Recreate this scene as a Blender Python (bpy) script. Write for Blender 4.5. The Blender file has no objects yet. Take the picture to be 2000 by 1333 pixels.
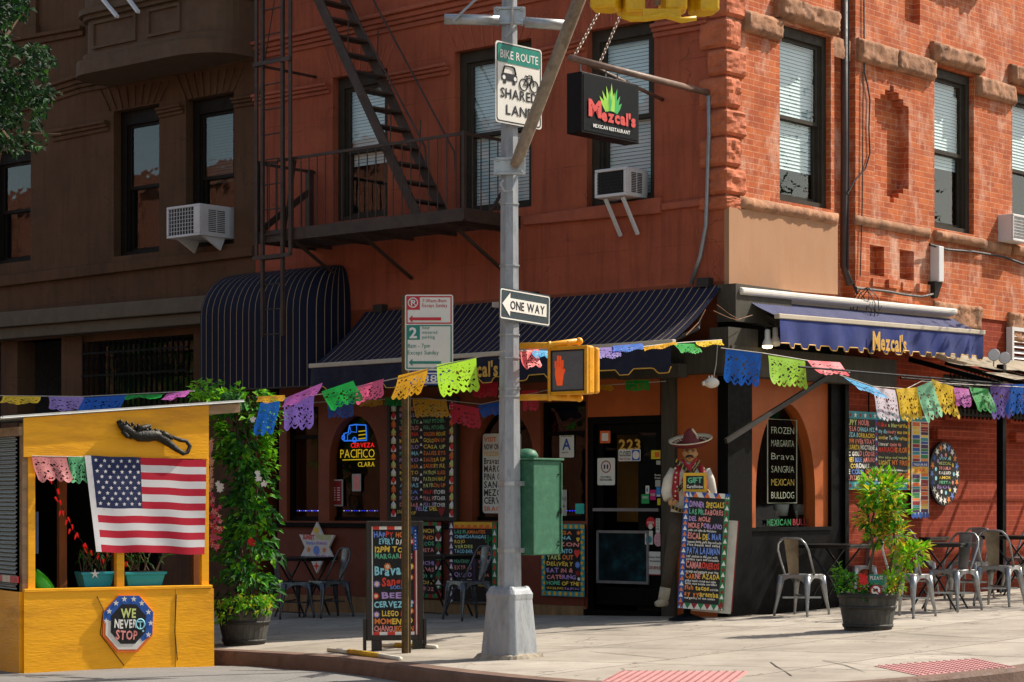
import bpy, bmesh, math, random
from mathutils import Matrix, Vector, noise
R_=math.radians
sc=bpy.context.scene
COL=sc.collection
# ------------------------------------------------------------------ camera
F=4235.0; CX=1000.0; HY=975.0; HC=1.303       # focal length and horizon in photo pixels, eye height
cam=bpy.data.cameras.new('camera'); camo=bpy.data.objects.new('camera',cam); COL.objects.link(camo)
camo.location=(0,0,HC); camo.rotation_euler=(R_(90),0,0)
cam.sensor_width=36; cam.lens=F/2000*36; cam.shift_y=(HY-666.5)/2000; cam.clip_end=2000; cam.clip_start=.1
sc.camera=camo
# ------------------------------------------------------------------ light
SUN_TRAVEL=Vector((-.318,-.135,-.355))
sun_from=-SUN_TRAVEL.normalized()
w=bpy.data.worlds.new('World'); sc.world=w; w.use_nodes=True
nt=w.node_tree; bg=nt.nodes['Background']
sky=nt.nodes.new('ShaderNodeTexSky'); sky.sky_type='NISHITA'; sky.sun_disc=False
sky.sun_elevation=math.asin(sun_from.z); sky.sun_rotation=math.atan2(sun_from.x,sun_from.y)
sky.air_density=1.0; sky.dust_density=1.5
tint=nt.nodes.new('ShaderNodeMixRGB'); tint.blend_type='MULTIPLY'; tint.inputs[0].default_value=1; tint.inputs[2].default_value=(1,.90,.77,1); nt.links.new(sky.outputs[0],tint.inputs[1]); nt.links.new(tint.outputs[0],bg.inputs[0]); bg.inputs[1].default_value=.15
sl=bpy.data.lights.new('sun','SUN'); sl.energy=4.3; sl.angle=R_(.53); sl.color=(1.0,.93,.82)
so=bpy.data.objects.new('sun',sl); COL.objects.link(so); so.rotation_euler=sun_from.to_track_quat('Z','Y').to_euler()
so.location=(10,10,30)
sc.view_settings.view_transform='Standard'; sc.view_settings.look='None'; sc.view_settings.exposure=.74; sc.view_settings.gamma=1
sc.render.engine='CYCLES'; sc.cycles.max_bounces=6; sc.cycles.transparent_max_bounces=12
# ------------------------------------------------------------------ frames
C0=(2.369,24.0)                                # foot of the building's corner
def gz(x,y): return .0325*(x-C0[0])-.0033*(y-C0[1])   # the pavement climbs gently to the right
class Fr:
    def __init__(s,o,a,z=0):
        s.o=o; s.a=R_(a); s.c=math.cos(s.a); s.s=math.sin(s.a)
        s.M=Matrix.Translation((o[0],o[1],z))@Matrix.Rotation(s.a,4,'Z')
    def l(s,x,y):
        x-=s.o[0]; y-=s.o[1]; return (x*s.c+y*s.s,-x*s.s+y*s.c)
    def p(s,u,v,off=0.):                       # photo direction met with the plane Y=-off of this frame
        t=(u-CX)/F; dY=-t*s.s+s.c; dX=t*s.c+s.s; oX,oY=s.l(0,0); k=(-off-oY)/dY
        return (oX+k*dX, HC+(HY-v)/F*k)
    def w(s,X,Y,Z=0): return s.M@Vector((X,Y,Z))
L=Fr(C0,-40.83); RR=Fr(C0,49.17)
I4=Matrix.Identity(4)
def G(u,v,dz=0.):
    t=(u-CX)/F; q=(HY-v)/F
    y=(HC+.0325*C0[0]-.0033*C0[1]-dz)/(.0325*t-.0033-q)
    return Vector((t*y,y,HC+q*y))
def P(u,v,y): return Vector(((u-CX)/F*y,y,HC+(HY-v)/F*y))
# ------------------------------------------------------------------ materials
def lin(h):
    if isinstance(h,str):
        c=[int(h[i:i+2],16)/255 for i in (0,2,4)]
        return tuple(x/12.92 if x<.04045 else ((x+.055)/1.055)**2.4 for x in c)
    return tuple(h)
MATS={}
class NT:
    def __init__(s,m): s.t=m.node_tree; s.n=s.t.nodes; s.b=s.n['Principled BSDF']
    def new(s,t,**k):
        n=s.n.new(t)
        for a,v in k.items(): setattr(n,a,v)
        return n
    def link(s,a,b): s.t.links.new(a,b)
    def coord(s,kind='Object'): return s.new('ShaderNodeTexCoord').outputs[kind]
    def noise(s,vec,scale,detail=4,rough=.6):
        n=s.new('ShaderNodeTexNoise'); n.inputs['Scale'].default_value=scale; n.inputs['Detail'].default_value=detail; n.inputs['Roughness'].default_value=rough
        if vec is not None: s.link(vec,n.inputs['Vector'])
        return n.outputs['Fac']
    def ramp(s,f,stops):
        n=s.new('ShaderNodeValToRGB'); e=n.color_ramp.elements
        while len(e)<len(stops): e.new(.5)
        for i,(p,c) in enumerate(stops):
            e[i].position=p; e[i].color=(*(c if isinstance(c,tuple) else (c,c,c)),1)
        s.link(f,n.inputs[0]); return n.outputs[0]
    def mix(s,f,a,b,mode='MIX'):
        n=s.new('ShaderNodeMixRGB',blend_type=mode)
        for i,x in ((0,f),(1,a),(2,b)):
            if hasattr(x,'is_linked'): s.link(x,n.inputs[i])
            elif i==0: n.inputs[0].default_value=x
            else: n.inputs[i].default_value=(*x,1)
        return n.outputs[0]
    def math(s,op,a,b=None):
        n=s.new('ShaderNodeMath',operation=op)
        for i,x in ((0,a),(1,b)):
            if x is None: continue
            if hasattr(x,'is_linked'): s.link(x,n.inputs[i])
            else: n.inputs[i].default_value=x
        return n.outputs[0]
    def mapping(s,vec,sc=(1,1,1),rot=(0,0,0),loc=(0,0,0)):
        n=s.new('ShaderNodeMapping'); n.inputs['Scale'].default_value=sc; n.inputs['Rotation'].default_value=rot; n.inputs['Location'].default_value=loc
        s.link(vec,n.inputs[0]); return n.outputs[0]
    def bump(s,h,st=.3,d=.01):
        n=s.new('ShaderNodeBump'); n.inputs['Strength'].default_value=st; n.inputs['Distance'].default_value=d
        s.link(h,n.inputs['Height']); s.link(n.outputs[0],s.b.inputs['Normal'])
def newmat(name):
    m=bpy.data.materials.new(name); m.use_nodes=True; MATS[name]=m; return m,NT(m)
def mat(name,col,rough=.65,metal=0,var=.25,scale=6,bump=.0,bscale=60,emit=0,spec=.4,dirt=None,dscale=2.5,damt=.5,trans=0,stretch=(1,1,1)):
    """plain painted / metal / cloth surface with wear: two noises vary the colour, an optional dirt colour lies in patches"""
    if name in MATS: return MATS[name]
    m,n=newmat(name); c=lin(col); b=n.b
    b.inputs['Roughness'].default_value=rough; b.inputs['Metallic'].default_value=metal; b.inputs['Specular IOR Level'].default_value=spec
    co=n.mapping(n.coord(),sc=stretch)
    a=tuple(x*(1-var) for x in c); d=tuple(min(1,x*(1+var)) for x in c)
    out=n.ramp(n.noise(co,scale,6,.65),[(.3,a),(.7,d)])
    if dirt:
        k=n.ramp(n.noise(co,dscale,8,.7),[(.5,0.),(.68,damt)])
        out=n.mix(k,out,lin(dirt))
    n.link(out,b.inputs['Base Color'])
    r=n.ramp(n.noise(co,scale*3,3),[(.3,max(.03,rough-.12)),(.7,min(1,rough+.12))]); n.link(r,b.inputs['Roughness'])
    if bump: n.bump(n.noise(co,bscale,5),bump,.01)
    if emit:
        b.inputs['Emission Color'].default_value=(*c,1); b.inputs['Emission Strength'].default_value=emit
    return m
def brick(name,c1,c2,mort,blotch=None,bamt=.5,scale=1.0,sq=(.215,.0677),mw=.011,bump=.5,damp=None):
    m,n=newmat(name); co=n.coord()
    sp=n.new('ShaderNodeSeparateXYZ'); n.link(co,sp.inputs[0]); cb=n.new('ShaderNodeCombineXYZ')
    n.link(n.math('ADD',sp.outputs[0],sp.outputs[1]),cb.inputs[0]); n.link(sp.outputs[2],cb.inputs[1])
    t=n.new('ShaderNodeTexBrick'); n.link(cb.outputs[0],t.inputs['Vector'])
    t.inputs['Scale'].default_value=1; t.inputs['Brick Width'].default_value=sq[0]; t.inputs['Row Height'].default_value=sq[1]
    t.inputs['Mortar Size'].default_value=mw*.5; t.inputs['Mortar Smooth'].default_value=.3; t.inputs['Bias'].default_value=-.1
    t.inputs['Color1'].default_value=(*lin(c1),1); t.inputs['Color2'].default_value=(*lin(c2),1); t.inputs['Mortar'].default_value=(*lin(mort),1)
    out=t.outputs['Color']
    out=n.mix(n.ramp(n.noise(co,14,6),[(.3,0.),(.75,.5)]),out,(.04,.015,.01),'SOFT_LIGHT')
    out=n.mix(n.ramp(n.noise(co,2.2,7,.75),[(.42,0.),(.70,.55)]),out,lin('7a3018'))
    if blotch:
        nz=n.noise(n.mapping(co,sc=(1,1,.55)),2.3,9,.75); out=n.mix(n.ramp(nz,[(.50,0.),(.66,bamt)]),out,lin(blotch))
    n.link(out,n.b.inputs['Base Color']); n.b.inputs['Roughness'].default_value=.85; n.b.inputs['Specular IOR Level'].default_value=.2
    h=n.math('ADD',n.math('MULTIPLY',t.outputs['Fac'],-1.0),n.math('MULTIPLY',n.noise(co,60,4),.35)); n.bump(h,bump,.008)
    return m
def glass(name,tint=(.55,.6,.6),refl=.16,rough=.02,dens=.75):
    m,n=newmat(name); tr=n.new('ShaderNodeBsdfTransparent'); tr.inputs[0].default_value=(*[x*dens for x in tint],1)
    gl=n.new('ShaderNodeBsdfGlossy'); gl.inputs['Roughness'].default_value=rough; gl.inputs[0].default_value=(.9,.93,.93,1)
    lw=n.new('ShaderNodeLayerWeight'); lw.inputs[0].default_value=.35
    f=n.math('ADD',n.math('MULTIPLY',lw.outputs['Facing'],.12),refl)
    bp=n.new('ShaderNodeBump'); bp.inputs['Strength'].default_value=.03; bp.inputs['Distance'].default_value=.05
    n.link(n.noise(n.coord(),3.0,2),bp.inputs['Height']); n.link(bp.outputs[0],gl.inputs['Normal'])
    mx=n.new('ShaderNodeMixShader'); n.link(f,mx.inputs[0]); n.link(tr.outputs[0],mx.inputs[1]); n.link(gl.outputs[0],mx.inputs[2])
    n.link(mx.outputs[0],n.n['Material Output'].inputs[0]); return m
def leafmat(name,col,tr=.35):
    m,n=newmat(name); c=lin(col); co=n.coord()
    out=n.ramp(n.noise(co,9,3),[(.3,tuple(x*.6 for x in c)),(.7,tuple(x*1.35 for x in c))])
    n.link(out,n.b.inputs['Base Color']); n.b.inputs['Roughness'].default_value=.6; n.b.inputs['Specular IOR Level'].default_value=.22
    t=n.new('ShaderNodeBsdfTranslucent'); n.link(n.mix(.5,out,(.35,.5,.05),'SOFT_LIGHT'),t.inputs[0])
    mx=n.new('ShaderNodeMixShader'); mx.inputs[0].default_value=tr
    n.link(n.b.outputs[0],mx.inputs[1]); n.link(t.outputs[0],mx.inputs[2]); n.link(mx.outputs[0],n.n['Material Output'].inputs[0]); return m
def lace(name,col):
    """thin plastic paper-cut banner: flower and lozenge holes cut through, light glows through the sheet"""
    name='paper_'+name
    if name in MATS: return MATS[name]
    m,n=newmat(name); c=lin(col); uv=n.coord('UV')
    v=n.new('ShaderNodeTexVoronoi',feature='F1'); v.inputs['Scale'].default_value=8.5; n.link(uv,v.inputs['Vector'])
    v2=n.new('ShaderNodeTexVoronoi',feature='F1'); v2.inputs['Scale'].default_value=17; n.link(uv,v2.inputs['Vector'])
    h=n.math('LESS_THAN',v.outputs['Distance'],.33); h2=n.math('LESS_THAN',v2.outputs['Distance'],.26)
    h=n.math('MAXIMUM',h,h2)
    s=n.new('ShaderNodeSeparateXYZ'); n.link(uv,s.inputs[0])
    inm=n.math('LESS_THAN',n.math('ABSOLUTE',n.math('SUBTRACT',s.outputs[0],.5)),.44)
    inm=n.math('MULTIPLY',inm,n.math('LESS_THAN',n.math('ABSOLUTE',n.math('SUBTRACT',s.outputs[1],.47)),.41))
    h=n.math('MULTIPLY',h,inm)
    b=n.b; b.inputs['Base Color'].default_value=(*c,1); b.inputs['Roughness'].default_value=.5
    t=n.new('ShaderNodeBsdfTranslucent'); t.inputs[0].default_value=(*c,1)
    mx=n.new('ShaderNodeMixShader'); mx.inputs[0].default_value=.45; n.link(b.outputs[0],mx.inputs[1]); n.link(t.outputs[0],mx.inputs[2])
    tr=n.new('ShaderNodeBsdfTransparent'); m2=n.new('ShaderNodeMixShader'); n.link(h,m2.inputs[0]); n.link(mx.outputs[0],m2.inputs[1]); n.link(tr.outputs[0],m2.inputs[2])
    n.link(m2.outputs[0],n.n['Material Output'].inputs[0]); return m
# ------------------------------------------------------------------ mesh building
SPLIT={'stone','belt_course','shop_window','window_frame','voussoir','clamp','cross_pipe','tie_rod','strap','folding_arm','hanger','bracket','window_bars','brick_sill','stair_stringer','stair_tread','handrail','side_frame','fascia_beam','leg','lower_panel','rail','brace','strut','pilaster','stringer'}
WM={}                                          # world matrix of every object made here
class MB:
    def __init__(s,M=I4): s.M=M; s.v=[]; s.f=[]; s.m=[]; s.mi=0; s.sm=[]; s.smooth=False; s.uv=[]
    def add(s,vs,fs):
        b=len(s.v); s.v+=[s.M@Vector(p) for p in vs]
        for f in fs: s.f.append([b+i for i in f]); s.m.append(s.mi); s.sm.append(s.smooth)
        return s
    def box(s,x0,y0,z0,x1,y1,z1):
        return s.hexa([(x0,y0,z0),(x1,y0,z0),(x1,y1,z0),(x0,y1,z0),(x0,y0,z1),(x1,y0,z1),(x1,y1,z1),(x0,y1,z1)])
    def hexa(s,p): return s.add(p,[(0,3,2,1),(4,5,6,7),(0,1,5,4),(1,2,6,5),(2,3,7,6),(3,0,4,7)])
    def cbox(s,c,d): return s.box(c[0]-d[0]/2,c[1]-d[1]/2,c[2]-d[2]/2,c[0]+d[0]/2,c[1]+d[1]/2,c[2]+d[2]/2)
    def prism(s,poly,y0,y1):                   # polygon in X-Z pushed along Y
        n=len(poly); vs=[(x,y0,z) for x,z in poly]+[(x,y1,z) for x,z in poly]
        return s.add(vs,[list(range(n)),list(range(2*n-1,n-1,-1))]+[(i,(i+1)%n+0,(i+1)%n+n,i+n) for i in range(n)])
    def slab(s,poly,z0,z1):                    # polygon in X-Y pushed along Z
        n=len(poly); vs=[(x,y,z0) for x,y in poly]+[(x,y,z1) for x,y in poly]
        return s.add(vs,[list(range(n)),list(range(2*n-1,n-1,-1))]+[(i,(i+1)%n,(i+1)%n+n,i+n) for i in range(n)])
    def quad(s,*p): return s.add(p,[tuple(range(len(p)))])
    def rect(s,x0,z0,x1,z1,y=0): return s.quad((x0,y,z0),(x1,y,z0),(x1,y,z1),(x0,y,z1))
    def tube(s,pts,r,n=8,cap=True,closed=False):
        pts=[Vector(p) for p in pts]; k=len(pts); rs=r if isinstance(r,(list,tuple)) else [r]*k
        vs=[]; up=None
        for i,p in enumerate(pts):
            a=pts[i-1] if (i or closed) else p; c=pts[(i+1)%k] if (i<k-1 or closed) else p
            d=(c-a).normalized() if (c-a).length>1e-9 else Vector((0,0,1))
            if up is None:
                up=Vector((0,0,1)) if abs(d.z)<.9 else Vector((1,0,0))
            x=up.cross(d).normalized(); up=d.cross(x).normalized()
            for j in range(n):
                t=2*math.pi*j/n; vs.append(p+x*(math.cos(t)*rs[i])+up*(math.sin(t)*rs[i]))
        fs=[]
        for i in range(k if closed else k-1):
            o=i*n; q=((i+1)%k)*n
            for j in range(n): fs.append((o+j,o+(j+1)%n,q+(j+1)%n,q+j))
        if cap and not closed: fs+= [list(range(n-1,-1,-1)),list(range((k-1)*n,k*n))]
        sm=s.smooth; s.smooth=n>=7; s.add(vs,fs); s.smooth=sm; return s
    def beam(s,p,q,w,h,up=(0,0,1)):            # rectangular bar between two points
        p=Vector(p); q=Vector(q); d=(q-p).normalized(); u=Vector(up)
        if abs(d.dot(u))>.98: u=Vector((1,0,0))
        x=d.cross(u).normalized()*w/2; z=x.cross(d).normalized()*h/2
        return s.hexa([p-x-z,p+x-z,q+x-z,q-x-z,p-x+z,p+x+z,q+x+z,q-x+z])
    def lathe(s,prof,c=(0,0,0),n=20,cap=True,ph=0):
        vs=[(c[0]+r*math.cos(2*math.pi*j/n+ph),c[1]+r*math.sin(2*math.pi*j/n+ph),c[2]+z) for r,z in prof for j in range(n)]
        fs=[(i*n+j,i*n+(j+1)%n,(i+1)*n+(j+1)%n,(i+1)*n+j) for i in range(len(prof)-1) for j in range(n)]
        if cap: fs+=[list(range(n-1,-1,-1)),list(range((len(prof)-1)*n,len(prof)*n))]
        sm=s.smooth; s.smooth=n>=12; s.add(vs,fs); s.smooth=sm; return s
    def ball(s,c,r,n=10,m=7):
        r=r if isinstance(r,(list,tuple)) else (r,r,r)
        vs=[]; fs=[]
        for i in range(m+1):
            t=math.pi*i/m
            for j in range(n):
                a=2*math.pi*j/n; vs.append((c[0]+r[0]*math.sin(t)*math.cos(a),c[1]+r[1]*math.sin(t)*math.sin(a),c[2]+r[2]*math.cos(t)))
        for i in range(m):
            for j in range(n): fs.append((i*n+j,(i+1)*n+j,(i+1)*n+(j+1)%n,i*n+(j+1)%n))
        sm=s.smooth; s.smooth=True; s.add(vs,fs); s.smooth=sm; return s
    def grid(s,nx,ny,fn,uv=False):
        b=len(s.f); s.add([fn(i/nx,j/ny) for j in range(ny+1) for i in range(nx+1)],[(j*(nx+1)+i,j*(nx+1)+i+1,(j+1)*(nx+1)+i+1,(j+1)*(nx+1)+i) for j in range(ny) for i in range(nx)])
        if uv:
            for j in range(ny):
                for i in range(nx): s.uv.append([(i/nx,j/ny),((i+1)/nx,j/ny),((i+1)/nx,(j+1)/ny),(i/nx,(j+1)/ny)])
        return s
    def build(s,name,mats,parent=None,org=None,bevel=0,label=None,fix=True):
        if name in SPLIT and not s.uv:
            ps=s.pieces()
            if len(ps)>1: return [q.build1(name,mats,parent,org,bevel,label,fix) for q in ps][0]
        return s.build1(name,mats,parent,org,bevel,label,fix)
    def pieces(s,eps=.012):
        # pieces that touch nothing else become parts of their own
        n=len(s.v); pa=list(range(n))
        def find(i):
            while pa[i]!=i: pa[i]=pa[pa[i]]; i=pa[i]
            return i
        for f in s.f:
            for i in f[1:]: pa[find(i)]=find(f[0])
        cs={}
        for i in range(n): cs.setdefault(find(i),[]).append(i)
        bb=[[[min(s.v[i][k] for i in c)-eps for k in range(3)],[max(s.v[i][k] for i in c)+eps for k in range(3)],r] for r,c in cs.items()]
        for a in range(len(bb)):
            for b in range(a):
                if all(bb[a][0][k]<=bb[b][1][k] and bb[b][0][k]<=bb[a][1][k] for k in range(3)): pa[find(bb[a][2])]=find(bb[b][2])
        gs={}
        for fi,f in enumerate(s.f): gs.setdefault(find(f[0]),[]).append(fi)
        out=[]
        for fl in gs.values():
            q=MB(); mp={}
            for fi in fl:
                q.f.append([mp.setdefault(i,len(mp)) for i in s.f[fi]]); q.m.append(s.m[fi]); q.sm.append(s.sm[fi])
            q.v=[None]*len(mp)
            for i,j in mp.items(): q.v[j]=s.v[i]
            out.append(q)
        return out
    def build1(s,name,mats,parent=None,org=None,bevel=0,label=None,fix=True):
        me=bpy.data.meshes.new(name)
        if org is None:
            org=WM[parent.name] if parent else I4
        inv=org.inverted(); me.from_pydata([inv@p for p in s.v],[],s.f)
        for m in (mats if isinstance(mats,(list,tuple)) else [mats]): me.materials.append(MATS[m] if isinstance(m,str) else m)
        me.polygons.foreach_set('material_index',s.m); me.polygons.foreach_set('use_smooth',s.sm)
        if s.uv:
            ul=me.uv_layers.new(name='UVMap'); k=0
            for f in s.uv:
                for t in f: ul.data[k].uv=t; k+=1
        elif fix:
            bm=bmesh.new(); bm.from_mesh(me); bmesh.ops.recalc_face_normals(bm,faces=bm.faces); bm.to_mesh(me); bm.free()
        me.update()
        o=bpy.data.objects.new(name,me); COL.objects.link(o); WM[o.name]=org.copy()
        if parent:
            o.parent=parent; o.matrix_basis=WM[parent.name].inverted()@org
        else: o.matrix_basis=org
        if bevel:
            b=o.modifiers.new('bevel','BEVEL'); b.width=bevel; b.segments=2; b.limit_method='ANGLE'; b.angle_limit=R_(40)
        if label: o['label']=label
        return o
def tag(o,label,cat,group=None,kind=None):
    o['label']=label; o['category']=cat
    if group: o['group']=group
    if kind: o['kind']=kind
    return o
def thing(name,label,cat,M=I4,group=None):
    o=bpy.data.objects.new(name,None); COL.objects.link(o); o.empty_display_size=.1; o.matrix_basis=M; WM[o.name]=M.copy()
    return tag(o,label,cat,group)
def struct(o): o['kind']='structure'; return o
def at(M,x,y,z): return M@Matrix.Translation((x,y,z))
def copy_tree(o,parent=None,M=None):
    c=o.copy(); COL.objects.link(c)
    if parent: c.parent=parent
    if M is not None: c.matrix_basis=M; WM[c.name]=M.copy()
    for ch in list(o.children): copy_tree(ch,c)
    return c
# ------------------------------------------------------------------ lettering
GL={}
def glyph(ch,bold):
    k=(ch,bold)
    if k not in GL:
        cu=bpy.data.curves.new('t','FONT'); cu.body=ch; cu.offset=bold; cu.resolution_u=2; cu.fill_mode='FRONT'
        ob=bpy.data.objects.new('t',cu); COL.objects.link(ob); bpy.context.view_layer.update()
        me=bpy.data.meshes.new_from_object(ob.evaluated_get(bpy.context.evaluated_depsgraph_get()))
        vs=[(v.co.x,v.co.y) for v in me.vertices]; fs=[tuple(p.vertices) for p in me.polygons]
        if vs:
            x0=min(v[0] for v in vs); x1=max(v[0] for v in vs); vs=[(a-x0,b) for a,b in vs]; wd=x1-x0
        else: wd=.3
        bpy.data.objects.remove(ob); bpy.data.curves.remove(cu); bpy.data.meshes.remove(me)
        GL[k]=(vs,fs,wd)
    return GL[k]
def text(mb,s,x0,x1,z,h,y=-.004,mi=0,bold=.012,gap=.09,just='fit',jit=0.,rng=None,mis=None,slope=0.):
    """letters of cap height h on the plane Y=y, squeezed between x0 and x1 (fit) or centred (c) or from the left (l)"""
    sc_=h/.73; tot=0; gs=[]
    for ch in s:
        if ch==' ': gs.append((None,tot)); tot+=.34; continue
        g=glyph(ch,bold); gs.append((g,tot)); tot+=g[2]+gap
    tot-=gap
    wd=x1-x0; sx=sc_
    if just=='fit' or tot*sc_>wd: sx=wd/tot
    xs=x0 if just!='c' else (x0+x1-tot*sx)/2
    for i,(g,o) in enumerate(gs):
        if g is None: continue
        mb.mi=(mis[i%len(mis)] if mis else mi)
        dz=(rng.uniform(-jit,jit)*h if rng else 0); k=1+(rng.uniform(-jit,jit) if rng else 0)
        an=rng.uniform(-1.6,1.6)*jit if rng else 0; ca,sa=math.cos(an),math.sin(an); hw=g[2]/2
        mb.add([(xs+(o+hw+((a-hw)*ca-(b-.35)*sa)*k)*sx,y,z+(.35+(a-hw)*sa+(b-.35)*ca)*sc_*k+dz+slope*(xs+o*sx-x0)) for a,b in g[0]],g[1])
def star(mb,x,z,r,y,n=5,inner=.4,rot=0,mi=None):
    if mi is not None: mb.mi=mi
    p=[(x+(r if i%2==0 else r*inner)*math.sin(math.pi*i/n+rot),y,z+(r if i%2==0 else r*inner)*math.cos(math.pi*i/n+rot)) for i in range(2*n)]
    mb.add([(x,y,z)]+p,[(0,1+i,1+(i+1)%(2*n)) for i in range(2*n)])
def disc(mb,x,z,r,y,n=14,mi=None,rz=None):
    if mi is not None: mb.mi=mi
    rz=rz or r
    mb.add([(x+r*math.cos(2*math.pi*i/n),y,z+rz*math.sin(2*math.pi*i/n)) for i in range(n)],[tuple(range(n))])
# ================================================================== materials of the place
def stucco(name,col,dark,pale,jw=1.55,jh=.52):
    # lime render over stone courses: faint ruled joints, rain streaks, patches of fresher paint
    m,n=newmat(name); c=lin(col); co=n.coord()
    out=n.ramp(n.noise(co,1.3,7,.7),[(.28,tuple(x*.74 for x in c)),(.72,tuple(x*1.2 for x in c))])
    st=n.noise(n.mapping(co,sc=(3.2,3.2,.22)),2.6,7,.75); out=n.mix(n.ramp(st,[(.48,0.),(.72,.62)]),out,lin(dark))
    out=n.mix(n.ramp(n.noise(co,.8,2,.4),[(.56,0.),(.60,.35)]),out,lin(pale))
    out=n.mix(n.ramp(n.noise(co,26,5,.8),[(.58,0.),(.72,.4)]),out,lin(dark))
    sp=n.new('ShaderNodeSeparateXYZ'); n.link(co,sp.inputs[0]); cb=n.new('ShaderNodeCombineXYZ'); n.link(sp.outputs[0],cb.inputs[0]); n.link(sp.outputs[2],cb.inputs[1])
    bt=n.new('ShaderNodeTexBrick'); bt.inputs['Scale'].default_value=1; bt.inputs['Brick Width'].default_value=jw; bt.inputs['Row Height'].default_value=jh; bt.inputs['Mortar Size'].default_value=.005; bt.inputs['Mortar Smooth'].default_value=.5; n.link(cb.outputs[0],bt.inputs['Vector'])
    jm=n.math('MULTIPLY',bt.outputs['Fac'],n.ramp(n.noise(co,1.7,3),[(.42,0.),(.6,.55)])); out=n.mix(jm,out,lin(dark))
    vo=n.new('ShaderNodeTexVoronoi',feature='DISTANCE_TO_EDGE'); vo.inputs['Scale'].default_value=.55; wm=n.new('ShaderNodeVectorMath',operation='MULTIPLY_ADD'); wn=n.new('ShaderNodeTexNoise'); wn.inputs['Scale'].default_value=2.5; wn.inputs['Detail'].default_value=6; n.link(co,wn.inputs['Vector']); n.link(wn.outputs['Color'],wm.inputs[0]); wm.inputs[1].default_value=(.8,.8,.8); n.link(co,wm.inputs[2]); n.link(wm.outputs[0],vo.inputs['Vector'])
    cr=n.math('MULTIPLY',n.math('LESS_THAN',vo.outputs['Distance'],.004),n.ramp(n.noise(co,.9,2),[(.5,0.),(.55,.5)])); out=n.mix(cr,out,lin(dark))
    n.link(out,n.b.inputs['Base Color']); n.b.inputs['Roughness'].default_value=.85; n.b.inputs['Specular IOR Level'].default_value=.2
    h=n.math('ADD',n.noise(co,45,5),n.math('MULTIPLY',n.noise(co,4,4),1.5)); h=n.math('SUBTRACT',h,n.math('MULTIPLY',jm,.8)); n.bump(h,.45,.012)
stucco('stucco_red','a0533a','5e3022','b0623f')
mat('stucco_trim','a0543a',.8,var=.14,scale=5,bump=.3,bscale=50,dirt='6e3322',dscale=3,damt=.35)
stucco('brownstone','5a402c','3a291c','664b36')
mat('brownstone_light','5a4431',.85,var=.15,scale=3,bump=.3)
mat('cornice_grey','5c5140',.8,var=.15,scale=3)
mat('beige_panel','a67a58',.85,var=.08,scale=2,bump=.2,bscale=60,dirt='a07654',dscale=2.2,damt=.4,stretch=(1,1,.3))
mat('quoin_paint','b3623f',.9,var=.2,scale=5,bump=.6,bscale=22,dirt='8f5034',dscale=3,damt=.5)
mat('rock_stone','9c6f50',.95,var=.35,scale=4,bump=1,bscale=16,dirt='5a3e2c',dscale=3.0,damt=.8)
mat('smooth_stone','a07c5e',.9,var=.18,scale=4,bump=.4,bscale=40,dirt='6f533d',dscale=3,damt=.6)
brick('brick_orange','c9713f','ae5733','cf9a76',blotch='dcbca4',bamt=.6,mw=.010)
brick('brick_painted','93391f','85311b','b35c3c',scale=1,mw=.009,bump=.6)
mat('window_casing','39332a',.6,var=.2,scale=6,spec=.15)
mat('window_dark','1c1813',.6,var=.2,spec=.12)
mat('blind_white','dfe3df',.6,var=.04)
mat('blind_dark','3a3f3c',.6,var=.1)
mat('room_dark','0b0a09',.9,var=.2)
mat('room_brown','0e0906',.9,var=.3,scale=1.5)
glass('glass_upper',refl=.05,dens=1.5); glass('glass_shop',refl=.01,dens=1.3)
mat('store_brown','7a3a1c',.6,var=.15,scale=2.5,bump=.15,dirt='5a2a16',dscale=1.5,damt=.4)
mat('store_orange','a8541f',.6,var=.12,scale=2.5,bump=.15,dirt='86421a',dscale=1.5,damt=.35)
mat('dado_red','6a2e1a',.6,var=.15,scale=3,bump=.15,dirt='4e2214',damt=.4)
mat('plinth_tan','8a6a45',.8,var=.25,scale=4,bump=.3,dirt='5c452d',damt=.6,stretch=(3,3,1))
mat('black_paint','050505',.55,var=.3,scale=5,bump=.1,spec=.10,dirt='0d0c0b',dscale=2,damt=.5)
mat('wood_grey','403a2e',.75,var=.3,scale=4,bump=.4,stretch=(6,6,.6))
mat('steel_grey','8d8f90',.4,metal=.6,var=.15)
mat('lead_pipe','3b2f29',.6,var=.3,scale=5)
mat('cable_black','151312',.6)
# ================================================================== ground
m,n=newmat('pavement'); co=n.coord()
base=n.ramp(n.noise(co,1.1,8,.7),[(.3,lin('8e867a')),(.7,lin('b9afa0'))])
base=n.mix(n.ramp(n.noise(co,70,4),[(.35,0.),(.75,.35)]),base,lin('7d7264'))
base=n.mix(n.ramp(n.noise(co,2.6,9,.75),[(.52,0.),(.70,.6)]),base,lin('7f7363'))
base=n.mix(n.ramp(n.noise(co,9,3,.6),[(.66,0.),(.72,.55)]),base,lin('6e6558'))
vo=n.new('ShaderNodeTexVoronoi',feature='DISTANCE_TO_EDGE'); vo.inputs['Scale'].default_value=.42; wn=n.new('ShaderNodeTexNoise'); wn.inputs['Scale'].default_value=2.2; wn.inputs['Detail'].default_value=6; n.link(co,wn.inputs['Vector']); wm=n.new('ShaderNodeVectorMath',operation='MULTIPLY_ADD'); n.link(wn.outputs['Color'],wm.inputs[0]); wm.inputs[1].default_value=(.9,.9,0); n.link(co,wm.inputs[2]); n.link(wm.outputs[0],vo.inputs['Vector'])
base=n.mix(n.math('MULTIPLY',n.math('LESS_THAN',vo.outputs['Distance'],.0035),.6),base,lin('4a4238'))
vs_=n.new('ShaderNodeTexVoronoi'); vs_.inputs['Scale'].default_value=3.2; n.link(co,vs_.inputs['Vector'])
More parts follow.
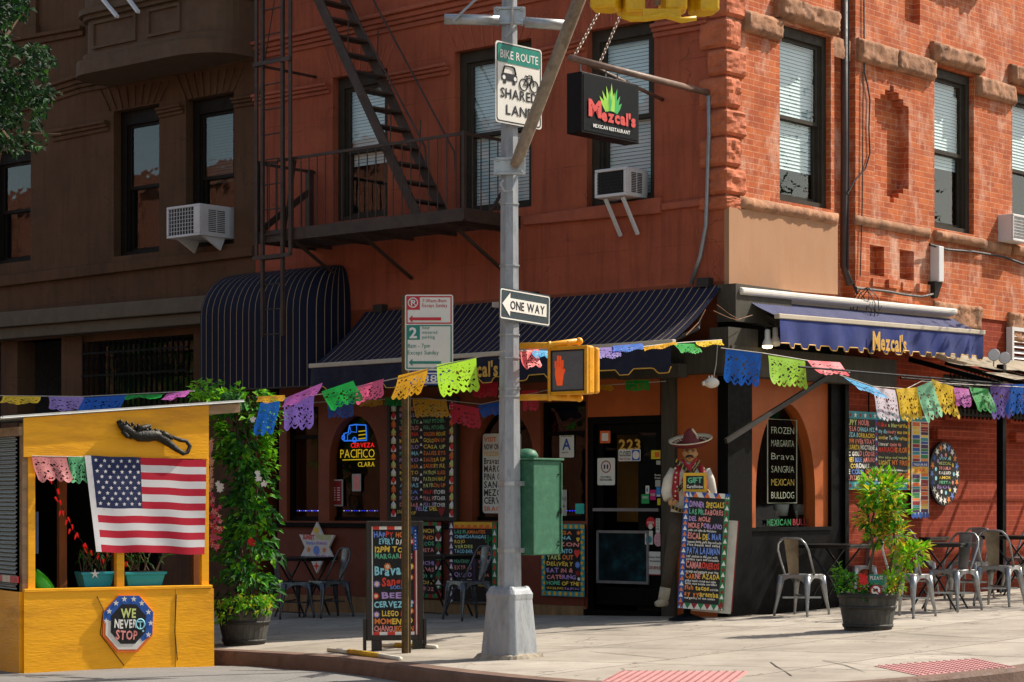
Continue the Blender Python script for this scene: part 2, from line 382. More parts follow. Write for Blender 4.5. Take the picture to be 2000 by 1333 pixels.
base=n.mix(n.math('MULTIPLY',n.math('LESS_THAN',vs_.outputs['Distance'],.085),.5),base,lin('57503f'))
bt=n.new('ShaderNodeTexBrick',offset=0.0); bt.inputs['Scale'].default_value=1; bt.inputs['Brick Width'].default_value=1.62; bt.inputs['Row Height'].default_value=1.45
bt.inputs['Mortar Size'].default_value=.012; bt.inputs['Mortar Smooth'].default_value=.4
wv=n.new('ShaderNodeTexNoise'); wv.inputs['Scale'].default_value=5; n.link(co,wv.inputs['Vector'])
wob=n.new('ShaderNodeVectorMath',operation='MULTIPLY_ADD'); n.link(wv.outputs['Color'],wob.inputs[0]); wob.inputs[1].default_value=(.03,.03,0); n.link(co,wob.inputs[2])
n.link(wob.outputs[0],bt.inputs['Vector'])
bt.inputs['Color1'].default_value=(1,1,1,1); bt.inputs['Color2'].default_value=(.78,.77,.75,1); bt.inputs['Mortar'].default_value=(.20,.17,.15,1)
base=n.mix(1,base,bt.outputs['Color'],'MULTIPLY'); n.link(base,n.b.inputs['Base Color']); n.b.inputs['Roughness'].default_value=.85
n.bump(n.math('ADD',n.math('MULTIPLY',bt.outputs['Fac'],-1.5),n.noise(co,90,5)),.35,.006)
m,n=newmat('asphalt'); co=n.coord()
base=n.ramp(n.noise(co,160,3),[(.3,lin('6c6964')),(.7,lin('8f8b85'))])
base=n.mix(n.ramp(n.noise(co,1.6,7,.7),[(.4,0.),(.7,.5)]),base,lin('5d5a56')); n.link(base,n.b.inputs['Base Color']); n.b.inputs['Roughness'].default_value=.9; n.bump(n.noise(co,220,3),.5,.006)
mat('kerb_stone','6f5648',.8,var=.3,scale=5,bump=.5,bscale=40,dirt='4c3a30',damt=.5)
mat('paint_white','c9c7c0',.7,var=.15,scale=8,bump=.3)
KERB=.14
# kerb line, from the far left along the side street, round the corner, and away along the avenue
kp=[L.w(X,-5.72)[:2] for X in (-60,-30,-12,-6,-2.05)]+[G(u,v)[:2] for u,v in ((650,1283),(760,1296),(880,1312),(1070,1331),(1300,1345),(1600,1340),(1800,1327),(1930,1313),(2000,1305))]
e=RR.l(*kp[-1]); kp+=[RR.w(X,e[1]+.0)[:2] for X in (-4,0,8,20,45)]
def smooth(pts,k=2):
    for _ in range(k):
        q=[pts[0]]
        for a,b in zip(pts,pts[1:]): q+=[(a[0]*.75+b[0]*.25,a[1]*.75+b[1]*.25),(a[0]*.25+b[0]*.75,a[1]*.25+b[1]*.75)]
        pts=q+[pts[-1]]
    return pts
kp=kp[:4]+smooth(kp[4:15],2)+kp[15:]
mb=MB(); inner=[L.w(-60,1.5)[:2],L.w(-1,1.5)[:2]]; inner=[L.w(-60,.4)[:2],L.w(0,.4)[:2],RR.w(45,.4)[:2]]
poly=list(kp)+[RR.w(45,.4)[:2],L.w(.3,.4)[:2],L.w(-60,.4)[:2]]
mb.add([(x,y,gz(x,y)) for x,y in poly],[tuple(range(len(poly)))])
o=struct(mb.build('pavement','pavement',org=L.M))
import bmesh as _b
def strip(name,pts,off0,off1,dz0,dz1,mt,topw=None):
    pass
mb=MB(); W=.16
def offs(pts,d):
    r=[]
    for i,p in enumerate(pts):
        a=Vector(pts[max(0,i-1)]); b=Vector(pts[min(len(pts)-1,i+1)]); t=(b-a).normalized(); r.append(Vector(p)+Vector((t.y,-t.x))*d)
    return r
o1=offs(kp,-W*.0-.15); o2=offs(kp,0.0); o3=offs(kp,.03)
vs=[];fs=[]
for a,b,c in zip(o1,o2,o3):
    vs+=[(a.x,a.y,gz(a.x,a.y)+.006),(b.x,b.y,gz(b.x,b.y)+.004),(b.x*.4+c.x*.6,b.y*.4+c.y*.6,gz(b.x,b.y)-.02),(c.x,c.y,gz(c.x,c.y)-KERB-.05)]
for i in range(len(kp)-1):
    for j in range(3): fs.append((4*i+j,4*i+4+j,4*i+5+j,4*i+1+j))
mb.add(vs,fs); struct(mb.build('kerb','kerb_stone'))
mb=MB(); S=400
def crown(x,y):                                # the road rises a little from the gutter towards its middle
    X,Y=L.l(x,y); d=-5.9-Y
    return .085*(1-math.exp(-max(0,d)/.9))*max(0,min(1,(1.5-X)/2.5)) if X<1.5 else 0.
def gr(x,y): return gz(x,y)-KERB+crown(x,y) if abs(x)<60 and abs(y)<80 else -KERB+(gz(max(-60,min(60,x)),max(-80,min(80,y))))
qq=lambda a:(a-.5)*(14+2*S*8*abs(a-.5)**3)
mb.grid(150,150,lambda a,b:(qq(a)*2-2,qq(b)*2+14,gr(qq(a)*2-2,qq(b)*2+14)))
struct(mb.build('road','asphalt'))
# zebra bars of the crossing at the right edge and a worn stop line at the lower left
def flatquad(mb,pts,dz): mb.add([(p.x,p.y,p.z) for p in [G(u,v,dz) for u,v in pts]],[tuple(range(len(pts)))])
mb=MB()
for q in ([(1900,1333),(2010,1318),(2040,1322),(1960,1345)],): flatquad(mb,q,-KERB+.005)
struct(mb.build('road_markings','paint_white'))
# ruled seams of the ramps, open joints and cracks in the corner slabs
mat('joint_dark','4c443a',.95,var=.3,scale=20); mat('joint_pale','cfc6b6',.9,var=.1)
def seam(name,pts,wd,mt):
    mb=MB(); g=[G(u,v) for u,v in pts]; a=[];b=[]
    for i,q in enumerate(g):
        t=(g[min(i+1,len(g)-1)]-g[max(i-1,0)]).normalized(); s=Vector((t.y,-t.x,0))*wd*(.5+.3*math.sin(i*2.3)); a.append(q+s+Vector((0,0,.004))); b.append(q-s+Vector((0,0,.004)))
    mb.add(a+b,[(i,i+1,len(g)+i+1,len(g)+i) for i in range(len(g)-1)]); struct(mb.build(name,mt))
seam('pavement_joint',[(1150,1273),(1240,1281),(1330,1290)],.010,'joint_dark'); seam('pavement_joint',[(1505,1294),(1517,1303),(1530,1310),(1546,1321)],.010,'joint_dark'); seam('pavement_joint',[(1606,1291),(1650,1300),(1690,1314)],.009,'joint_dark'); seam('pavement_joint',[(1608,1290),(1660,1296),(1712,1302)],.007,'joint_dark'); seam('pavement_joint',[(1740,1236),(1860,1244),(2010,1252)],.012,'joint_dark'); seam('pavement_joint',[(1050,1225),(1200,1232),(1350,1239),(1480,1225)],.010,'joint_dark'); seam('pavement_joint',[(1820,1272),(1900,1280),(2005,1286)],.009,'joint_dark')
# tactile pads on the two ramps
mat('tactile_pink','b9837e',.7,var=.15,scale=6,dirt='8c5f5c',damt=.4)
def tactile(c,label):
    pts=[G(u,v) for u,v in c]; mb=MB()
    ctr=sum(pts,Vector())/4
    mb.add([p+Vector((0,0,.005)) for p in pts]+[p+Vector((0,0,-.01)) for p in pts],[(0,1,2,3),(0,1,5,4),(1,2,6,5),(2,3,7,6),(3,0,4,7)])
    a,b,c_,d=pts; nu=int((b-a).length/.062); nv=int((d-a).length/.062)
    for i in range(nu):
        for j in range(nv):
            s=(i+.5)/nu; t=(j+.5)/nv; p=a.lerp(b,s).lerp(d.lerp(c_,s),t)+Vector((0,0,.005))
            mb.lathe([(.0145,0),(.009,.008)],p,6)
    o=mb.build('tactile_pad','tactile_pink',org=Matrix.Translation(ctr)); o['kind']='structure'
tactile([(1155,1342),(1425,1342),(1462,1313),(1213,1312)],'a')
tactile([(1708,1302),(1795,1321),(1985,1305),(1905,1288)],'b')
# ================================================================== building helpers
def wall(mb,xs,zs,cells,y0=0.0):
    """wall of rectangles: cells maps (i,j) to a depth, or (depth,'open') where a window goes; jambs are made between unequal depths"""
    nx=len(xs)-1; nz=len(zs)-1
    def d(i,j):
        c=cells.get((i,j),0.0); return c if not isinstance(c,tuple) else c[0]
    for i in range(nx):
        for j in range(nz):
            c=cells.get((i,j),0.0); y=y0+d(i,j)
            if not isinstance(c,tuple): mb.quad((xs[i],y,zs[j]),(xs[i+1],y,zs[j]),(xs[i+1],y,zs[j+1]),(xs[i],y,zs[j+1]))
            if i+1<nx and d(i+1,j)!=d(i,j):
                y2=y0+d(i+1,j); x=xs[i+1]; mb.quad((x,y,zs[j]),(x,y2,zs[j]),(x,y2,zs[j+1]),(x,y,zs[j+1]))
            if j+1<nz and d(i,j+1)!=d(i,j):
                y2=y0+d(i,j+1); z=zs[j+1]; mb.quad((xs[i],y,z),(xs[i+1],y,z),(xs[i+1],y2,z),(xs[i],y2,z))
def wallrects(mb,x0,x1,z0,z1,holes,y0=0.):
    xs=sorted({x0,x1}|{v for h in holes for v in h[:2] if x0<=v<=x1}); zs=sorted({z0,z1}|{v for h in holes for v in h[2:4] if z0<=v<=z1})
    cells={}
    for i in range(len(xs)-1):
        for j in range(len(zs)-1):
            cx=(xs[i]+xs[i+1])/2; cz=(zs[j]+zs[j+1])/2
            for h in holes:
                if h[0]<cx<h[1] and h[2]<cz<h[3]: cells[(i,j)]=h[4]
    wall(mb,xs,zs,cells,y0)
def bar(mb,fr,uA,a0,a1,uB,b0,b1,proj,back=0.05):
    """moulding between two photo columns: a0..a1 top and bottom at the left end, b0..b1 at the right end"""
    A=fr.p(uA,a0,0); A1=fr.p(uA,a1,0); B=fr.p(uB,b0,0); B1=fr.p(uB,b1,0)
    mb.hexa([(A[0],-proj,A1[1]),(B[0],-proj,B1[1]),(B[0],back,B1[1]),(A[0],back,A1[1]),(A[0],-proj,A[1]),(B[0],-proj,B[1]),(B[0],back,B[1]),(A[0],back,A[1])])
def mould(mb,fr,uA,a0,a1,uB,b0,b1,steps):
    """stepped moulding: steps = (fraction from, fraction to, projection)"""
    for s,t,p in steps: bar(mb,fr,uA,a0+(a1-a0)*s,a0+(a1-a0)*t,uB,b0+(b1-b0)*s,b0+(b1-b0)*t,p)
BELT=((0,.22,.16),(.22,.5,.11),(.5,.72,.075),(.72,1,.035))
def rock(mb,c8,amp=.03,div=8,seed=0):
    """quarry-faced stone: a box given by its two corners, its skin pushed about"""
    (x0,y0,z0),(x1,y1,z1)=c8
    def disp(p,edge):
        q=Vector(p)*5.3+Vector((seed*3.1,seed*1.7,seed)); nv=noise.noise_vector(q*.8)*.45+noise.noise_vector(q*2.7)*.5+noise.noise_vector(q*6.5)*.28
        k=amp*(.35+.65*edge); return Vector(p)+nv*k
    nx=max(2,int((x1-x0)/.035)); nz=max(2,int((z1-z0)/.03))
    def f(a,b):
        e=min(1,4*a*(1-a)*9)*min(1,4*b*(1-b)*3.5)
        return disp((x0+(x1-x0)*a,y0+(1-e**.5)*abs(y1-y0)*.45,z0+(z1-z0)*b),e)
    sm=mb.smooth; mb.smooth=True
    mb.grid(nx,nz,f)
    for a in (0,1):
        mb.grid(2,nz,lambda s,t:(Vector(f(a,t)).lerp(Vector((f(a,t)[0],y1,f(a,t)[2])),s)))
    for b in (0,1):
        mb.grid(nx,2,lambda s,t:(Vector(f(s,b)).lerp(Vector((f(s,b)[0],y1,f(s,b)[2])),t)))
    mb.smooth=sm
def window(bld,fr,x0,x1,z0,z1,depth,casing='window_casing',blind='blind_white',bfrac=1.0,cw=.1,pane='glass_upper',head=.1,split=.5,org=None,label=None,room='room_dark'):
    org=org or fr.M; mb=MB(fr.M); y=depth
    mb.box(x0,y,z0,x0+cw,y+.12,z1); mb.box(x1-cw,y,z0,x1,y+.12,z1); mb.box(x0+cw,y,z1-head,x1-cw,y+.12,z1); mb.box(x0+cw,y,z0,x1-cw,y+.12,z0+.07)
    mb.box(x0+cw,y+.03,z0+.07,x0+cw+.03,y+.1,z1-head); mb.box(x1-cw-.03,y+.03,z0+.07,x1-cw,y+.1,z1-head)
    win=mb.build('window',casing,bld,org=org,label=label)
    a0=x0+cw+.03; a1=x1-cw-.03; b0=z0+.07; b1=z1-head; zm=b0+(b1-b0)*split; s=MB(fr.M)
    for (p0,p1,yy) in ((b0,zm+.02,y+.075),(zm-.02,b1,y+.04)):
        w_=.045
        s.box(a0,yy,p0,a0+w_,yy+.03,p1); s.box(a1-w_,yy,p0,a1,yy+.03,p1); s.box(a0+w_,yy,p0,a1-w_,yy+.03,p0+.045); s.box(a0+w_,yy,p1-.045,a1-w_,yy+.03,p1)
    s.build('sash',casing,win,org=org)
    g=MB(fr.M); g.rect(a0+.045,b0+.045,a1-.045,zm-.025,y+.09); g.rect(a0+.045,zm+.025,a1-.045,b1-.045,y+.055); g.build('pane',pane,win,org=org)
    if bfrac>0:
        bl=MB(fr.M); zb=b1-(b1-b0)*bfrac; nsl=int((b1-zb)/.042); y2=y+.112
        for i in range(nsl):
            z=b1-.042*i; bl.quad((a0+.01,y2+.012,z),(a1-.01,y2+.012,z),(a1-.01,y2,z-.039),(a0+.01,y2,z-.039))
        bl.build('blind',blind,win,org=org)
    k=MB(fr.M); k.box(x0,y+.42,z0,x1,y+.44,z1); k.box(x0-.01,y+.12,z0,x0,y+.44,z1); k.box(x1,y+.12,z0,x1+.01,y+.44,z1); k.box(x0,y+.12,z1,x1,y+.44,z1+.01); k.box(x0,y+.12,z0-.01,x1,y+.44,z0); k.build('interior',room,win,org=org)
    return win
# ================================================================== the red corner building
red=thing('corner_building','orange red corner building with brick avenue face, stucco side and restaurant at street level','building',L.M)
XB=L.p(499,300)[0]; ZS=3.72                   # party line with the brown house; top of the shopfront
TOP=12.5
def hole(fr,u0,u1,vt,vb,uc=None,d=.16):
    uc=uc or (u0+u1)/2; return (fr.p(u0,vt)[0],fr.p(u1,vt)[0],fr.p(uc,vb)[1],fr.p(uc,vt)[1],(d,'open'))
LW=[hole(L,650,757,143,428),hole(L,888,1038,88,412),hole(L,1146,1278,48,397)]
up=[(h[0],h[1],h[2]+3.75,h[3]+3.75,h[4]) for h in LW]
mb=MB(L.M); wallrects(mb,XB,0.0,ZS,TOP,LW+up)
mb.build('stucco_wall','stucco_red',red)
for h in LW: window(red,L,h[0],h[1],h[2],h[3],.10,bfrac=.62 if h is LW[0] else 1.0,cw=.11,head=.14,split=.5)
for h in up: window(red,L,h[0],h[1],h[2],h[3],.10,bfrac=.5,cw=.11,head=.14)
mb=MB(L.M)
mould(mb,L,499,87,118,1080,-44,-2,BELT); mould(mb,L,1080,-44,-2,1385,-112,-62,BELT)
for a in ((499,187,208,645,163,183),(755,148,168,879,124,146),(1038,103,124,1144,78,99),(1278,50,75,1384,31,57)): mould(mb,L,*a,((0,.3,.10),(.3,.62,.07),(.62,1,.035)))
bar(mb,L,1027,424,441,1294,386,418,.06); bar(mb,L,1294,398,412,1412,384,398,.035)
mb.build('belt_course','stucco_trim',red,bevel=.012)
mb=MB(L.M)                                     # shallow voussoirs above the windows and joints of the stucco blocks
for (u0,u1,vb,vt) in ((636,770,140,92),(872,1052,88,40),(1130,1292,45,-5)):
    for i in range(9):
        t=i/8; ub=u0+(u1-u0)*(.12+.76*t); ut=u0+(u1-u0)*t; sl=-.19*(ub-(u0+u1)/2)
        p=L.p(ub,vb+sl); q=L.p(ut,vt+sl)
        mb.hexa([(p[0]-.012,-.008,p[1]),(p[0]+.012,-.008,p[1]),(p[0]+.012,.02,p[1]),(p[0]-.012,.02,p[1]),(q[0]-.012,-.008,q[1]),(q[0]+.012,-.008,q[1]),(q[0]+.012,.02,q[1]),(q[0]-.012,.02,q[1])])
mb.build('voussoir','stucco_trim',red)
# --- avenue face in orange brick
RW=[hole(RR,1523,1623,58,401,d=.11),hole(RR,1825,1902,138,452,d=.11),hole(RR,1977,2052,187,480,d=.11)]
rup=[(h[0],h[1],h[2]+3.75,h[3]+3.75,h[4]) for h in RW]
ch0=RR.p(1624,300)[0]; ch1=RR.p(1671,300)[0]
RX=14.0
rec=[(ch0+.06,ch1,ZS-.2,TOP,.17)]
# cross-shaped recess
cx,cz=RR.p(1742,285); co_=.0677
def cross(cx,zt,zb):
    r=[]; hw=[.045,.16,.27,.40]
    z=zt
    for k,hh in enumerate(hw[:3]): r.append((cx-hh,cx+hh,z-co_*1.0,z,.14)); z-=co_
    z2=zb
    for k,hh in enumerate(hw[:3]): r.append((cx-hh,cx+hh,z2,z2+co_,.14)); z2+=co_
    r.append((cx-.40,cx+.40,z2,z,.14)); return r
rec+=cross(cx,RR.p(1743,168)[1],RR.p(1743,396)[1])
for u0,u1,v0,v1 in ((1699,1727,478,541),(1757,1785,487,549)):
    a=RR.p(u0,v0); b=RR.p(u1,v1); rec.append((a[0],b[0],b[1],a[1],.13))
a=RR.p(1767,-60); b=RR.p(1797,50); rec.append((a[0],b[0],b[1],a[1],.10))
mb=MB(RR.M); wallrects(mb,0.0,RX,ZS-.05,TOP,RW+rup+rec)
# corbelled courses under the slots and a second set beside them
for i,(u,v) in enumerate(((1713,545),(1741,548),(1771,553),(1800,556))):
    p=RR.p(u,v); mb.box(p[0]-.13,-.05 if i%2 else -.025,p[1]-.10,p[0]+.13,.03,p[1]-.0)
mb.build('brick_wall','brick_orange',red,org=RR.M)
for i,h in enumerate(RW): window(red,RR,h[0],h[1],h[2],h[3],.07,bfrac=(.83,.62,.5)[i],cw=.09,head=.12,split=.5,org=RR.M)
for h in rup: window(red,RR,h[0],h[1],h[2],h[3],.07,bfrac=.4,cw=.09,head=.12,org=RR.M)
mb=MB(RR.M)
def stone(u0,u1,vt0,vt1,vb0,vb1,proj=.10,amp=.035,seed=0):
    A=RR.p(u0,(vt0)); B=RR.p(u1,vt1); C=RR.p(u0,vb0); D=RR.p(u1,vb1)
    rock(mb,((A[0],-proj,(C[1]+D[1])/2),(B[0],.02,(A[1]+B[1])/2)),amp,seed=seed)
stone(1511,1629,-8,24,35,68,.13,.05,1); stone(1449,1521,19,40,64,80,.09,.04,2); stone(1672,1744,74,96,120,140,.09,.035,3); stone(1744,1820,96,118,140,158,.09,.035,9)
stone(1817,1911,82,112,121,146,.12,.045,4); stone(1904,1978,148,168,188,206,.08,.035,5); stone(1970,2060,128,150,165,185,.11,.045,6)
stone(1624,1662,70,80,110,118,.0,.02,7)
stone(1440,1631,388,414,412,438,.09,.035,8)
stone(1668,1816,421,446,441,464,.05,.015,10); stone(1823,1915,450,467,471,484,.10,.02,11); stone(1913,1973,467,480,490,499,.04,.015,12); stone(1975,2050,478,492,498,512,.10,.02,13)
stone(1822,1912,588,600,640,650,.07,.05,14); stone(1968,2060,610,622,668,680,.07,.05,15); stone(1800,1905,668,676,700,705,.05,.04,16)
for v,s in ((-70,20),(-120,21)): stone(1817,1911,v,v+30,v+38,v+64,.12,.045,s)
mb.build('stone','rock_stone',red,org=RR.M)
# quoins at the corner
mb=MB(RR.M); vq=[470,410,380,325,265,210,147,93,33,-30,-90,-150,-210,-270,-330]
k=0
for i,(vb,vt) in enumerate(zip(vq[1:],vq[2:])):
    za=RR.p(1416,vb)[1]; zb=RR.p(1416,vt)[1]; wide=i%2==0
    wr,wl=(.36,.24) if i%2 else (.25,.36)
    p=.045; sd=i*1.37; e=.012
    def qd(a,b,x0=0):
        q=Vector((a*4.7+sd,b*4.9,sd)); return noise.noise(q)*.022+noise.noise(q*2.2)*.012+noise.noise(q*5)*.005
    # path round the corner: along the side face, over the arris, along the avenue face
    path=[(0.02,wl),(-p*.4,wl-.01)]+[(-p,wl*(1-t)) for t in (.1,.3,.5,.7,.9)]+[(-p*.75,-p*.75)]+[(wr*t,-p) for t in (.1,.3,.5,.7,.9)]+[(wr-.005,-p*.4),(wr,.02)]
    def f(a,b,path=path,za=za,zb=zb):
        t=a*(len(path)-1); j=min(int(t),len(path)-2); q=t-j
        x=path[j][0]*(1-q)+path[j+1][0]*q; y=path[j][1]*(1-q)+path[j+1][1]*q
        edge=min(1,4*b*(1-b)*3.6)**.6; d=qd(a*1.3,b)*edge; sh=(1-edge)*.030
        sx=1 if x<0 else 0; sy=1 if y<0 else 0
        return (x+sx*(sh-d),y+sy*(sh-d),za+e+(zb-za-2*e)*b)
    mb.smooth=False; mb.grid(26,9,f)
mb.build('quoins','quoin_paint',red,org=RR.M)
# beige panel
a=RR.p(1417,405); b=RR.p(1630,440); c=RR.p(1417,560); d=RR.p(1630,576)
mb=MB(RR.M); mb.hexa([(-.005,-.045,c[1]),(b[0],-.045,d[1]),(b[0],.02,d[1]),(-.005,.02,c[1]),(-.005,-.045,a[1]),(b[0],-.045,b[1]),(b[0],.02,b[1]),(-.005,.02,a[1])])
mb.build('render_panel','beige_panel',red,org=RR.M)
# painted brick of the lower avenue face with a barred window
xk=RR.p(1643,900)[0]
bw=hole(RR,1845,1950,735,815,d=.15); bw2=hole(RR,1972,2060,735,822,d=.15)
mb=MB(RR.M); wallrects(mb,xk,RX,-.2,ZS-.05,[bw,bw2],.02)
mb.build('painted_brick_wall','brick_painted',red,org=RR.M)
for q in (bw,bw2): 
    wn=window(red,RR,q[0],q[1],q[2],q[3],.12,bfrac=0,cw=.06,pane='glass_upper',org=RR.M)
mb=MB(RR.M)
for q in (bw,bw2):
    x=q[0]+.05
    while x<q[1]: mb.tube([(x,-.06,q[2]-.03),(x,-.06,q[3]+.05)],.011,6); x+=.105
    for z in (q[2]+.02,q[3]-.1): mb.beam((q[0]-.03,-.06,z),(q[1]+.03,-.06,z),.02,.03)
mb.build('window_bars','black_paint',red,org=RR.M)
mb=MB(RR.M)
for u0,u1,v0,v1 in ((1818,1912,838,862),(1972,2060,845,868)):
    a=RR.p(u0,v0); b=RR.p(u1,v1); mb.box(a[0],-.10,b[1],b[0],.03,a[1])
for q in (bw,bw2): mb.box(q[0]-.06,-.05,q[2]-.06,q[1]+.06,.03,q[2])
mb.build('brick_sill','brick_painted',red,org=RR.M,bevel=.01)
# closing walls so that no light leaks into the shell
mb=MB(L.M); D=14
mb.quad((XB,D,-.5),(0,D,-.5),(0,D,TOP),(XB,D,TOP)); mb.quad((XB,.9,-.5),(XB,D,-.5),(XB,D,TOP),(XB,.9,TOP)); mb.quad((XB,0,TOP),(XB,D,TOP),(0,D,TOP),(0,0,TOP)); mb.quad((XB,.5,ZS-.02),(XB,D,ZS-.02),(-.4,D,ZS-.02),(-.4,.5,ZS-.02))
mb.build('roof','room_dark',red)
# ================================================================== shopfront of the restaurant (parts of the corner building)
def off_for(fr,uw,uf,v):                        # how far in front of the wall a point at uf stands, if it is square out from uw
    X=fr.p(uw,v,0)[0]; a=fr.p(uf,v,0)[0]; b=fr.p(uf,v,1)[0]; return (X-a)/(b-a)
def lh(u0,u1,v0,v1,d): 
    a=L.p(u0,(v0+v1)/2); b=L.p(u1,(v0+v1)/2); c=L.p((u0+u1)/2,v0)[1]; e_=L.p((u0+u1)/2,v1)[1]; return (a[0],b[0],e_,c,d)
aA=lh(643,742,812,1018,(.14,'open')); aB=lh(922,1042,800,1018,(.14,'open')); nw=lh(560,622,795,1018,(.2,'open')); dg=lh(1055,1144,785,1018,(.12,'open'))
ent=lh(502,545,745,1215,.7); drh=lh(1147,1293,812,1215,(.14,'open'))
mb=MB(L.M); wallrects(mb,XB,0.0,-.35,ZS,[aA,aB,nw,dg,ent,drh])
def arch_fill(mb,h,depth,zs=.55,n=10):
    x0,x1,z0,z1=h[:4]; xc=(x0+x1)/2; hw=(x1-x0)/2; zsp=z0+(z1-z0)*zs; pr=None
    for s in (-1,1):
        pv=(xc+s*hw,zsp)
        for i in range(1,n+1):
            t=i/n*math.pi/2; q=(xc+s*hw*math.cos(t),zsp+(z1-zsp)*math.sin(t))
            mb.prism([pv,q,(q[0],z1),(pv[0],z1)],0,depth); pv=q
arch_fill(mb,aA,.14); arch_fill(mb,aB,.14)
mb.build('shop_wall','store_brown',red)
mb=MB(L.M)
for h in (aA,aB,nw,dg): mb.rect(h[0],h[2],h[1],h[3],h[4][0]-.02)
mb.build('shop_window','glass_shop',red)
mb=MB(L.M)
for h in (aA,aB):
    mb.box(h[0],.10,h[2]-.02,h[1],.13,h[2]+.05)
for h in (nw,dg):
    mb.box(h[0],.06,h[2],h[0]+.06,.12,h[3]); mb.box(h[1]-.06,.06,h[2],h[1],.12,h[3]); mb.box(h[0]+.06,.06,h[3]-.06,h[1]-.06,.12,h[3]); mb.box(h[0]+.06,.06,h[2],h[1]-.06,.12,h[2]+.06)
    zz=h[2]+(h[3]-h[2])*.72; mb.box(h[0]+.06,.065,zz,h[1]-.06,.115,zz+.05)
mb.build('window_frame','black_paint',red)
mb=MB(L.M); a=L.p(548,1025); b=L.p(1144,1018)
mb.box(a[0]-.1,-.07,a[1]-.03,b[0],.02,a[1]+.03); mb.build('sill','black_paint',red,bevel=.008)
z1=L.p(850,1024)[1]; z0=L.p(850,1172)[1]
mb=MB(L.M); mb.box(L.p(545,1100)[0],-.03,z0,b[0],.02,z1-.03); mb.build('dado','dado_red',red)
mb=MB(L.M); mb.box(L.p(535,1100)[0],-.05,-.35,b[0]+.0,.02,z0-.002); mb.build('plinth','plinth_tan',red,bevel=.01)
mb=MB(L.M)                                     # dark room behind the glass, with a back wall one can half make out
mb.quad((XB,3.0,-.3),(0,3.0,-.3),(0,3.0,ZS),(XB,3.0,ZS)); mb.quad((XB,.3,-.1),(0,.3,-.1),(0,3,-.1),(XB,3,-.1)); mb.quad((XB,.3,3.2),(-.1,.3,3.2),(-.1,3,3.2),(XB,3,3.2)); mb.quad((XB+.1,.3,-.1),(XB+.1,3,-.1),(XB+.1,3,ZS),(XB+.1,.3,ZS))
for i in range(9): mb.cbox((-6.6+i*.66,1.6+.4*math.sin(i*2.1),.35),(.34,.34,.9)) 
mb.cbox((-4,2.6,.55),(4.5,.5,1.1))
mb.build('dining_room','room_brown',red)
# the entrance under the bullnose awning
mb=MB(L.M); mb.box(ent[0]+.04,.62,ent[2],ent[1]-.04,.68,ent[3]-.2); mb.build('side_door','black_paint',red)
# restaurant door
x0,x1,zb,zt=drh[:4]; zb=-.03; y=.05
mb=MB(L.M); mb.box(x0,.01,zb,x0+.08,.14,zt); mb.box(x1-.03,.01,zb,x1,.14,zt); mb.box(x0+.08,.01,zt-.09,x1-.03,.14,zt); mb.box(x0,-.06,-.2,x1,.3,.02)
door=mb.build('door','black_paint',red)
mb=MB(L.M); a0=x0+.10; a1=x1-.035; b0=.08; b1=zt-.1
mb.box(a0,y,b0,a0+.09,y+.045,b1); mb.box(a1-.09,y,b0,a1,y+.045,b1); mb.box(a0+.09,y,b1-.1,a1-.09,y+.045,b1); mb.box(a0+.09,y,b0,a1-.09,y+.045,b0+.2)
mb.build('door_leaf','black_paint',door)
mb=MB(L.M); mb.rect(a0+.09,b0+.2,a1-.09,b1-.1,y+.02); mb.build('pane','glass_shop',door)
mb=MB(L.M); zz=L.p(1220,996,-.05)[1]; mb.beam((a0+.0,y-.06,zz),(a1,y-.06,zz),.03,.035); mb.build('push_bar','steel_grey',door)
mb=MB(L.M); q0=L.p(1166,1036,-.04); q1=L.p(1268,1142,-.04); w_=.03
for A in ((q0[0],q1[1],q1[0],q1[1]+w_),(q0[0],q0[1]-w_,q1[0],q0[1]),(q0[0],q1[1],q0[0]+w_,q0[1]),(q1[0]-w_,q1[1],q1[0],q0[1])): mb.box(A[0],.025,A[1],A[2],.048,A[3])
mb.build('poster_frame','steel_grey',door)
m,n=newmat('poster_blue'); out=n.ramp(n.noise(n.coord(),4.5,6),[(.35,lin('06090a')),(.55,lin('0d2227')),(.75,lin('1c4a50'))]); n.link(out,n.b.inputs['Base Color']); n.b.inputs['Roughness'].default_value=.5; n.b.inputs['Specular IOR Level'].default_value=.1
mb=MB(L.M); mb.rect(q0[0]+w_,q1[1]+w_,q1[0]-w_,q0[1]-w_,.04); mb.build('poster','poster_blue',door)
mat('easel_ochre','8a5a1c',.8,var=.4,scale=1.6)  # ochre with a broad random change of tone
mb=MB(L.M); c0=L.p(1205,850,-.4); c1=L.p(1268,1020,-.4); mb.box(c0[0],.4,c1[1],c1[0],.45,c0[1]); mb.build('menu_easel','easel_ochre',door)
# orange overdoor panel, grey post and corner pilaster
mb=MB(L.M); a=L.p(1150,737); b=L.p(1291,811); mb.box(a[0],-.02,b[1],b[0],.0,a[1]); mb.build('overdoor_panel','store_orange',red)
mb=MB(L.M); a=L.p(1294,690,.06); b=L.p(1320,1205,.06); mb.box(a[0],-.09,-.1,b[0],.02,a[1]); mb.build('door_post','wood_grey',red,bevel=.01)
mb=MB(L.M); a=L.p(1320,690); mb.box(a[0]+.01,-.03,-.1,-.085,.02,L.p(1370,700)[1]); mb.build('pilaster','store_orange',red)
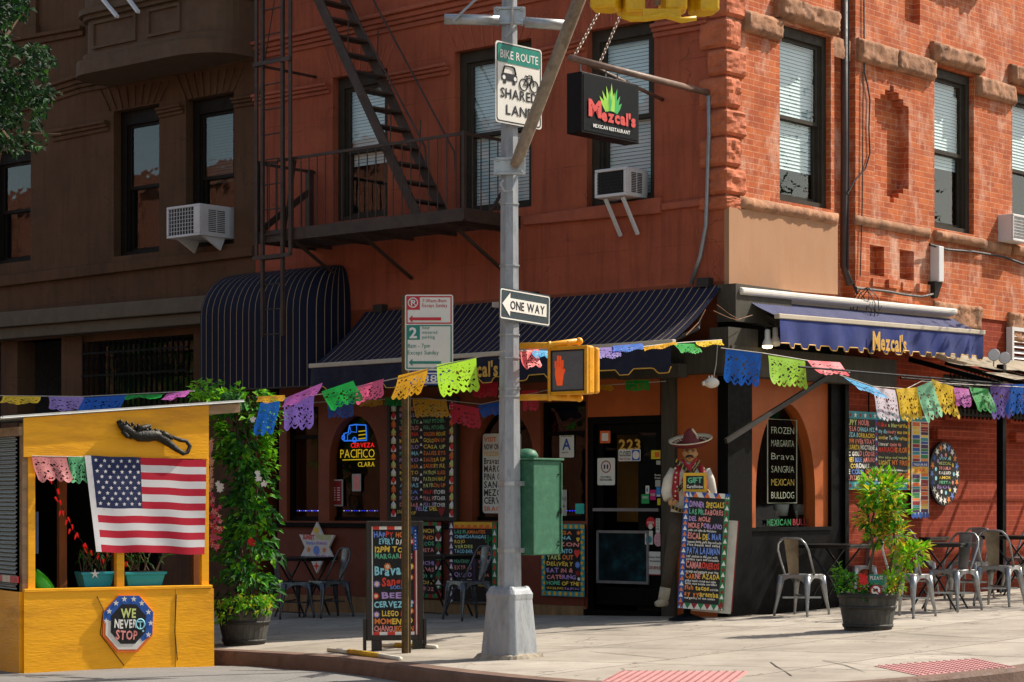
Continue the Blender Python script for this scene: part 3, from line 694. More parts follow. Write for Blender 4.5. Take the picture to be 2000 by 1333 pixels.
# avenue side of the shopfront
xa=RR.p(1456,900)[0]; xb=RR.p(1617,900)[0]; zt=RR.p(1530,735)[1]; zm=RR.p(1535,1030)[1]
aw=RR.p(1476,900)[0],RR.p(1592,900)[0],zm,RR.p(1532,787)[1],(.16,'open')
mb=MB(RR.M); wallrects(mb,xa,xb,zm,zt,[aw]); arch_fill(mb,aw,.16,zs=.25,n=14); mb.build('avenue_panel','store_orange',red,org=RR.M)
mb=MB(RR.M); mb.rect(aw[0],aw[2],aw[1],aw[3],.12); mb.build('shop_window','glass_shop',red,org=RR.M)
mb=MB(RR.M); mb.box(-.09,-.09,-.15,xa,.05,ZS-.1); mb.box(xa,-.05,-.15,xk,.05,zm); mb.box(xb,-.05,zm,xk,.05,ZS-.1); mb.box(xa,-.02,zt,xb,.05,ZS-.1)
mb.box(xk-.05,-.09,-.1,xk+.03,-.05,RR.p(1630,740)[1]); mb.box(xa,-.075,zm-.04,xb,-.05,zm)
mb.build('shop_frame','black_paint',red,org=RR.M)
mb=MB(RR.M); mb.quad((.1,1.3,0),(xk,1.3,0),(xk,1.3,3.2),(.1,1.3,3.2)); mb.quad((.1,.1,.6),(xk,.1,.6),(xk,1.3,.6),(.1,1.3,.6)); mb.quad((xk,.1,0),(xk,1.3,0),(xk,1.3,3.2),(xk,.1,3.2)); mb.quad((.1,.1,0),(.1,1.3,0),(.1,1.3,3.2),(.1,.1,3.2)); mb.quad((.1,.1,2.9),(xk,.1,2.9),(xk,1.3,2.9),(.1,1.3,2.9))
mb.build('window_bay','room_brown',red,org=RR.M)
# dark timber housing under the awnings round the corner
mb=MB(RR.M); p=RR.p(1500,690,.2)[1]; q=RR.p(1500,738,.2)[1]
mb.box(-.2,-.22,q,xk+.9,.0,p+.05); mb.build('fascia_beam','wood_grey',red,org=RR.M)
mb=MB(L.M); p=L.p(1250,690,.25)[1]; q=L.p(1250,735,.25)[1]
mb.box(-6.2,-.25,q,.15,.0,p+.1); mb.box(-1.2,-.42,L.p(1290,738,.4)[1],-.35,-.25,L.p(1290,712,.4)[1]); mb.build('fascia_beam','wood_grey',red)
mb=MB(RR.M); c=RR.p(1432,655,.3); mb.box(c[0]+.05,-.20,c[1]-.18,c[0]+.62,.05,c[1]+.10); mb.box(-.1,-.2,c[1]+.17,1.0,.05,ZS-.05); mb.build('shutter_drum','wood_grey',red,org=RR.M)
# ================================================================== brown neighbour
XW=-22.0
brn=thing('brownstone_house','dark brown brownstone house with bay window next to the red corner building','building',at(L.M,XB-6,0,0))
BW=[hole(L,-20,60,283,514,u) if 0 else hole(L,-24,60,290,514,18) for u in (1,)]+[hole(L,222,311,210,497),hole(L,363,457,187,481)]
zc=L.p(190,655)[1]; zc0=L.p(190,606)[1]
bup=[(h[0],h[1],h[2]+3.75,h[3]+3.75,h[4]) for h in BW[:1]]
mb=MB(L.M); wallrects(mb,XW,XB-.004,zc,TOP,BW+bup+[(XB-.03,XB-.004,zc,TOP,.0)])
mb.build('brownstone_wall','brownstone',brn)
for h,bf in zip(BW+bup,(0,0,.55,.3)): window(brn,L,h[0],h[1],h[2],h[3],.13,casing='window_dark',blind='blind_dark',bfrac=bf,cw=.13,head=.2,split=.5)
mb=MB(L.M)
mould(mb,L,-300,294,332,160,150,182,BELT); mould(mb,L,160,150,182,499,88,118,BELT)
mould(mb,L,-10,83,103,166,52,70,((0,.4,.1),(.4,1,.05)))
for a in ((105,256,278,214,236,256),(312,213,232,360,204,222),(459,193,212,498,187,206)): mould(mb,L,*a,((0,.3,.10),(.3,.62,.07),(.62,1,.035)))
bar(mb,L,-300,578,598,499,481,501,.07)
mb.build('belt_course','brownstone',brn,bevel=.012)
mb=MB(L.M); bar(mb,L,-300,640,668,498,575,605,.30); bar(mb,L,-300,668,690,498,606,628,.22)
mb.build('cornice','cornice_grey',brn,bevel=.012)
mb=MB(L.M)
for (u0,u1,vb,vt) in ((196,330,208,168),(345,474,186,140)):
    for i in range(9):
        t=i/8; ub=u0+(u1-u0)*(.14+.72*t); ut=u0+(u1-u0)*t; sl=-.19*(ub-(u0+u1)/2); p=L.p(ub,vb+sl); q=L.p(ut,vt+sl)
        mb.hexa([(p[0]-.025,-.02,p[1]),(p[0]+.025,-.02,p[1]),(p[0]+.025,.02,p[1]),(p[0]-.025,.02,p[1]),(q[0]-.025,-.02,q[1]),(q[0]+.025,-.02,q[1]),(q[0]+.025,.02,q[1]),(q[0]-.025,.02,q[1])])
a=L.p(46,72); b=L.p(76,-200); mb.box(a[0],-.06,a[1],b[0],.02,b[1]); mb.box(a[0]-.04,-.09,a[1]-.05,b[0]+.04,.02,a[1]+.1)
mb.build('voussoir','brownstone',brn)
# the rounded bay (oriel)
xo0=L.p(160,100,.55)[0]; xo1=L.p(480,70,.2)[0]; zo=L.p(300,122,.75)[1]
def bayplan(d,x0,x1,r,n=7):
    pts=[(x0,.05)]
    for i in range(n+1):
        t=math.pi-math.pi/2*i/n; pts.append((x0+r+r*math.cos(t),-(d-r)-r*math.sin(t)))
    for i in range(n+1):
        t=math.pi/2-math.pi/2*i/n; pts.append((x1-r*1.6+r*1.6*math.cos(t),-(d-r)-r*math.sin(t)))
    return pts+[(x1,.05)]
mb=MB(L.M); h1=.36
mb.slab(bayplan(.86,xo0-.06,xo1+.04,.5),zo,zo+.2); mb.slab(bayplan(.76,xo0,xo1,.45),zo+.2,zo+.30); mb.slab(bayplan(.70,xo0+.05,xo1-.04,.42),zo+.30,zo+.78)
mb.slab(bayplan(.76,xo0,xo1,.45),zo+.78,zo+.84); mb.slab(bayplan(.82,xo0-.04,xo1+.02,.48),zo+.84,zo+.92); mb.slab(bayplan(.74,xo0+.02,xo1-.02,.45),zo+.92,zo+1.1); mb.slab(bayplan(.68,xo0+.08,xo1-.06,.42),zo+1.1,zo+4.2)
xm=(xo0+xo1)/2
for xA,xB_ in ((xo0+.45,xm-.12),(xm+.12,xo1-.72)):
    for (x0,z0,x1,z1) in ((xA,zo+.36,xB_,zo+.40),(xA,zo+.70,xB_,zo+.74),(xA,zo+.40,xA+.04,zo+.70),(xB_-.04,zo+.40,xB_,zo+.70)): mb.box(x0,-.735,z0,x1,-.69,z1)
mb.build('bay','brownstone_light',brn)
# ground floor: pilasters, dark doorway, window with iron grille
zg=-.6
mb=MB(L.M)
for u0,u1 in ((4,36),(122,162)): a=L.p(u0,720); b=L.p(u1,720); mb.box(a[0],-.02,zg,b[0],.3,zc)
a=L.p(162,660); b=L.p(499,640); mb.box(a[0],.02,L.p(250,662)[1],b[0],.3,zc); c=L.p(378,700); mb.box(c[0],.0,zg,b[0],.3,zc); mb.box(a[0],.0,zg,c[0],.3,L.p(270,830)[1])
mb.build('shopfront','brownstone',brn)
mb=MB(L.M); mb.box(XW,.9,zg,XB,.95,zc); mb.quad((XW,.25,zc-.01),(XB,.25,zc-.01),(XB,.95,zc-.01),(XW,.95,zc-.01)); mb.build('interior','room_dark',brn)
mb=MB(L.M); a=L.p(170,650); mb.rect(a[0],L.p(270,830)[1],c[0],zc-.15,.2); mb.build('shop_window','glass_shop',brn)
mb=MB(L.M)
x=a[0]+.05; za=L.p(270,780)[1]-.6; zb_=L.p(270,672)[1]
while x<c[0]-.03:
    mb.tube([(x,-.1,za),(x,-.1,zb_)],.012,5); mb.tube([(x,-.1,zb_),(x,-.1,zb_+.07)],[.022,.002],5); x+=.115
for z in (zb_-.1,zb_-.42): mb.beam((a[0],-.1,z),(c[0],-.1,z),.02,.03)
x=a[0]+.05
while x<c[0]-.15:
    mb.tube([(x+.0575+.045*math.cos(t*.7),-.1,zb_-.26+.10*math.sin(t*.7)) for t in range(9)],.008,4,closed=True); x+=.115
mb.build('window_grille','black_paint',brn)
mb=MB(L.M); mb.quad((XW,D,-.5),(XB-.02,D,-.5),(XB-.02,D,TOP),(XW,D,TOP)); mb.quad((XW,0,TOP),(XW,D,TOP),(XB-.01,D,TOP),(XB-.01,0,TOP)); mb.quad((XW,0,-.5),(XW,D,-.5),(XW,D,TOP),(XW,0,TOP)); mb.build('roof','room_dark',brn)
# ================================================================== the houses across the street (seen only in the panes)
brick('brick_far','8a5a44','7a4c39','a08a78'); 
def oppo(fr,x0,x1,yy,hh,label):
  opp=thing('opposite_house',label,'building',at(fr.M,x0,yy,0),'rows across the streets')
  mb=MB(fr.M); hs=[(x,x+1.2,z,z+2.0,(.2,'open')) for x in range(x0+1,x1-2,3) for z in (1.2,4.8,8.4)]
  k=len(mb.v); wallrects(mb,x0,x1,-2.5,hh,[(a,b,c_,d_,.2) for a,b,c_,d_,_ in hs]); inv=fr.M.inverted(); mb.v=[fr.M@Vector((q.x,yy-q.y,q.z)) for q in [inv@v for v in mb.v]]
  mb.box(x0,yy-10,-2.5,x1,yy-.6,hh-.1); mb.build('facade','brick_far',opp)
oppo(L,-62,4,-21.5,11,'brick row across the side street, outside the picture')
oppo(RR,2,60,-25,11,'brick row across the avenue, outside the picture')
# ================================================================== awnings
def stripes(name,c1,c2,per=.105,wd=.1,var=0):
    m,n=newmat(name); co=n.coord(); sp=n.new('ShaderNodeSeparateXYZ'); n.link(co,sp.inputs[0])
    fr=n.math('FRACT',n.math('DIVIDE',sp.outputs[0],per)); k=n.math('LESS_THAN',fr,wd)
    out=n.mix(n.ramp(n.noise(co,2.5,5),[(.35,0.),(.75,.4)]),lin(c1),tuple(x*.5 for x in lin(c1)))
    out=n.mix(k,out,lin(c2)); n.link(out,n.b.inputs['Base Color']); n.b.inputs['Roughness'].default_value=.8; n.b.inputs['Specular IOR Level'].default_value=.2
    n.bump(n.noise(co,9,4),.25,.02)
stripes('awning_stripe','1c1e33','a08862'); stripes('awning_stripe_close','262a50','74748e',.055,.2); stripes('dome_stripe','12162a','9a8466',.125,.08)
mat('valance_shaded','0e1128',.75,var=.2,scale=3,bump=.2,bscale=12); mat('valance_sunlit','162868',.75,var=.2,scale=3,bump=.2,bscale=12); mat('awning_bar','b9ad98',.5,var=.15,scale=5,dirt='8a7c66',damt=.5); mat('gold_letter','c99a3c',.6,var=.15); mat('awning_arm','2a2622',.5,var=.2)  # one navy valance cloth twice: shade and sun are put into the colours
mat('cassette_white','d6d0c4',.5,var=.08)
def scallop(x0,x1,zt,zb,per,dep,flat=.55):
    pts=[(x0,zt)]; pts.append((x0,zb)); x=x0; k=0
    n=max(2,int((x1-x0)/per)); s=(x1-x0)/n
    for i in range(n):
        a=x0+i*s; pts+=[(a+s*.1,zb),(a+s*.5,zb),(a+s*.62,zb-dep),(a+s*.95,zb-dep)]
    pts+=[(x1,zb),(x1,zt)]; return pts
def awning(name,label,fr,X0,X1,Z0a,Z0b,n0,Z1a,Z1b,n1,stripe,val_h,per,dep,letters,lx,group,cass=None,sag=.06):
    t=thing(name,label,'awning',at(fr.M,X0,-n0,Z1a),group)
    mb=MB(fr.M)
    def f(a,b):
        x=X0+(X1-X0)*a
        zt=Z0a+(Z0b-Z0a)*a; zb=Z1a+(Z1b-Z1a)*a
        return (x,-(n0+(n1-n0)*b),zt+(zb-zt)*b-sag*4*b*(1-b)*(.75+.25*math.sin(a*9))-.014*math.sin(a*43)*b-.035*abs(math.sin(a*math.pi*5))*b*(1-b)*2*(.3 if cass else 1)-.01*math.sin(a*90+b*7)*b*(1-b))
    mb.smooth=True; mb.grid(120,12,lambda a,b:f(a,b)); mb.build('canopy',stripe,t,org=fr.M)
    mb=MB(fr.M); mb.beam((X0-.03,-n1,Z1a),(X1+.03,-n1,Z1b),.07,.055); mb.build('front_bar','awning_bar',t,org=fr.M,bevel=.008)
    mb=MB(fr.M); sc=scallop(0,X1-X0,0,-val_h,per,dep); 
    # valance hangs from the bar; built in short upright strips so that it can ripple
    k=160
    def bot(x):
        fx=(x/(X1-X0)*round((X1-X0)/per))%1; 
        if fx<.10: return 0.
        if fx<.5: return 0.
        if fx<.62: return (fx-.5)/.12
        if fx<.93: return 1.
        return max(0,(1-fx)/.07)
    def vf(a,b):
        x=(X1-X0)*a; z=Z1a+(Z1b-Z1a)*a-.03; h=(val_h+dep*bot(x))*b; return (X0+x,-n1-.02-.018*math.sin(a*57)*b-.012*math.sin(a*23+1)*b,z-h)
    mb.smooth=True; mb.grid(k,4,vf); val=mb.build('valance','valance_sunlit' if cass else 'valance_shaded',t,org=fr.M)
    mb=MB(fr.M); mb.tube([Vector(vf(i/k,1))+Vector((0,-.003,.004)) for i in range(k+1)],.007,4); mb.build('piping','gold_letter',val,org=fr.M)
    mb=MB(fr.M)
    lab_letters(mb,letters,lx[0],lx[1],Z1a-.03-val_h*.86,val_h*.74,-n1-.052)
    mb.build('lettering','gold_letter',val,org=fr.M)
    mb=MB(fr.M)
    na=3
    for i in range(na):
        x=X0+.25+(X1-X0-.5)*i/(na-1); mb.tube([(x,-n0,Z0a-.12),(x+.25,-(n0+n1)*.5,(Z0a+Z1a)/2-.16),(x,-n1+.03,Z1a-.03)],.022,6)
        mb.cbox((x,-.04,Z0a+.03),(.16,.12,.1))
    mb.build('folding_arm','awning_arm',t,org=fr.M)
    if cass:
        mb=MB(fr.M); A,B,za,zb2=cass; mb.hexa([(A,-.24,za-.065),(B,-.24,zb2-.065),(B,-.02,zb2-.14),(A,-.02,za-.14),(A,-.24,za),(B,-.24,zb2),(B,-.02,zb2+.02),(A,-.02,za+.02)]); mb.build('cassette','cassette_white',t,org=fr.M,bevel=.02)
    return t
def lab_letters(mb,s,x0,x1,z,h,y):
    # blackletter-like word: condensed heavy capitals with a tall M
    tot=x1-x0; text(mb,s[0],x0,x0+tot*.22,z-h*.05,h*1.12,y,bold=.03); text(mb,s[1:],x0+tot*.235,x1,z,h*.98,y,bold=.03,gap=.06)
lx=(L.p(888,745,1.02)[0],L.p(976,745,1.02)[0])
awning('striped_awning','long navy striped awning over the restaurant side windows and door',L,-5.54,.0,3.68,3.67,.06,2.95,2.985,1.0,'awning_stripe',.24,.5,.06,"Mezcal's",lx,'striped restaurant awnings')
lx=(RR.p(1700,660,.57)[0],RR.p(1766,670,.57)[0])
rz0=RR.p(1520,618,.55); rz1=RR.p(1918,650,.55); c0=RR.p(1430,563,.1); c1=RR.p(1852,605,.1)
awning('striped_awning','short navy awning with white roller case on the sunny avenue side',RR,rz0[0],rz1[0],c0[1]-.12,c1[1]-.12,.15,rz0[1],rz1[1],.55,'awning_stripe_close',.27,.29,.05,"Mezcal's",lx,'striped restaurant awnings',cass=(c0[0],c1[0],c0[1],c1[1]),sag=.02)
# bullnose awning over the side entrance
nb=off_for(L,687,613,700); xr=L.p(687,700)[0]; xl=L.p(380,690,nb)[0]; zb=L.p(500,760,nb)[1]; zt=L.p(560,527,.1)[1]
dome=thing('bullnose_awning','rounded dark pinstriped entrance awning between the brown and red houses','awning',at(L.M,(xl+xr)/2,0,zb))
mb=MB(L.M)
def path(t,ins):                               # round the three sides in plan, drawn in by ins towards the wall
    w_=xr-xl; d=nb; r=.22; segs=[('l',(xl,.0),(xl,-d+r)),('c',(xl+r,-d+r),180),('l',(xl+r,-d),(xr-r,-d)),('c',(xr-r,-d+r),270),('l',(xr,-d+r),(xr,0))]
    lens=[d-r,r*1.57,w_-2*r,r*1.57,d-r]; s=t*sum(lens)
    for sg,l_ in zip(segs,lens):
        if s<=l_+1e-6:
            q=s/l_
            if sg[0]=='l': x=sg[1][0]+(sg[2][0]-sg[1][0])*q; y=sg[1][1]+(sg[2][1]-sg[1][1])*q
            else:
                a=R_(sg[2]+90*q); x=sg[1][0]+r*math.cos(a); y=sg[1][1]+r*math.sin(a)
            break
        s-=l_
    xc=(xl+xr)/2; k=1-ins*.16
    return xc+(x-xc)*k, y*(1-ins)
def df(a,b):
    # b 0..1: straight skirt, then a quarter round over to the wall
    if b<.5: ins=0; z=zb+(zt-zb)*.62*(b/.5)
    else:
        t=(b-.5)/.5*math.pi/2; ins=1-math.cos(t)**.9 if t<math.pi/2-1e-6 else 1; z=zb+(zt-zb)*(.62+.38*math.sin(t))
    x,y=path(a,ins); return (x,y-.02,z)
mb.smooth=True; mb.grid(60,16,df,uv=True); mb.build('canopy','dome_stripe',dome)
m=MATS['dome_stripe']; nt_=m.node_tree
# stripes follow the cloth round the three sides: use its own width coordinate
for nn in list(nt_.nodes):
    if nn.type=='SEPXYZ':
        uvn=nt_.nodes.new('ShaderNodeTexCoord'); mp=nt_.nodes.new('ShaderNodeVectorMath'); mp.operation='SCALE'; mp.inputs['Scale'].default_value=(xr-xl+2*nb)
        nt_.links.new(uvn.outputs['UV'],mp.inputs[0]); nt_.links.new(mp.outputs[0],nn.inputs[0])
mb=MB(L.M); mb.tube([Vector((*path(i/30,0),zb))+Vector((0,-.02,0)) for i in range(31)],.012,5); mb.build('hem_frame','awning_arm',dome)
# ================================================================== fire escape on the red house
mat('escape_iron','3a2a20',.6,var=.25,scale=5,bump=.15,dirt='4a3a30',damt=.5)
nfe=off_for(L,625,505,322)*.92
xfl=L.p(505,322,nfe)[0]; xfr=L.p(906,420,nfe)[0]; zf=L.p(740,447,nfe)[1]; zr=L.p(740,285,nfe)[1]
fe=thing('fire_escape','brown iron fire escape balcony with steep stair and drop ladder on the red house','fire escape',at(L.M,(xfl+xfr)/2,0,zf))
mb=MB(L.M)
mb.box(xfl,-nfe-.02,zf-.02,xfr,-nfe+.02,zf+.13); mb.box(xfr-.02,-nfe+.02,zf-.02,xfr+.02,0,zf+.13); mb.box(xfl-.02,-nfe+.02,zf-.02,xfl+.02,0,zf+.13)
y=-nfe+.06
while y<-.04: mb.box(xfl+.03,y,zf+.01,xfr-.03,y+.028,zf+.05); y+=.062
for i in range(5):
    x=xfl+.3+(xfr-xfl-.6)*i/4; mb.box(x-.02,-nfe+.02,zf-.03,x+.02,0,zf+.01)
mb.build('platform','escape_iron',fe)
mb=MB(L.M)
for z in (zr,zr-.40):
    if z==zr:
        mb.beam((xfl+.35,-nfe,z),(xfr,-nfe,z),.02,.035); mb.beam((xfr,-nfe,z),(xfr,0,z),.02,.035); mb.beam((xfl,-nfe,z),(xfl,0,z),.02,.035); mb.beam((xfl,-nfe,z),(xfl+.35,-nfe,z-.02),.02,.035)
x=xfl+.05
while x<xfr: mb.tube([(x,-nfe,zf+.1),(x,-nfe,zr)],.008,5); x+=.145
y=-nfe
while y<-.02: mb.tube([(xfr,y,zf+.1),(xfr,y,zr)],.008,5); mb.tube([(xfl,y,zf+.1),(xfl,y,zr)],.008,5); y+=.15
for x in (xfl,xfr): mb.box(x-.02,-nfe-.02,zf,x+.02,-nfe+.02,zr+.03)
mb.box(xfl-.04,-.14,zf,xfl+.04,-.06,zr+.02)
mb.beam((xfl+.45,-nfe+.02,zf+.1),(xfl+.65,-nfe+.02,zr-.02),.03,.03); mb.beam((xfl+.02,-nfe+.02,zf+.15),(xfl+.02,-.1,zr-.25),.03,.08)
mb.build('railing','escape_iron',fe)
# stair: two flat stringers and treads
no=nfe-.12; ni=no-.52
a0=L.p(622,0,no); a1=L.p(812,415,no); sl=(a1[1]-a0[1])/(a1[0]-a0[0])
xt=a0[0]-.7; ztp=a0[1]-.7*sl; xb_=a1[0]; zb_=zf+.08; xb_=a1[0]+(zb_-a1[1])/sl
mb=MB(L.M)
for yy in (-no,-ni): mb.beam((xt,yy,ztp),(xb_,yy,zb_),.02,.13)
mb.build('stair_stringer','escape_iron',fe)
mb=MB(L.M); nst=int((ztp-zb_)/.235)
for i in range(1,nst):
    z=zb_+(ztp-zb_)*i/nst; x=xb_+(xt-xb_)*i/nst
    for k in range(4): mb.box(x-.09+.05*k,-no+.01,z-.012,x-.055+.05*k,-ni-.01,z+.012)
mb.build('stair_tread','escape_iron',fe)
mb=MB(L.M)
for yy in (-no,-ni):
    o_=.55; mb.tube([(xt,yy,ztp+o_),(xb_+.1,yy,zb_+o_+.3),(xb_+.12,yy,zb_+.6)],.012,6)
    for t in (.2,.5,.8):
        x=xt+(xb_-xt)*t; z=ztp+(zb_-ztp)*t; mb.tube([(x,yy,z),(x+.02,yy,z+.5)],.009,5)
mb.build('handrail','escape_iron',fe)
# drop ladder with its guide frame
nl=nfe+.05
xa_=L.p(513,300,nl)[0]; xb2=L.p(552,300,nl)[0]; zbot=L.p(530,658,nl)[1]; ztop=9.5
mb=MB(L.M)
for x in (xa_,xb2): mb.box(x-.022,-nl-.02,zbot,x+.022,-nl+.02,ztop)
z=zbot+.03
while z<ztop: mb.tube([(xa_,-nl,z),(xb2,-nl,z)],.010,6); z+=.315
mb.build('drop_ladder','escape_iron',fe)
mb=MB(L.M); xg0=L.p(501,300,nl)[0]; xg1=L.p(567,300,nl)[0]; zgl=L.p(530,502,nl)[1]
for x in (xg0,xg1): mb.box(x-.025,-nl-.012,zgl,x+.025,-nl+.012,ztop)
for v in (122,502,-120): 
    z=L.p(530,v,nl)[1]; mb.box(xg0-.03,-nl-.04,z-.025,xg1+.03,-nl-.022,z+.025)
for v in (122,-120):
    z=L.p(530,v,nl)[1]; mb.beam((xg0,-nl,z),(xg0,0,z),.03,.03)
mb.tube([(xg0+.02,-nl+.03,L.p(530,180,nl)[1]),((xa_+xb2)/2,-nl+.03,L.p(530,0,nl)[1]),(xg1,-nl+.03,8.8)],.008,5)
mb.build('ladder_guide','escape_iron',fe)
mb=MB(L.M)
for x in (xfl+.6,(xfl+xfr)/2,xfr-.25): mb.beam((x,-nfe+.05,zf-.02),(x,-.02,zf-.5),.03,.035)
mb.beam((xfr-.0,-nfe*.55,zf+.1),(xfr+.0,-.02,zf+.75),.03,.03)
mb.build('bracket','escape_iron',fe)
# ================================================================== window air conditioners
mat('ac_white','cfccc9',.5,var=.08,scale=5,dirt='a39a90',damt=.4); mat('ac_grille','2c2b29',.6,var=.3,scale=30); mat('ac_grey','9a9896',.5,var=.1)
def aircon(label,fr,u0,u1,v0,v1,n,depth,kind,legs):
    a=fr.p(u0,v1,n); b=fr.p(u1,v0,n); x0,x1,z0,z1=a[0],b[0],a[1],b[1]
    t=thing('air_conditioner',label,'air conditioner',at(fr.M,x0,-n,z0),'window air conditioners')
    mb=MB(fr.M); f=.035
    mb.box(x0,-n+.03,z0,x1,-n+depth,z1)
    for A in ((x0,z0,x1,z0+f),(x0,z1-f,x1,z1),(x0,z0+f,x0+f,z1-f),(x1-(.13 if kind==2 else f),z0+f,x1,z1-f)): mb.box(A[0],-n,A[1],A[2],-n+.03,A[3])
    mb.build('case','ac_white',t,bevel=.008)
    xr_=x1-(.13 if kind==2 else f)
    mb=MB(fr.M); mb.rect(x0+f,z0+f,xr_,z1-f,-n+.027); mb.build('coil','ac_grille',t)
    mb=MB(fr.M); k=9 if kind==2 else 16
    for i in range(1,k): x=x0+f+(xr_-x0-f)*i/k; mb.box(x-.003,-n+.004,z0+f,x+.003,-n+.012,z1-f)
    kk=7
    for i in range(1,kk): z=z0+f+(z1-z0-2*f)*i/kk; mb.box(x0+f,-n+.004,z-.003,xr_,-n+.012,z+.003)
    mb.build('guard',('ac_white' if kind==2 else 'ac_grille'),t)
    mb=MB(fr.M); ya=-n+depth*.25; yb=-n+depth*.72
    for i in range(12):
        z=z0+(z1-z0)*(.16+.66*i/11)
        for y0_,y1_ in ((ya,(ya+yb)/2-.01),((ya+yb)/2+.01,yb)): mb.box(x1-.001,y0_,z-.006,x1+.003,y1_,z+.006)
    mb.build('louvre','ac_grille',t)
    mb=MB(fr.M)
    if legs=='strut':
        for x in (x0+.12,x0+.12+(x1-x0)*.55): mb.beam((x,-n+.05,z0-.01),(x+.05,-.03,z0-.42),.04,.03)
    elif legs=='tri':
        for x in (x0+.1,x1-.06): mb.add([(x,-n+.08,z0),(x+.03,-n+.08,z0),(x+.03,-.02,z0),(x,-.02,z0),(x,-.1,z0-.17),(x+.03,-.1,z0-.17)],[(0,1,2,3),(0,4,5,1),(1,5,2),(0,3,4),(3,2,5,4)])
    if legs: mb.build('bracket','ac_white',t)
    return t
aircon('grey faced white air conditioner on two slanting struts in the right stucco window',L,1161,1222,325,388,.30,.42,1,'strut')
aircon('white air conditioner with wire guard sticking out of the brown house window',L,325,390,397,467,.5,.62,2,'tri')
aircon('white air conditioner at the right edge in a brick house window',RR,1979,2012,424,470,.22,.3,2,None)
t=thing('air_conditioner_support','pair of white slanting struts below the bay window top of the brown house','bracket',at(L.M,L.p(220,10,.95)[0],-.95,L.p(220,20,.95)[1]))
for u0,v0,u1,v1 in ((190,-14,229,33),(240,-16,270,24)):
    a=L.p(u0,v0,.78); b=L.p(u1,v1,.98); mb=MB(L.M); mb.beam((a[0],-.78,a[1]),(b[0],-.98,b[1]),.05,.035); mb.build('strut','ac_white',t)
# ================================================================== hanging sign with its bracket and chains
mat('pipe_brown','6a5142',.6,var=.3,scale=8,dirt='8d7a68',damt=.5); mat('sign_black','0d1012',.5,var=.1,spec=.1); mat('sign_side','120a08',.5,var=.2,spec=.15); mat('chain_metal','8f7d6c',.45,metal=.5,var=.2)
mat('ink_red','c8413a',.5,var=.1); mat('ink_lime','8fc23a',.5,var=.1); mat('ink_green','2f9c4b',.5,var=.1); mat('ink_white','d9d6cf',.5,var=.06); mat('ink_black','0c0c0c',.5,var=.1)
ub=off_for(L,1388,1113,150)
Xs=L.p(1388,183)[0]; zs=L.p(1388,183,0)[1]; ze=L.p(1113,113,ub)[1]
t=thing('sign_bracket','rusty pipe bracket with two chains and a brace carrying the hanging sign','bracket',at(L.M,Xs,0,zs))
mb=MB(L.M); mb.tube([(Xs,.0,zs),(Xs,-ub,ze)],.035,10); mb.cbox((Xs,-.01,zs),(.14,.03,.14)); mb.build('pipe','pipe_brown',t)
p=L.p(1294,195,0); q=off_for(L,1294,1150,150)
mb=MB(L.M); mb.tube([(p[0],0,p[1]),(Xs-.02,-ub*.87,ze-.02)],.022,8); mb.build('brace','pipe_brown',t)
def chain(mb,a,b,link=.055):
    a=Vector(a); b=Vector(b); d=(b-a); k=int(d.length/(link*.72)); dn=d.normalized(); s=dn.cross(Vector((0,0,1))).normalized(); u=s.cross(dn)
    for i in range(k):
        c=a+d*(i+.5)/k; r=s if i%2 else u; mb.tube([c+dn*(link/2*math.cos(j*math.pi/4))+r*(link*.27*math.sin(j*math.pi/4)) for j in range(8)],.006,4,closed=True)
for fr_,uw,vw in ((.97,1190,36),(.80,1224,38)):
    mb=MB(L.M); y=-ub*fr_; z=zs+(ze-zs)*fr_
    X2,Z2=L.p(uw,vw,ub*fr_*.72)
    chain(mb,(Xs,y,z+.03),(X2+(X2-Xs)*1.5,-ub*fr_*.72+.6,z+.03+(Z2-z)*2.6)) ; mb.build('chain','chain_metal',t)
# box sign
n0=None
def offX(X,u):                                  # distance in front of the wall where column u meets the upright plane X
    t_=(u-CX)/F; a=L.w(X,0); d=L.w(X,-1)-a
    k=(t_*a.y-a.x)/(d.x-t_*d.y); return k
xf=Xs-.0; nA=offX(Xs,1245); nB=offX(Xs,1133)
def zat(n_,v): y=L.w(Xs,-n_).y; return HC+(HY-v)/F*y
zt_=(zat(nA,165)+zat(nB,141))/2; zb3=(zat(nA,283)+zat(nB,257))/2
SM=L.M@Matrix.Translation((Xs+.02,-nB,zb3))@Matrix.Rotation(R_(90),4,'Z')   # sign face: x from the street end towards the wall
sw=nB-nA; sh=zt_-zb3
hs=thing('hanging_sign','black box sign with green agave and red lettering hung from a pipe over the pavement','sign',SM)
mb=MB(SM); mb.box(0,.0,0,sw,.20,sh); mb.build('box','sign_side',hs,bevel=.006)
mb=MB(SM); mb.box(.025,-.006,.025,sw-.025,.002,sh-.025); mb.build('face','sign_black',hs)
mb=MB(SM)
for i,(dx,rot,ln) in enumerate(((-.30,-.75,.30),(.30,.78,.24),(-.19,-.5,.36),(.2,.5,.33),(-.1,-.25,.42),(.1,.28,.42),(0,0,.47),(-.05,-.12,.34),(.06,.14,.33))):
    mb.mi=i%2; bx=sw*.5+dx*sw*.25; bz=sh*.44; h=ln*sh; c_,s_=math.cos(rot),math.sin(rot); w_=.030
    mb.add([(bx-w_*c_,-.009-i*.0005,bz+w_*s_),(bx+w_*c_,-.009-i*.0005,bz-w_*s_),(bx+w_*.9*c_+h*.5*s_,-.009-i*.0005,bz-w_*.9*s_+h*.5*c_),(bx+h*s_,-.009-i*.0005,bz+h*c_),(bx-w_*.9*c_+h*.5*s_,-.009-i*.0005,bz+w_*.9*s_+h*.5*c_)],[(0,1,2,3,4)])
mb.build('agave',['ink_lime','ink_green'],hs)
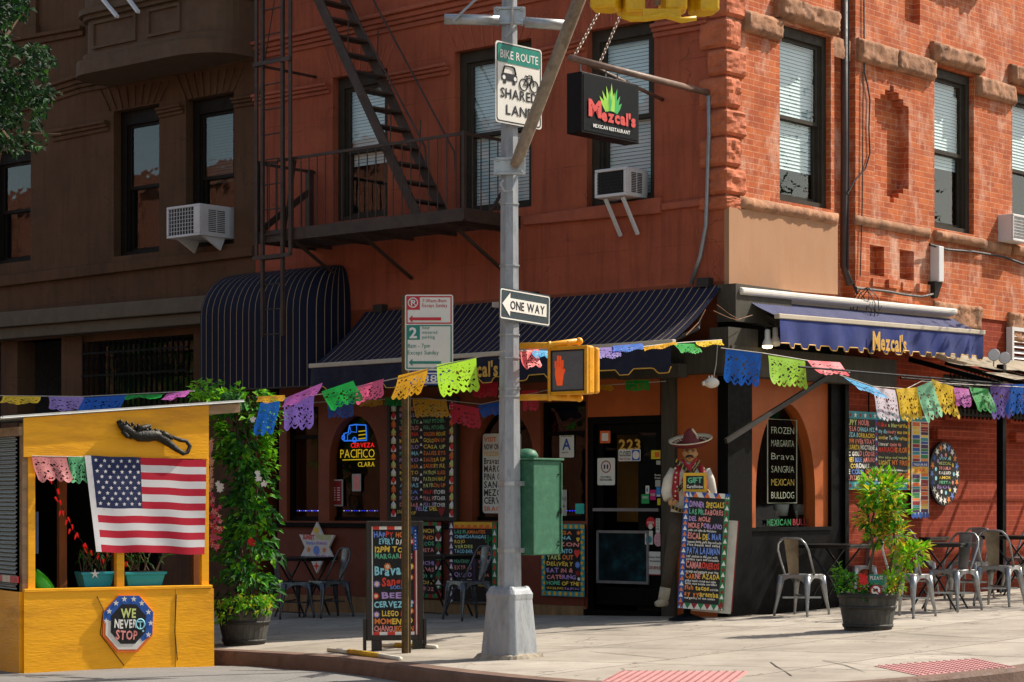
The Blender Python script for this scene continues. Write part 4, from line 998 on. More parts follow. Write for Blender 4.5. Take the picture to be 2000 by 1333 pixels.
mb=MB(SM); text(mb,"M",sw*.10,sw*.32,sh*.30,sh*.27,-.016,0,.05); text(mb,"ezcal's",sw*.32,sw*.92,sh*.26,sh*.20,-.016,0,.05,gap=.05); text(mb,"MEXICAN RESTAURANT",sw*.18,sw*.82,sh*.115,sh*.062,-.016,1,.02)
mb.build('lettering',['ink_red','ink_white'],hs)
mb=MB(SM)
for k in (.12,.55,.75): mb.tube([(sw*k,.1,sh),(sw*k,.1,sh+.16)],.008,5)
mb.build('hanger','steel_grey',hs)
# conduit from the bracket down to the awning
t=tag(MB(L.M).tube([(Xs+.0,-.06,zs-.02)]+[(L.p(u,v,.06)[0],-.06,L.p(u,v,.06)[1]) for u,v in ((1384,190),(1385,260),(1381,380),(1379,440),(1368,500),(1350,555))],.024,8).build('conduit','steel_grey',org=at(L.M,Xs,0,zs)),'grey conduit running down the stucco wall from the sign bracket','conduit')
# ================================================================== pipes, cables and boxes on the brick side
rp=lambda u,v,n=.05: (RR.p(u,v,n)[0],-n,RR.p(u,v,n)[1])
tag(MB(RR.M).tube([rp(1649,-80,-.03),rp(1649,300,-.03),rp(1648,520,-.02),rp(1660,556,.06)],.045,8).build('downpipe','lead_pipe',org=at(RR.M,*rp(1649,520,0))),'dark downpipe in the recessed brick channel beside the first brick side window','pipe')
tag(MB(RR.M).tube([rp(1657,-80,.0),rp(1656,300,.0),rp(1655,530,.03),rp(1675,575,.1)],.018,6).build('cable','cable_black',org=at(RR.M,*rp(1657,400,0))),'straight black cable beside the downpipe on the brick wall','cable','cables on the brick wall')
tag(MB(RR.M).tube([rp(1687,-80,.02),rp(1688,140,.02),rp(1694,165,.02),rp(1699,195,.02),rp(1697,250,.02),rp(1699,300,.02),rp(1690,330,.02),rp(1668,355,.03),rp(1655,380,.04)],.010,5).build('cable','cable_black',org=at(RR.M,*rp(1690,300,0))),'thin black cable bowing out beside the cross shaped recess','cable','cables on the brick wall')
tag(MB(RR.M).tube([rp(1686,140,.02),rp(1684,400,.02),rp(1680,540,.02)],.008,5).build('cable','cable_black',org=at(RR.M,*rp(1686,500,0))),'thin straight cable hanging down to the white awning case','cable','cables on the brick wall')
tag(MB(RR.M).tube([rp(1672,563,.06),rp(1700,566,.05),rp(1735,570,.05),rp(1765,576,.05),rp(1800,580,.06),rp(1822,575,.08)],.016,6).build('cable','cable_black',org=at(RR.M,*rp(1735,570,0))),'sagging black cable under the two brick slots','cable','cables on the brick wall')
tag(MB(RR.M).tube([rp(1816,478,.1),rp(1850,488,.05),rp(1900,492,.05),rp(1960,502,.05),rp(1995,515,.05),rp(2050,530,.05)],.016,6).build('cable','cable_black',org=at(RR.M,*rp(1900,492,0))),'black cable running right from the grey meter box under the stone sill','cable','cables on the brick wall')
rng=random.Random(4)
mb=MB(RR.M)
for k in range(3):
    c=rp(1680+k*6,592,.2); mb.tube([(c[0]+.22*math.cos(t_*.7+k)*(.6+.1*k),c[1]-.08*math.sin(t_*.9+k),c[2]+.26*math.sin(t_*.7+k)-.08) for t_ in range(10)],.006,4)
mb.tube([rp(1672,560,.1),rp(1700,600,.25),rp(1715,612,.32),rp(1722,598,.3)],.006,4)
tag(mb.build('cable_tangle','cable_black',org=at(RR.M,*rp(1680,592,.2))),'tangle of loose wires lying on the white awning case','cable')
a=RR.p(1834,550,.13); b=RR.p(1844,482,.13)
t=thing('meter_box','narrow white service box with black funnel on the brick wall under a stone sill','box',at(RR.M,a[0],-.1,a[1]))
mb=MB(RR.M); mb.box(a[0],-.13,a[1],b[0],.0,b[1]); mb.build('case','ac_white',t,bevel=.01)
mb=MB(RR.M); x0,x1=a[0]+.0,b[0]-.0; z=a[1]; mb.hexa([(x0+.03,-.05,z-.2),(x1-.02,-.05,z-.2),(x1-.02,0,z-.2),(x0+.03,0,z-.2),(x0-.06,-.11,z),(x1,-.11,z),(x1,0,z),(x0-.06,0,z)]); mb.build('funnel','cable_black',t)
# louvred vent at the right edge
a=RR.p(1972,722,.05); b=RR.p(2030,646,.05)
t=thing('louvred_vent','white louvred vent on the painted brick at the right edge','vent',at(RR.M,a[0],0,a[1]))
mb=MB(RR.M)
for A in ((a[0],a[1],a[0]+.05,b[1]),(b[0]-.05,a[1],b[0],b[1]),(a[0]+.05,b[1]-.05,b[0]-.05,b[1]),(a[0]+.05,a[1],b[0]-.05,a[1]+.05)): mb.box(A[0],-.09,A[1],A[2],.0,A[3])
mb.build('frame','ac_white',t)
mb=MB(RR.M)
for i in range(6):
    z=a[1]+.07+i*(b[1]-a[1]-.12)/6; mb.add([(a[0]+.05,-.08,z),(b[0]-.05,-.08,z),(b[0]-.05,-.02,z+.05),(a[0]+.05,-.02,z+.05)],[(0,1,2,3)])
mb.build('slat','ac_white',t)
# flood lamps, bulbs and hanging bell at the corner
mat('bulb_white','d8d2c6',.3,var=.05); mat('bulb_lit','ffe2a8',.4,emit=4.0); mat('cord_white','a79f92',.6)
def lamp(label,u,v,n,lit=True):
    c=Vector(rp(u,v,n)); t=thing('flood_lamp',label,'lamp',RR.M@Matrix.Translation(c),'flood lamps under the avenue awning')
    M=RR.M@Matrix.Translation(c)
    mb=MB(M); mb.lathe([(.02,.16),(.03,.15),(.032,.06),(.055,.01),(.06,-.02)],n=12); mb.build('body','bulb_white',t)
    mb=MB(M); mb.lathe([(.058,-.02),(.05,-.045),(.0,-.055)],n=12,cap=False); mb.build('bulb','bulb_lit' if lit else 'bulb_white',t)
    mb=MB(M); mb.tube([(0,0,.15),(.02,.05,.2),(.02,.22,.24)],.012,6); mb.build('arm','awning_arm',t)
lamp('lit flood lamp hanging under the left end of the avenue awning',1499,672,.35); lamp('unlit flood lamp right behind the lit one under the avenue awning',1514,668,.30,False)
for u,v,l_ in ((1941,694,'round work lamp on the canvas canopy nearest the blue awning'),(1962,700,'round work lamp on the canvas canopy right of its twin')):
    c=Vector(rp(u,v,.75)); M=RR.M@Matrix.Translation(c)@Matrix.Rotation(R_(-60),4,'Z'); t=thing('work_lamp',l_,'lamp',M,'work lamps on the canopy')
    mb=MB(M@Matrix.Rotation(R_(90),4,'X')); mb.lathe([(.03,-.1),(.06,-.03),(.075,.03),(.078,.05)],n=14); mb.build('body','ac_grey',t)
    mb=MB(M@Matrix.Rotation(R_(90),4,'X')); mb.lathe([(.07,.051),(0,.053)],n=14,cap=False); mb.build('lens','ac_white',t)
    mb=MB(M); mb.tube([(0,0,-.02),(0,.02,-.14)],.01,5); mb.build('stem','ac_grey',t)
c=L.w(L.p(1390,748,.35)[0],-.35,L.p(1390,748,.35)[1])
t=thing('hanging_ornament','white pig shaped ornament hanging on a cord before the orange pilaster','ornament',Matrix.Translation(c))
mb=MB(Matrix.Translation(c)); mb.ball((0,0,0),(.085,.06,.06)); mb.tube([(-.07,0,-.005),(-.105,0,-.01)],[.03,.024],8); mb.ball((-.03,-.02,.055),(.012,.01,.025),6,4); mb.ball((-.0,-.02,.06),(.012,.01,.025),6,4); mb.build('pig','bulb_white',t)
mb=MB(Matrix.Translation(c)); mb.tube([(.02,0,.05),(.05,.02,.2),(.07,.05,.42)],.006,5); mb.build('cord','cord_white',t)
# loose orange wiring at the corner
mat('wire_orange','7a4a1c',.7)
mb=MB(RR.M); rng=random.Random(7)
for k in range(2):
    a=Vector(rp(1402+rng.uniform(-10,14),602+rng.uniform(-12,22),.30)); b=Vector(rp(1468+rng.uniform(-26,16),626+rng.uniform(-12,16),.28)); q=(a+b)/2+Vector((0,-.05,-.02-.16*rng.random())); mb.tube([a,a.lerp(q,.6)+Vector((0,0,-.03*rng.random())),q,b.lerp(q,.4),b],.0035,4)
for k in range(1):
    a=Vector(rp(1378+4*k,605,.4)); b=Vector(rp(1340+4*k,655,.4)); mb.tube([a,(a+b)/2+Vector((.05,0,0)),b],.006,4)
tag(mb.build('orange_wires','wire_orange',org=at(RR.M,*rp(1430,620,.3))),'bundle of loose orange wires over the corner of the shopfront','wires')
# ================================================================== the signal pole
mat('pole_grey','95989a',.5,metal=.1,var=.14,scale=5,bump=.25,bscale=35,dirt='676a6b',dscale=7,damt=.6,stretch=(2,2,.6)); mat('galv','a5a7a6',.4,metal=.5,var=.15,scale=12,dirt='77736a',damt=.5); mat('arm_weathered','8a7a66',.7,metal=.2,var=.35,scale=14,dirt='5c4f42',dscale=9,damt=.6)
mat('concrete_rough','9a8f7e',.95,var=.35,scale=12,bump=1,bscale=30,dirt='5f5545',damt=.6)
mat('signal_yellow','d9970f',.45,var=.14,scale=6,dirt='8f5f12',dscale=7,damt=.45); mat('signal_lemon','d6a406',.45,var=.15,scale=6,dirt='9a6f12',dscale=7,damt=.4); mat('signal_black','16171a',.5,var=.2)
g0=G(991,1289); PY=g0.y+.22; PX=(995-CX)/F*PY; PZ=gz(PX,PY); PM=Matrix.Translation((PX,PY,PZ))@Matrix.Rotation(R_(22.5),4,'Z')
def pz(v,y=None): return HC+(HY-v)/F*(y or PY)
pole=thing('signal_pole','grey octagonal street pole on a square cast base with concrete footing','pole',PM)
mb=MB(PM); m_=F/PY
mb.lathe([(24/m_*1.06,pz(1165)-PZ),(22/m_*1.06,pz(1000)-PZ),(20.5/m_*1.06,pz(800)-PZ),(18.5/m_*1.06,pz(600)-PZ),(17/m_*1.06,pz(300)-PZ),(15.5/m_*1.06,pz(60)-PZ),(13/m_*1.06,pz(-500)-PZ)],n=8)
mb.build('shaft','pole_grey',pole)
BM=Matrix.Translation((PX,PY,PZ))@Matrix.Rotation(R_(-38),4,'Z')
mb=MB(BM)
def sq(r,ch=.28): return [(r,-r*(1-ch)),(r,r*(1-ch)),(r*(1-ch),r),(-r*(1-ch),r),(-r,r*(1-ch)),(-r,-r*(1-ch)),(-r*(1-ch),-r),(r*(1-ch),-r)]
prof=[(.195,.02),(.19,.06),(.155,pz(1172)-PZ),(.158,pz(1168)-PZ),(.16,pz(1160)-PZ),(.14,pz(1150)-PZ),(.10,pz(1146)-PZ)]
vs=[];fs=[]
for r,z in prof: vs+=[(x,y,z) for x,y in sq(r,.22)]
for i in range(len(prof)-1):
    for j in range(8): fs.append((i*8+j,i*8+(j+1)%8,(i+1)*8+(j+1)%8,(i+1)*8+j))
fs.append(tuple(range((len(prof)-1)*8,len(prof)*8))); mb.add(vs,fs)
zt=pz(1158)-PZ
for a in range(4):
    c_,s_=math.cos(a*math.pi/2+.78),math.sin(a*math.pi/2+.78); mb.lathe([(.045,zt-.03),(.045,zt+.03),(.03,zt+.055),(.0,zt+.06)],(c_*.135,s_*.135,0),10)
mb.build('cast_base','pole_grey',pole,bevel=.012)
mb=MB(BM); rng=random.Random(3)
def rr(n,r,z,j): return [((r+rng.uniform(-j,j))*max(abs(math.cos(a)),abs(math.sin(a)))**-.6*math.cos(a),(r+rng.uniform(-j,j))*max(abs(math.cos(a)),abs(math.sin(a)))**-.6*math.sin(a),z+rng.uniform(-.01,.01)) for a in [2*math.pi*i/n for i in range(n)]]
A_=rr(28,.265,-.03,.02); B_=rr(28,.24,.035,.015); C_=rr(28,.19,.045,.005); mb.add(A_+B_+C_,[(i,(i+1)%28,28+(i+1)%28,28+i) for i in range(28)]+[(28+i,28+(i+1)%28,56+(i+1)%28,56+i) for i in range(28)]+[tuple(range(56,84))])
mb.build('footing','concrete_rough',pole)
def bandR(v): return (24-(1165-v)/1100*8.5)/m_*1.02
mb=MB(PM)
for v in (945,1075,520,400,655,700,760,775): mb.lathe([(bandR(v)+.004,pz(v)-PZ-(.018 if v>900 else .006)),(bandR(v)+.008,pz(v)-PZ-(.018 if v>900 else .006)),(bandR(v)+.008,pz(v)-PZ+(.018 if v>900 else .006)),(bandR(v)+.004,pz(v)-PZ+(.018 if v>900 else .006))],n=8)
mb.build('strap','galv',pole)
WMt=Matrix.Translation((PX,PY,0))
mb=MB(WMt)
for v in (35,328):
    z=pz(v); r=bandR(v); h=.075
    for yy in (-.05,): mb.box(-.135,-r-.015,z-h,.135,-r+.01,z+h)
    for x in (-.10,.10):
        for dz in (-.05,.05): mb.tube([(x,-r-.03,z+dz),(x,-r+.12,z+dz)],.016,6)
    mb.box(-.12,-r-.03,z+.05,.12,-r-.015,z+.075); mb.box(-.12,-r-.03,z-.075,.12,-r-.015,z-.05)
mb.build('clamp','galv',pole,bevel=.005)
mb=MB()                                        # horizontal pipe, the tie rod, and the sloping mast arm
mb.tube([P(868,38,PY-.1),P(975,40,PY-.1)],.045,14); mb.tube([P(1025,44,PY-.1),P(1108,50,PY-.1)],.045,14); mb.build('cross_pipe','galv',pole)
mb=MB(); mb.tube([P(884,42,PY-.16),P(960,-30,PY-.1)],.012,6); mb.tube([P(1001,-20,PY-.12),P(1000,40,PY-.12),P(998,60,PY-.12),P(985,74,PY-.13)],.012,6); mb.tube([P(1010,345,PY-.11),P(1000,372,PY-.14),P(985,374,PY-.14),P(977,360,PY-.14),P(983,352,PY-.14)],.01,6); mb.build('tie_rod','galv',pole)
mb=MB(); mb.tube([P(1003,325,PY-.16),P(1015,302,PY-.2),P(1131,0,PY-.55),P(1215,-218,PY-.8)],[.035,.052,.055,.055],14); mb.build('mast_arm','arm_weathered',pole)
# sign blades on the pole
mat('sign_white','d8d4ca',.35,var=.05,scale=5,dirt='b8b0a2',damt=.3); mat('sign_green','0e7a68',.35,var=.08); mat('sign_dark','27353a',.4,var=.15,scale=9); mat('sign_ink','121416',.4); mat('sign_red','b8202a',.4,var=.1); mat('sign_blue','1b3f8f',.4,var=.1)
def plate_matrix(pa,pb,zlow):                   # upright plate from world point a to b (x axis), its lower edge at zlow
    d=Vector((pb.x-pa.x,pb.y-pa.y,0)); a=math.atan2(d.y,d.x); return Matrix.Translation((pa.x,pa.y,zlow))@Matrix.Rotation(a,4,'Z'),d.length
def rrect(x0,z0,x1,z1,r,n=4):
    p=[]
    for cx_,cz_,a0 in ((x1-r,z1-r,0),(x0+r,z1-r,90),(x0+r,z0+r,180),(x1-r,z0+r,270)):
        for i in range(n+1): a=R_(a0+90*i/n); p.append((cx_+r*math.cos(a),cz_+r*math.sin(a)))
    return p
def plate(name,label,cat,M,w_,h,border=None,face='sign_white',edge='galv',r=.03,group=None):
    t=thing(name,label,cat,M,group)
    mb=MB(M); mb.prism(rrect(0,0,w_,h,r),0,.006); mb.build('plate',[face],t)
    if border:
        mb=MB(M); i=.012; o_=rrect(i,i,w_-i,h-i,r); i2=.022; n_=rrect(i2,i2,w_-i2,h-i2,r*.8); k=len(o_)
        mb.add([(x,-.002,z) for x,z in o_]+[(x,-.002,z) for x,z in n_],[(j,(j+1)%k,k+(j+1)%k,k+j) for j in range(k)]); mb.build('border',border,t)
    return t
# bike route sign
ya=PY-.28; yb=ya+.42; pa=P(968,160,ya); pb=P(1058,175,yb)
z_t=(P(968,80,ya).z+P(1058,97,yb).z)/2; z_b=(P(968,240,ya).z+P(1057,252,yb).z)/2
M,w_=plate_matrix(pa,pb,z_b); h=z_t-z_b
bk=plate('bike_route_sign','white and green shared lane bike route sign high on the grey pole','sign',M,w_,h,'sign_ink')
mb=MB(M); mb.prism(rrect(.022,h*.75,w_-.022,h-.022,.02),-.004,-.001); mb.build('green_panel','sign_green',bk)
mb=MB(M); text(mb,"BIKE ROUTE",w_*.09,w_*.91,h*.80,h*.105,-.006,1,.01); text(mb,"SHARED",w_*.10,w_*.90,h*.315,h*.125,-.004,0,.015); text(mb,"LANE",w_*.22,w_*.78,h*.115,h*.125,-.004,0,.015)
mb.build('lettering',['sign_ink','ink_white'],bk)
mb=MB(M)
def P2(x,z): return (w_*x,-.004,h*z)
mb.prism([(w_*a,h*b) for a,b in ((.12,.53),(.12,.60),(.15,.62),(.43,.62),(.46,.60),(.46,.53),(.42,.53),(.42,.49),(.36,.49),(.36,.53),(.22,.53),(.22,.49),(.16,.49),(.16,.53))],-.004,-.003)
mb.tube([P2(.15,.62),P2(.185,.70),P2(.25,.715),P2(.33,.715),P2(.395,.70),P2(.43,.62)],.008,5)
mb.mi=1; disc(mb,w_*.17,h*.565,.018,-.006); disc(mb,w_*.41,h*.565,.018,-.006); mb.mi=0
for cx_ in (.60,.83): mb.tube([(w_*cx_+.05*math.cos(t_*.45),-.004,h*.52+.05*math.sin(t_*.45)) for t_ in range(14)],.005,4,closed=True)
mb.tube([P2(.60,.52),P2(.67,.52+.09),P2(.72,.52),P2(.60,.52)],.005,4); mb.tube([P2(.67,.61),P2(.78,.62),P2(.72,.52)],.005,4); mb.tube([P2(.83,.52),P2(.77,.65),P2(.71,.65)],.005,4); mb.tube([P2(.64,.635),P2(.70,.635)],.007,4)
mb.build('pictogram',['sign_ink','ink_white'],bk)
# one way sign
ya=PY-.30; yb=ya+.62; pa=P(975,585,ya); pb=P(1074,610,yb); z_t=(P(976,553,ya).z+P(1074,580,yb).z)/2; z_b=(P(973,618,ya).z+P(1073,641,yb).z)/2
M,w_=plate_matrix(pa,pb,z_b); h=z_t-z_b; M=M@Matrix.Rotation(R_(-1.3) if 0 else R_(1.5),4,'Y')
ow=plate('one_way_sign','black one way sign with white left arrow strapped to the grey pole','sign',M,w_,h,'sign_white','sign_dark',r=.02)
mb=MB(M); ar=[(.05,.5),(.20,.86),(.20,.70),(.92,.70),(.92,.30),(.20,.30),(.20,.14)]; mb.prism([(w_*a,h*b) for a,b in ar],-.004,-.001); mb.build('arrow','sign_white',ow)
mb=MB(M); text(mb,"ONE WAY",w_*.20,w_*.88,h*.37,h*.27,-.006,0,.02); mb.build('lettering','sign_ink',ow)
mb=MB(M); mb.box(w_*.04,.006,h*.4,w_*.16,.10,h*.55); mb.build('strap_mount','galv',ow)
# pedestrian signal with its two yellow arms
ys=PY-.30; c=P(1108,724,ys); SMx=Matrix.Translation(c)@Matrix.Rotation(L.a,4,'Z')
ps=thing('pedestrian_signal','yellow pedestrian signal showing an orange hand on the grey pole','signal',SMx)
W2=.215; H2=.205
mb=MB(SMx); mb.box(-W2,.02,-H2,W2,.10,H2); mb.box(-W2+.02,.10,-H2+.02,W2-.02,.135,H2-.02); mb.box(-W2+.01,.135,-H2+.01,W2-.01,.19,H2-.01); mb.build('housing','signal_yellow',ps,bevel=.02)
mb=MB(SMx)
for A in ((-W2,-H2,-W2+.03,H2),(W2-.03,-H2,W2,H2),(-W2+.03,-H2,W2-.03,-H2+.03),(-W2+.03,H2-.03,W2-.03,H2)): mb.box(A[0],-.005,A[1],A[2],.02,A[3])
mb.build('bezel','signal_yellow',ps,bevel=.006)
mat('signal_screen','5a5d5f',.4,var=.12,scale=20); mat('hand_orange','cc4a20',.5,emit=.3)
mb=MB(SMx); mb.box(-W2+.03,.006,-H2+.03,W2-.03,.018,H2-.03); mb.mi=1
for A in ((-W2+.03,-H2+.03,-W2+.045,H2-.03),(W2-.045,-H2+.03,W2-.03,H2-.03),(-W2+.045,H2-.042,W2-.045,H2-.03),(-W2+.045,-H2+.03,W2-.045,-H2+.042)): mb.box(A[0],.0,A[1],A[2],.006,A[3])
mb.build('screen',['signal_screen','signal_black'],ps)
mb=MB(SMx); hx=-.085; rng=random.Random(2)
def hl(pts,r=.007): mb.tube([(hx+a,.0,b) for a,b in pts],r,5)
mb.prism([(hx+a,b) for a,b in ((-.028,-.125),(.028,-.125),(.045,-.03),(.062,.0),(.052,.02),(.036,.005),(.034,.035),(-.045,.035),(-.05,-.03))],-.001,.004)
for x,z in ((-.042,.085),(-.016,.13),(.010,.125),(.034,.09)): mb.prism([(hx+x-.011,.03),(hx+x+.008,.03),(hx+x+.008,z),(hx+x-.011,z)],-.001,.004)
mb.build('hand_light','hand_orange',ps)
mb=MB()
for v0,v1,s in ((676,667,1),(777,778,-1)):
    y0=PY-.12; mb.tube([P(1016,v0,y0),P(1072,v0-1,y0-.06),P(1130,v1,ys+.12)],.028,10); mb.ball(P(1131,v1,ys+.12),.034); mb.tube([P(1071,v0-1,y0-.06),P(1076,v0-1,y0-.065)],.036,10)
    q=P(1110,v1,ys+.12); mb.tube([q,q+Vector((0,0,-s*.05))],.03,8)
mb.build('arm','signal_yellow',ps)
# yellow traffic signal at the top edge, hung on the mast arm
yt=PY-.9
ts=thing('traffic_signal','yellow traffic signal heads at the top edge beside the sloping mast arm','signal',Matrix.Translation(P(1280,10,yt)))
def head(u0,u1,v1,yaw,dy=0,vis=False):
    c=P((u0+u1)/2,v1,yt+dy); w2=(u1-u0)/2/F*yt; M=Matrix.Translation(c)@Matrix.Rotation(R_(yaw),4,'Z')
    mb=MB(M); mb.box(-w2,-.10,0,w2,.12,1.0); 
    for k in range(3): mb.lathe([(.115,.02+.33*k),(.118,.3+.33*k)],(0,.14,0),12)
    mb.build('signal_head','signal_lemon',ts,bevel=.02)
    if vis: mb=MB(M); mb.tube([(-.0,-.1,.17),(0,-.32,.145)],[.1,.105],12,cap=False); mb.build('visor','signal_lemon',ts)
head(1156,1206,20,-14); head(1216,1257,28,8,.1); head(1296,1340,24,4,.05); head(1360,1400,26,12,.1)
mb=MB(); mb.tube([P(u,v,yt-.1) for u,v in ((1215,32),(1232,38),(1262,37),(1300,30),(1332,40),(1360,36))],[.02,.024,.024,.03,.026,.02],8); mb.beam(P(1255,26,yt-.05),P(1330,26,yt-.05),.06,.06); mb.build('bracket','signal_lemon',ts)
mb=MB(); mb.tube([P(1215,-218,PY-.8),P(1280,-260,yt),P(1284,10,yt+.02)],.03,8); mb.build('hanger','arm_weathered',ts)
# green control box with its dome
mat('box_green','2b5f45',.6,var=.2,scale=9,dirt='4f7f62',dscale=14,damt=.5,bump=.1,bscale=120)
c=P(1042,990,PY-.10); CM=Matrix.Translation((c.x,c.y,0))@Matrix.Rotation(RR.a,4,'Z')   # x along the avenue, y inwards to the left
zt=pz(899,PY-.1); zb=pz(1085,PY-.1)
cb=thing('control_box','green metal control box with rounded cap fixed to the grey pole','box',CM@Matrix.Translation((0,0,zb)))
mb=MB(CM); mb.box(0,0,zb,.37,.30,zt); mb.build('case','box_green',cb,bevel=.008)
mb=MB(CM); mb.box(-.02,-.02,zt,.39,.32,zt+.018); mb.box(.36,-.012,zb+.02,.375,.0,zt-.02); mb.build('lid','box_green',cb,bevel=.004)
mb=MB(CM); mb.lathe([(.10,zt+.018),(.098,zt+.05),(.075,zt+.085),(.03,zt+.10),(0,zt+.102)],(.10,.16,0),16); mb.build('cap','box_green',cb)
mb=MB(CM)
for z in (zb+.08,zb+.11,zb+.34,zb+.36,zt-.12): mb.cbox((.33,-.006,z),(.012,.012,.012))
mb.cbox((.355,-.01,(zb+zt)/2-.03),(.014,.016,.05)); mb.build('lock','sign_ink',cb)
mb=MB(CM)
for z in (pz(945),pz(1075)): mb.box(-.05,.10,z-.02,.02,.22,z+.02)
mb.build('bracket','galv',cb)
# ================================================================== parking sign on its drilled post
mat('post_rust','5a4a2c',.75,metal=.2,var=.35,scale=8,bump=.3,dirt='7a4a1c',dscale=3,damt=.6)
gp=G(792,1276); QY=gp.y; QX=(793.5-CX)/F*QY; QM=Matrix.Translation((QX,QY,gp.z)); zt=HC+(HY-578)/F*QY-gp.z
pp=thing('sign_post','rusty drilled steel post carrying the parking signs at the kerb','post',QM)
mb=MB(QM); k=9.2/F*QY
mb.add([(x,y,z) for z in (0,zt) for x,y in ((-k,0),(-k*.55,-.004),(-k*.4,-.035),(k*.4,-.035),(k*.55,-.004),(k,0),(k,.006),(k*.5,.004),(k*.33,-.028),(-k*.33,-.028),(-k*.5,.004),(-k,.006))],[(i,(i+1)%12,12+(i+1)%12,12+i) for i in range(12)]+[tuple(range(12,24))])
mb.build('channel','post_rust',pp)
mb=MB(QM); z=.06
while z<zt: disc(mb,0,z,.006,-.0355,8); z+=.052
mb.build('hole','sign_ink',pp)
def signplate(name,label,u0,v0,u1,v1,dy,face='sign_white',border=None):
    a=P(u0,v1,QY+dy); b=P(u1,v0,QY+dy); M=Matrix.Translation(a); w_=b.x-a.x; h=b.z-a.z
    return plate(name,label,'sign',M,w_,h,border,face,r=.02),M,w_,h
t,M,w_,h=signplate('parking_sign','white parking rules sign in red and green on the drilled post',791,576,885,724,-.055)
mb=MB(M)
def fr_rect(mb,x0,z0,x1,z1,wd,mi):
    mb.mi=mi
    for A in ((x0,z0,x1,z0+wd),(x0,z1-wd,x1,z1),(x0,z0+wd,x0+wd,z1-wd),(x1-wd,z0+wd,x1,z1-wd)): mb.rect(A[0],A[1],A[2],A[3],-.002)
fr_rect(mb,.012,h*.615,w_-.012,h-.012,.012,0); fr_rect(mb,.012,.014,w_-.012,h*.6,.012,1)
mb.mi=0; mb.rect(.012,h*.80,w_*.31,h-.012,-.003); 
mb.prism([(w_*a,h*b) for a,b in ((.08,.68),(.155,.73),(.155,.70),(.75,.70),(.75,.66),(.155,.66),(.155,.63))],-.004,-.002)
mb.mi=1; mb.rect(.012,h*.405,w_*.31,h*.595,-.003); mb.prism([(w_*a,h*b) for a,b in ((.08,.105),(.155,.155),(.155,.122),(.75,.122),(.75,.088),(.155,.088),(.155,.055))],-.004,-.002)
mb.build('panel',['sign_red','sign_green'],t)
mb=MB(M)
text(mb,"7:30am-8am",w_*.36,w_*.86,h*.90,h*.045,-.004,0,.005); text(mb,"Except Sunday",w_*.36,w_*.88,h*.835,h*.05,-.004,0,.005)
text(mb,"2",w_*.09,w_*.25,h*.43,h*.14,-.006,2,.03)
for i,s in enumerate(("hour","metered","parking")): text(mb,s,w_*.36,w_*(.52,.67,.62)[i],h*(.545-.062*i),h*.045,-.004,1,.004)
text(mb,"8am - 7pm",w_*.06,w_*.52,h*.30,h*.055,-.004,1,.004); text(mb,"Except Sunday",w_*.06,w_*.70,h*.21,h*.055,-.004,1,.004)
mb.mi=2; cx_,cz_=w_*.165,h*.895; mb.tube([(cx_+.042*math.cos(t_*.4),-.005,cz_+.042*math.sin(t_*.4)) for t_ in range(16)],.005,4,closed=True); text(mb,"P",cx_-.018,cx_+.022,cz_-.026,.052,-.006,2,.02); mb.tube([(cx_-.03,-.007,cz_+.03),(cx_+.03,-.007,cz_-.03)],.004,4)
mb.build('lettering',['sign_red','sign_green','ink_white'],t)
t,M,w_,h=signplate('bus_sign','small blue number sign below the white parking sign',800,726,886,752,-.05,'sign_blue','ink_white')
mb=MB(M); text(mb,"B38",w_*.12,w_*.62,h*.22,h*.55,-.004,0,.01); text(mb,"P",w_*.70,w_*.84,h*.22,h*.5,-.004,0,.05); mb.build('lettering','ink_white',t)
# ================================================================== boards: palette and maker
PAL=['e8e4da','e6c24a','e58f86','e2803a','d8402f','6f8fd8','63b58a','b092c8','8fd0dc','c8d07a']
for i,c_ in enumerate(PAL): mat('chalk%d'%i,c_,.7,var=.12,scale=20)
CH=['chalk%d'%i for i in range(10)]
W_,Y_,K_,O_,E_,B_2,N_,V_,C_2,G_=range(10)
mat('board_black','0d0d0e',.55,var=.2); mat('board_wood','2e271f',.6,var=.3,scale=5,stretch=(4,4,.6)); mat('board_edge','8f8478',.7,var=.3,scale=6,dirt='5e554a',damt=.5)
mat('deep_green','1f7a45',.6,var=.1); mat('deep_red','8e1f22',.6,var=.1); mat('deep_blue','1d4f9c',.6,var=.1); mat('teal_paint','2c8f96',.6,var=.12); mat('orange_paint','dd6a26',.6,var=.1); mat('purple_paint','43264e',.6,var=.1); mat('yellow_paint','d8a62a',.6,var=.12)
BX=CH+['deep_green','deep_red','deep_blue','teal_paint','orange_paint','purple_paint','yellow_paint','sign_white']
DG,DR,DB,TL,OP,PU,YP,SW=range(10,18)
def lines_on(mb,lines,w_,h,seed=0):
    rng=random.Random(seed)
    for s,cols,x0,x1,z,hh in lines:
        cols=cols if isinstance(cols,(list,tuple)) else [cols]
        big=hh>.034
        # colours change from one run of letters to the next
        n=len(s.replace(' ','')); k=0; per=max(1,len(s)//len(cols)); mis=[cols[min(len(cols)-1,i//per)] for i in range(len(s))]
        text(mb,s,w_*x0,w_*x1,h*z,h*hh,-.004,0,.035 if big else .02,gap=.07,jit=.09,rng=rng,mis=mis)
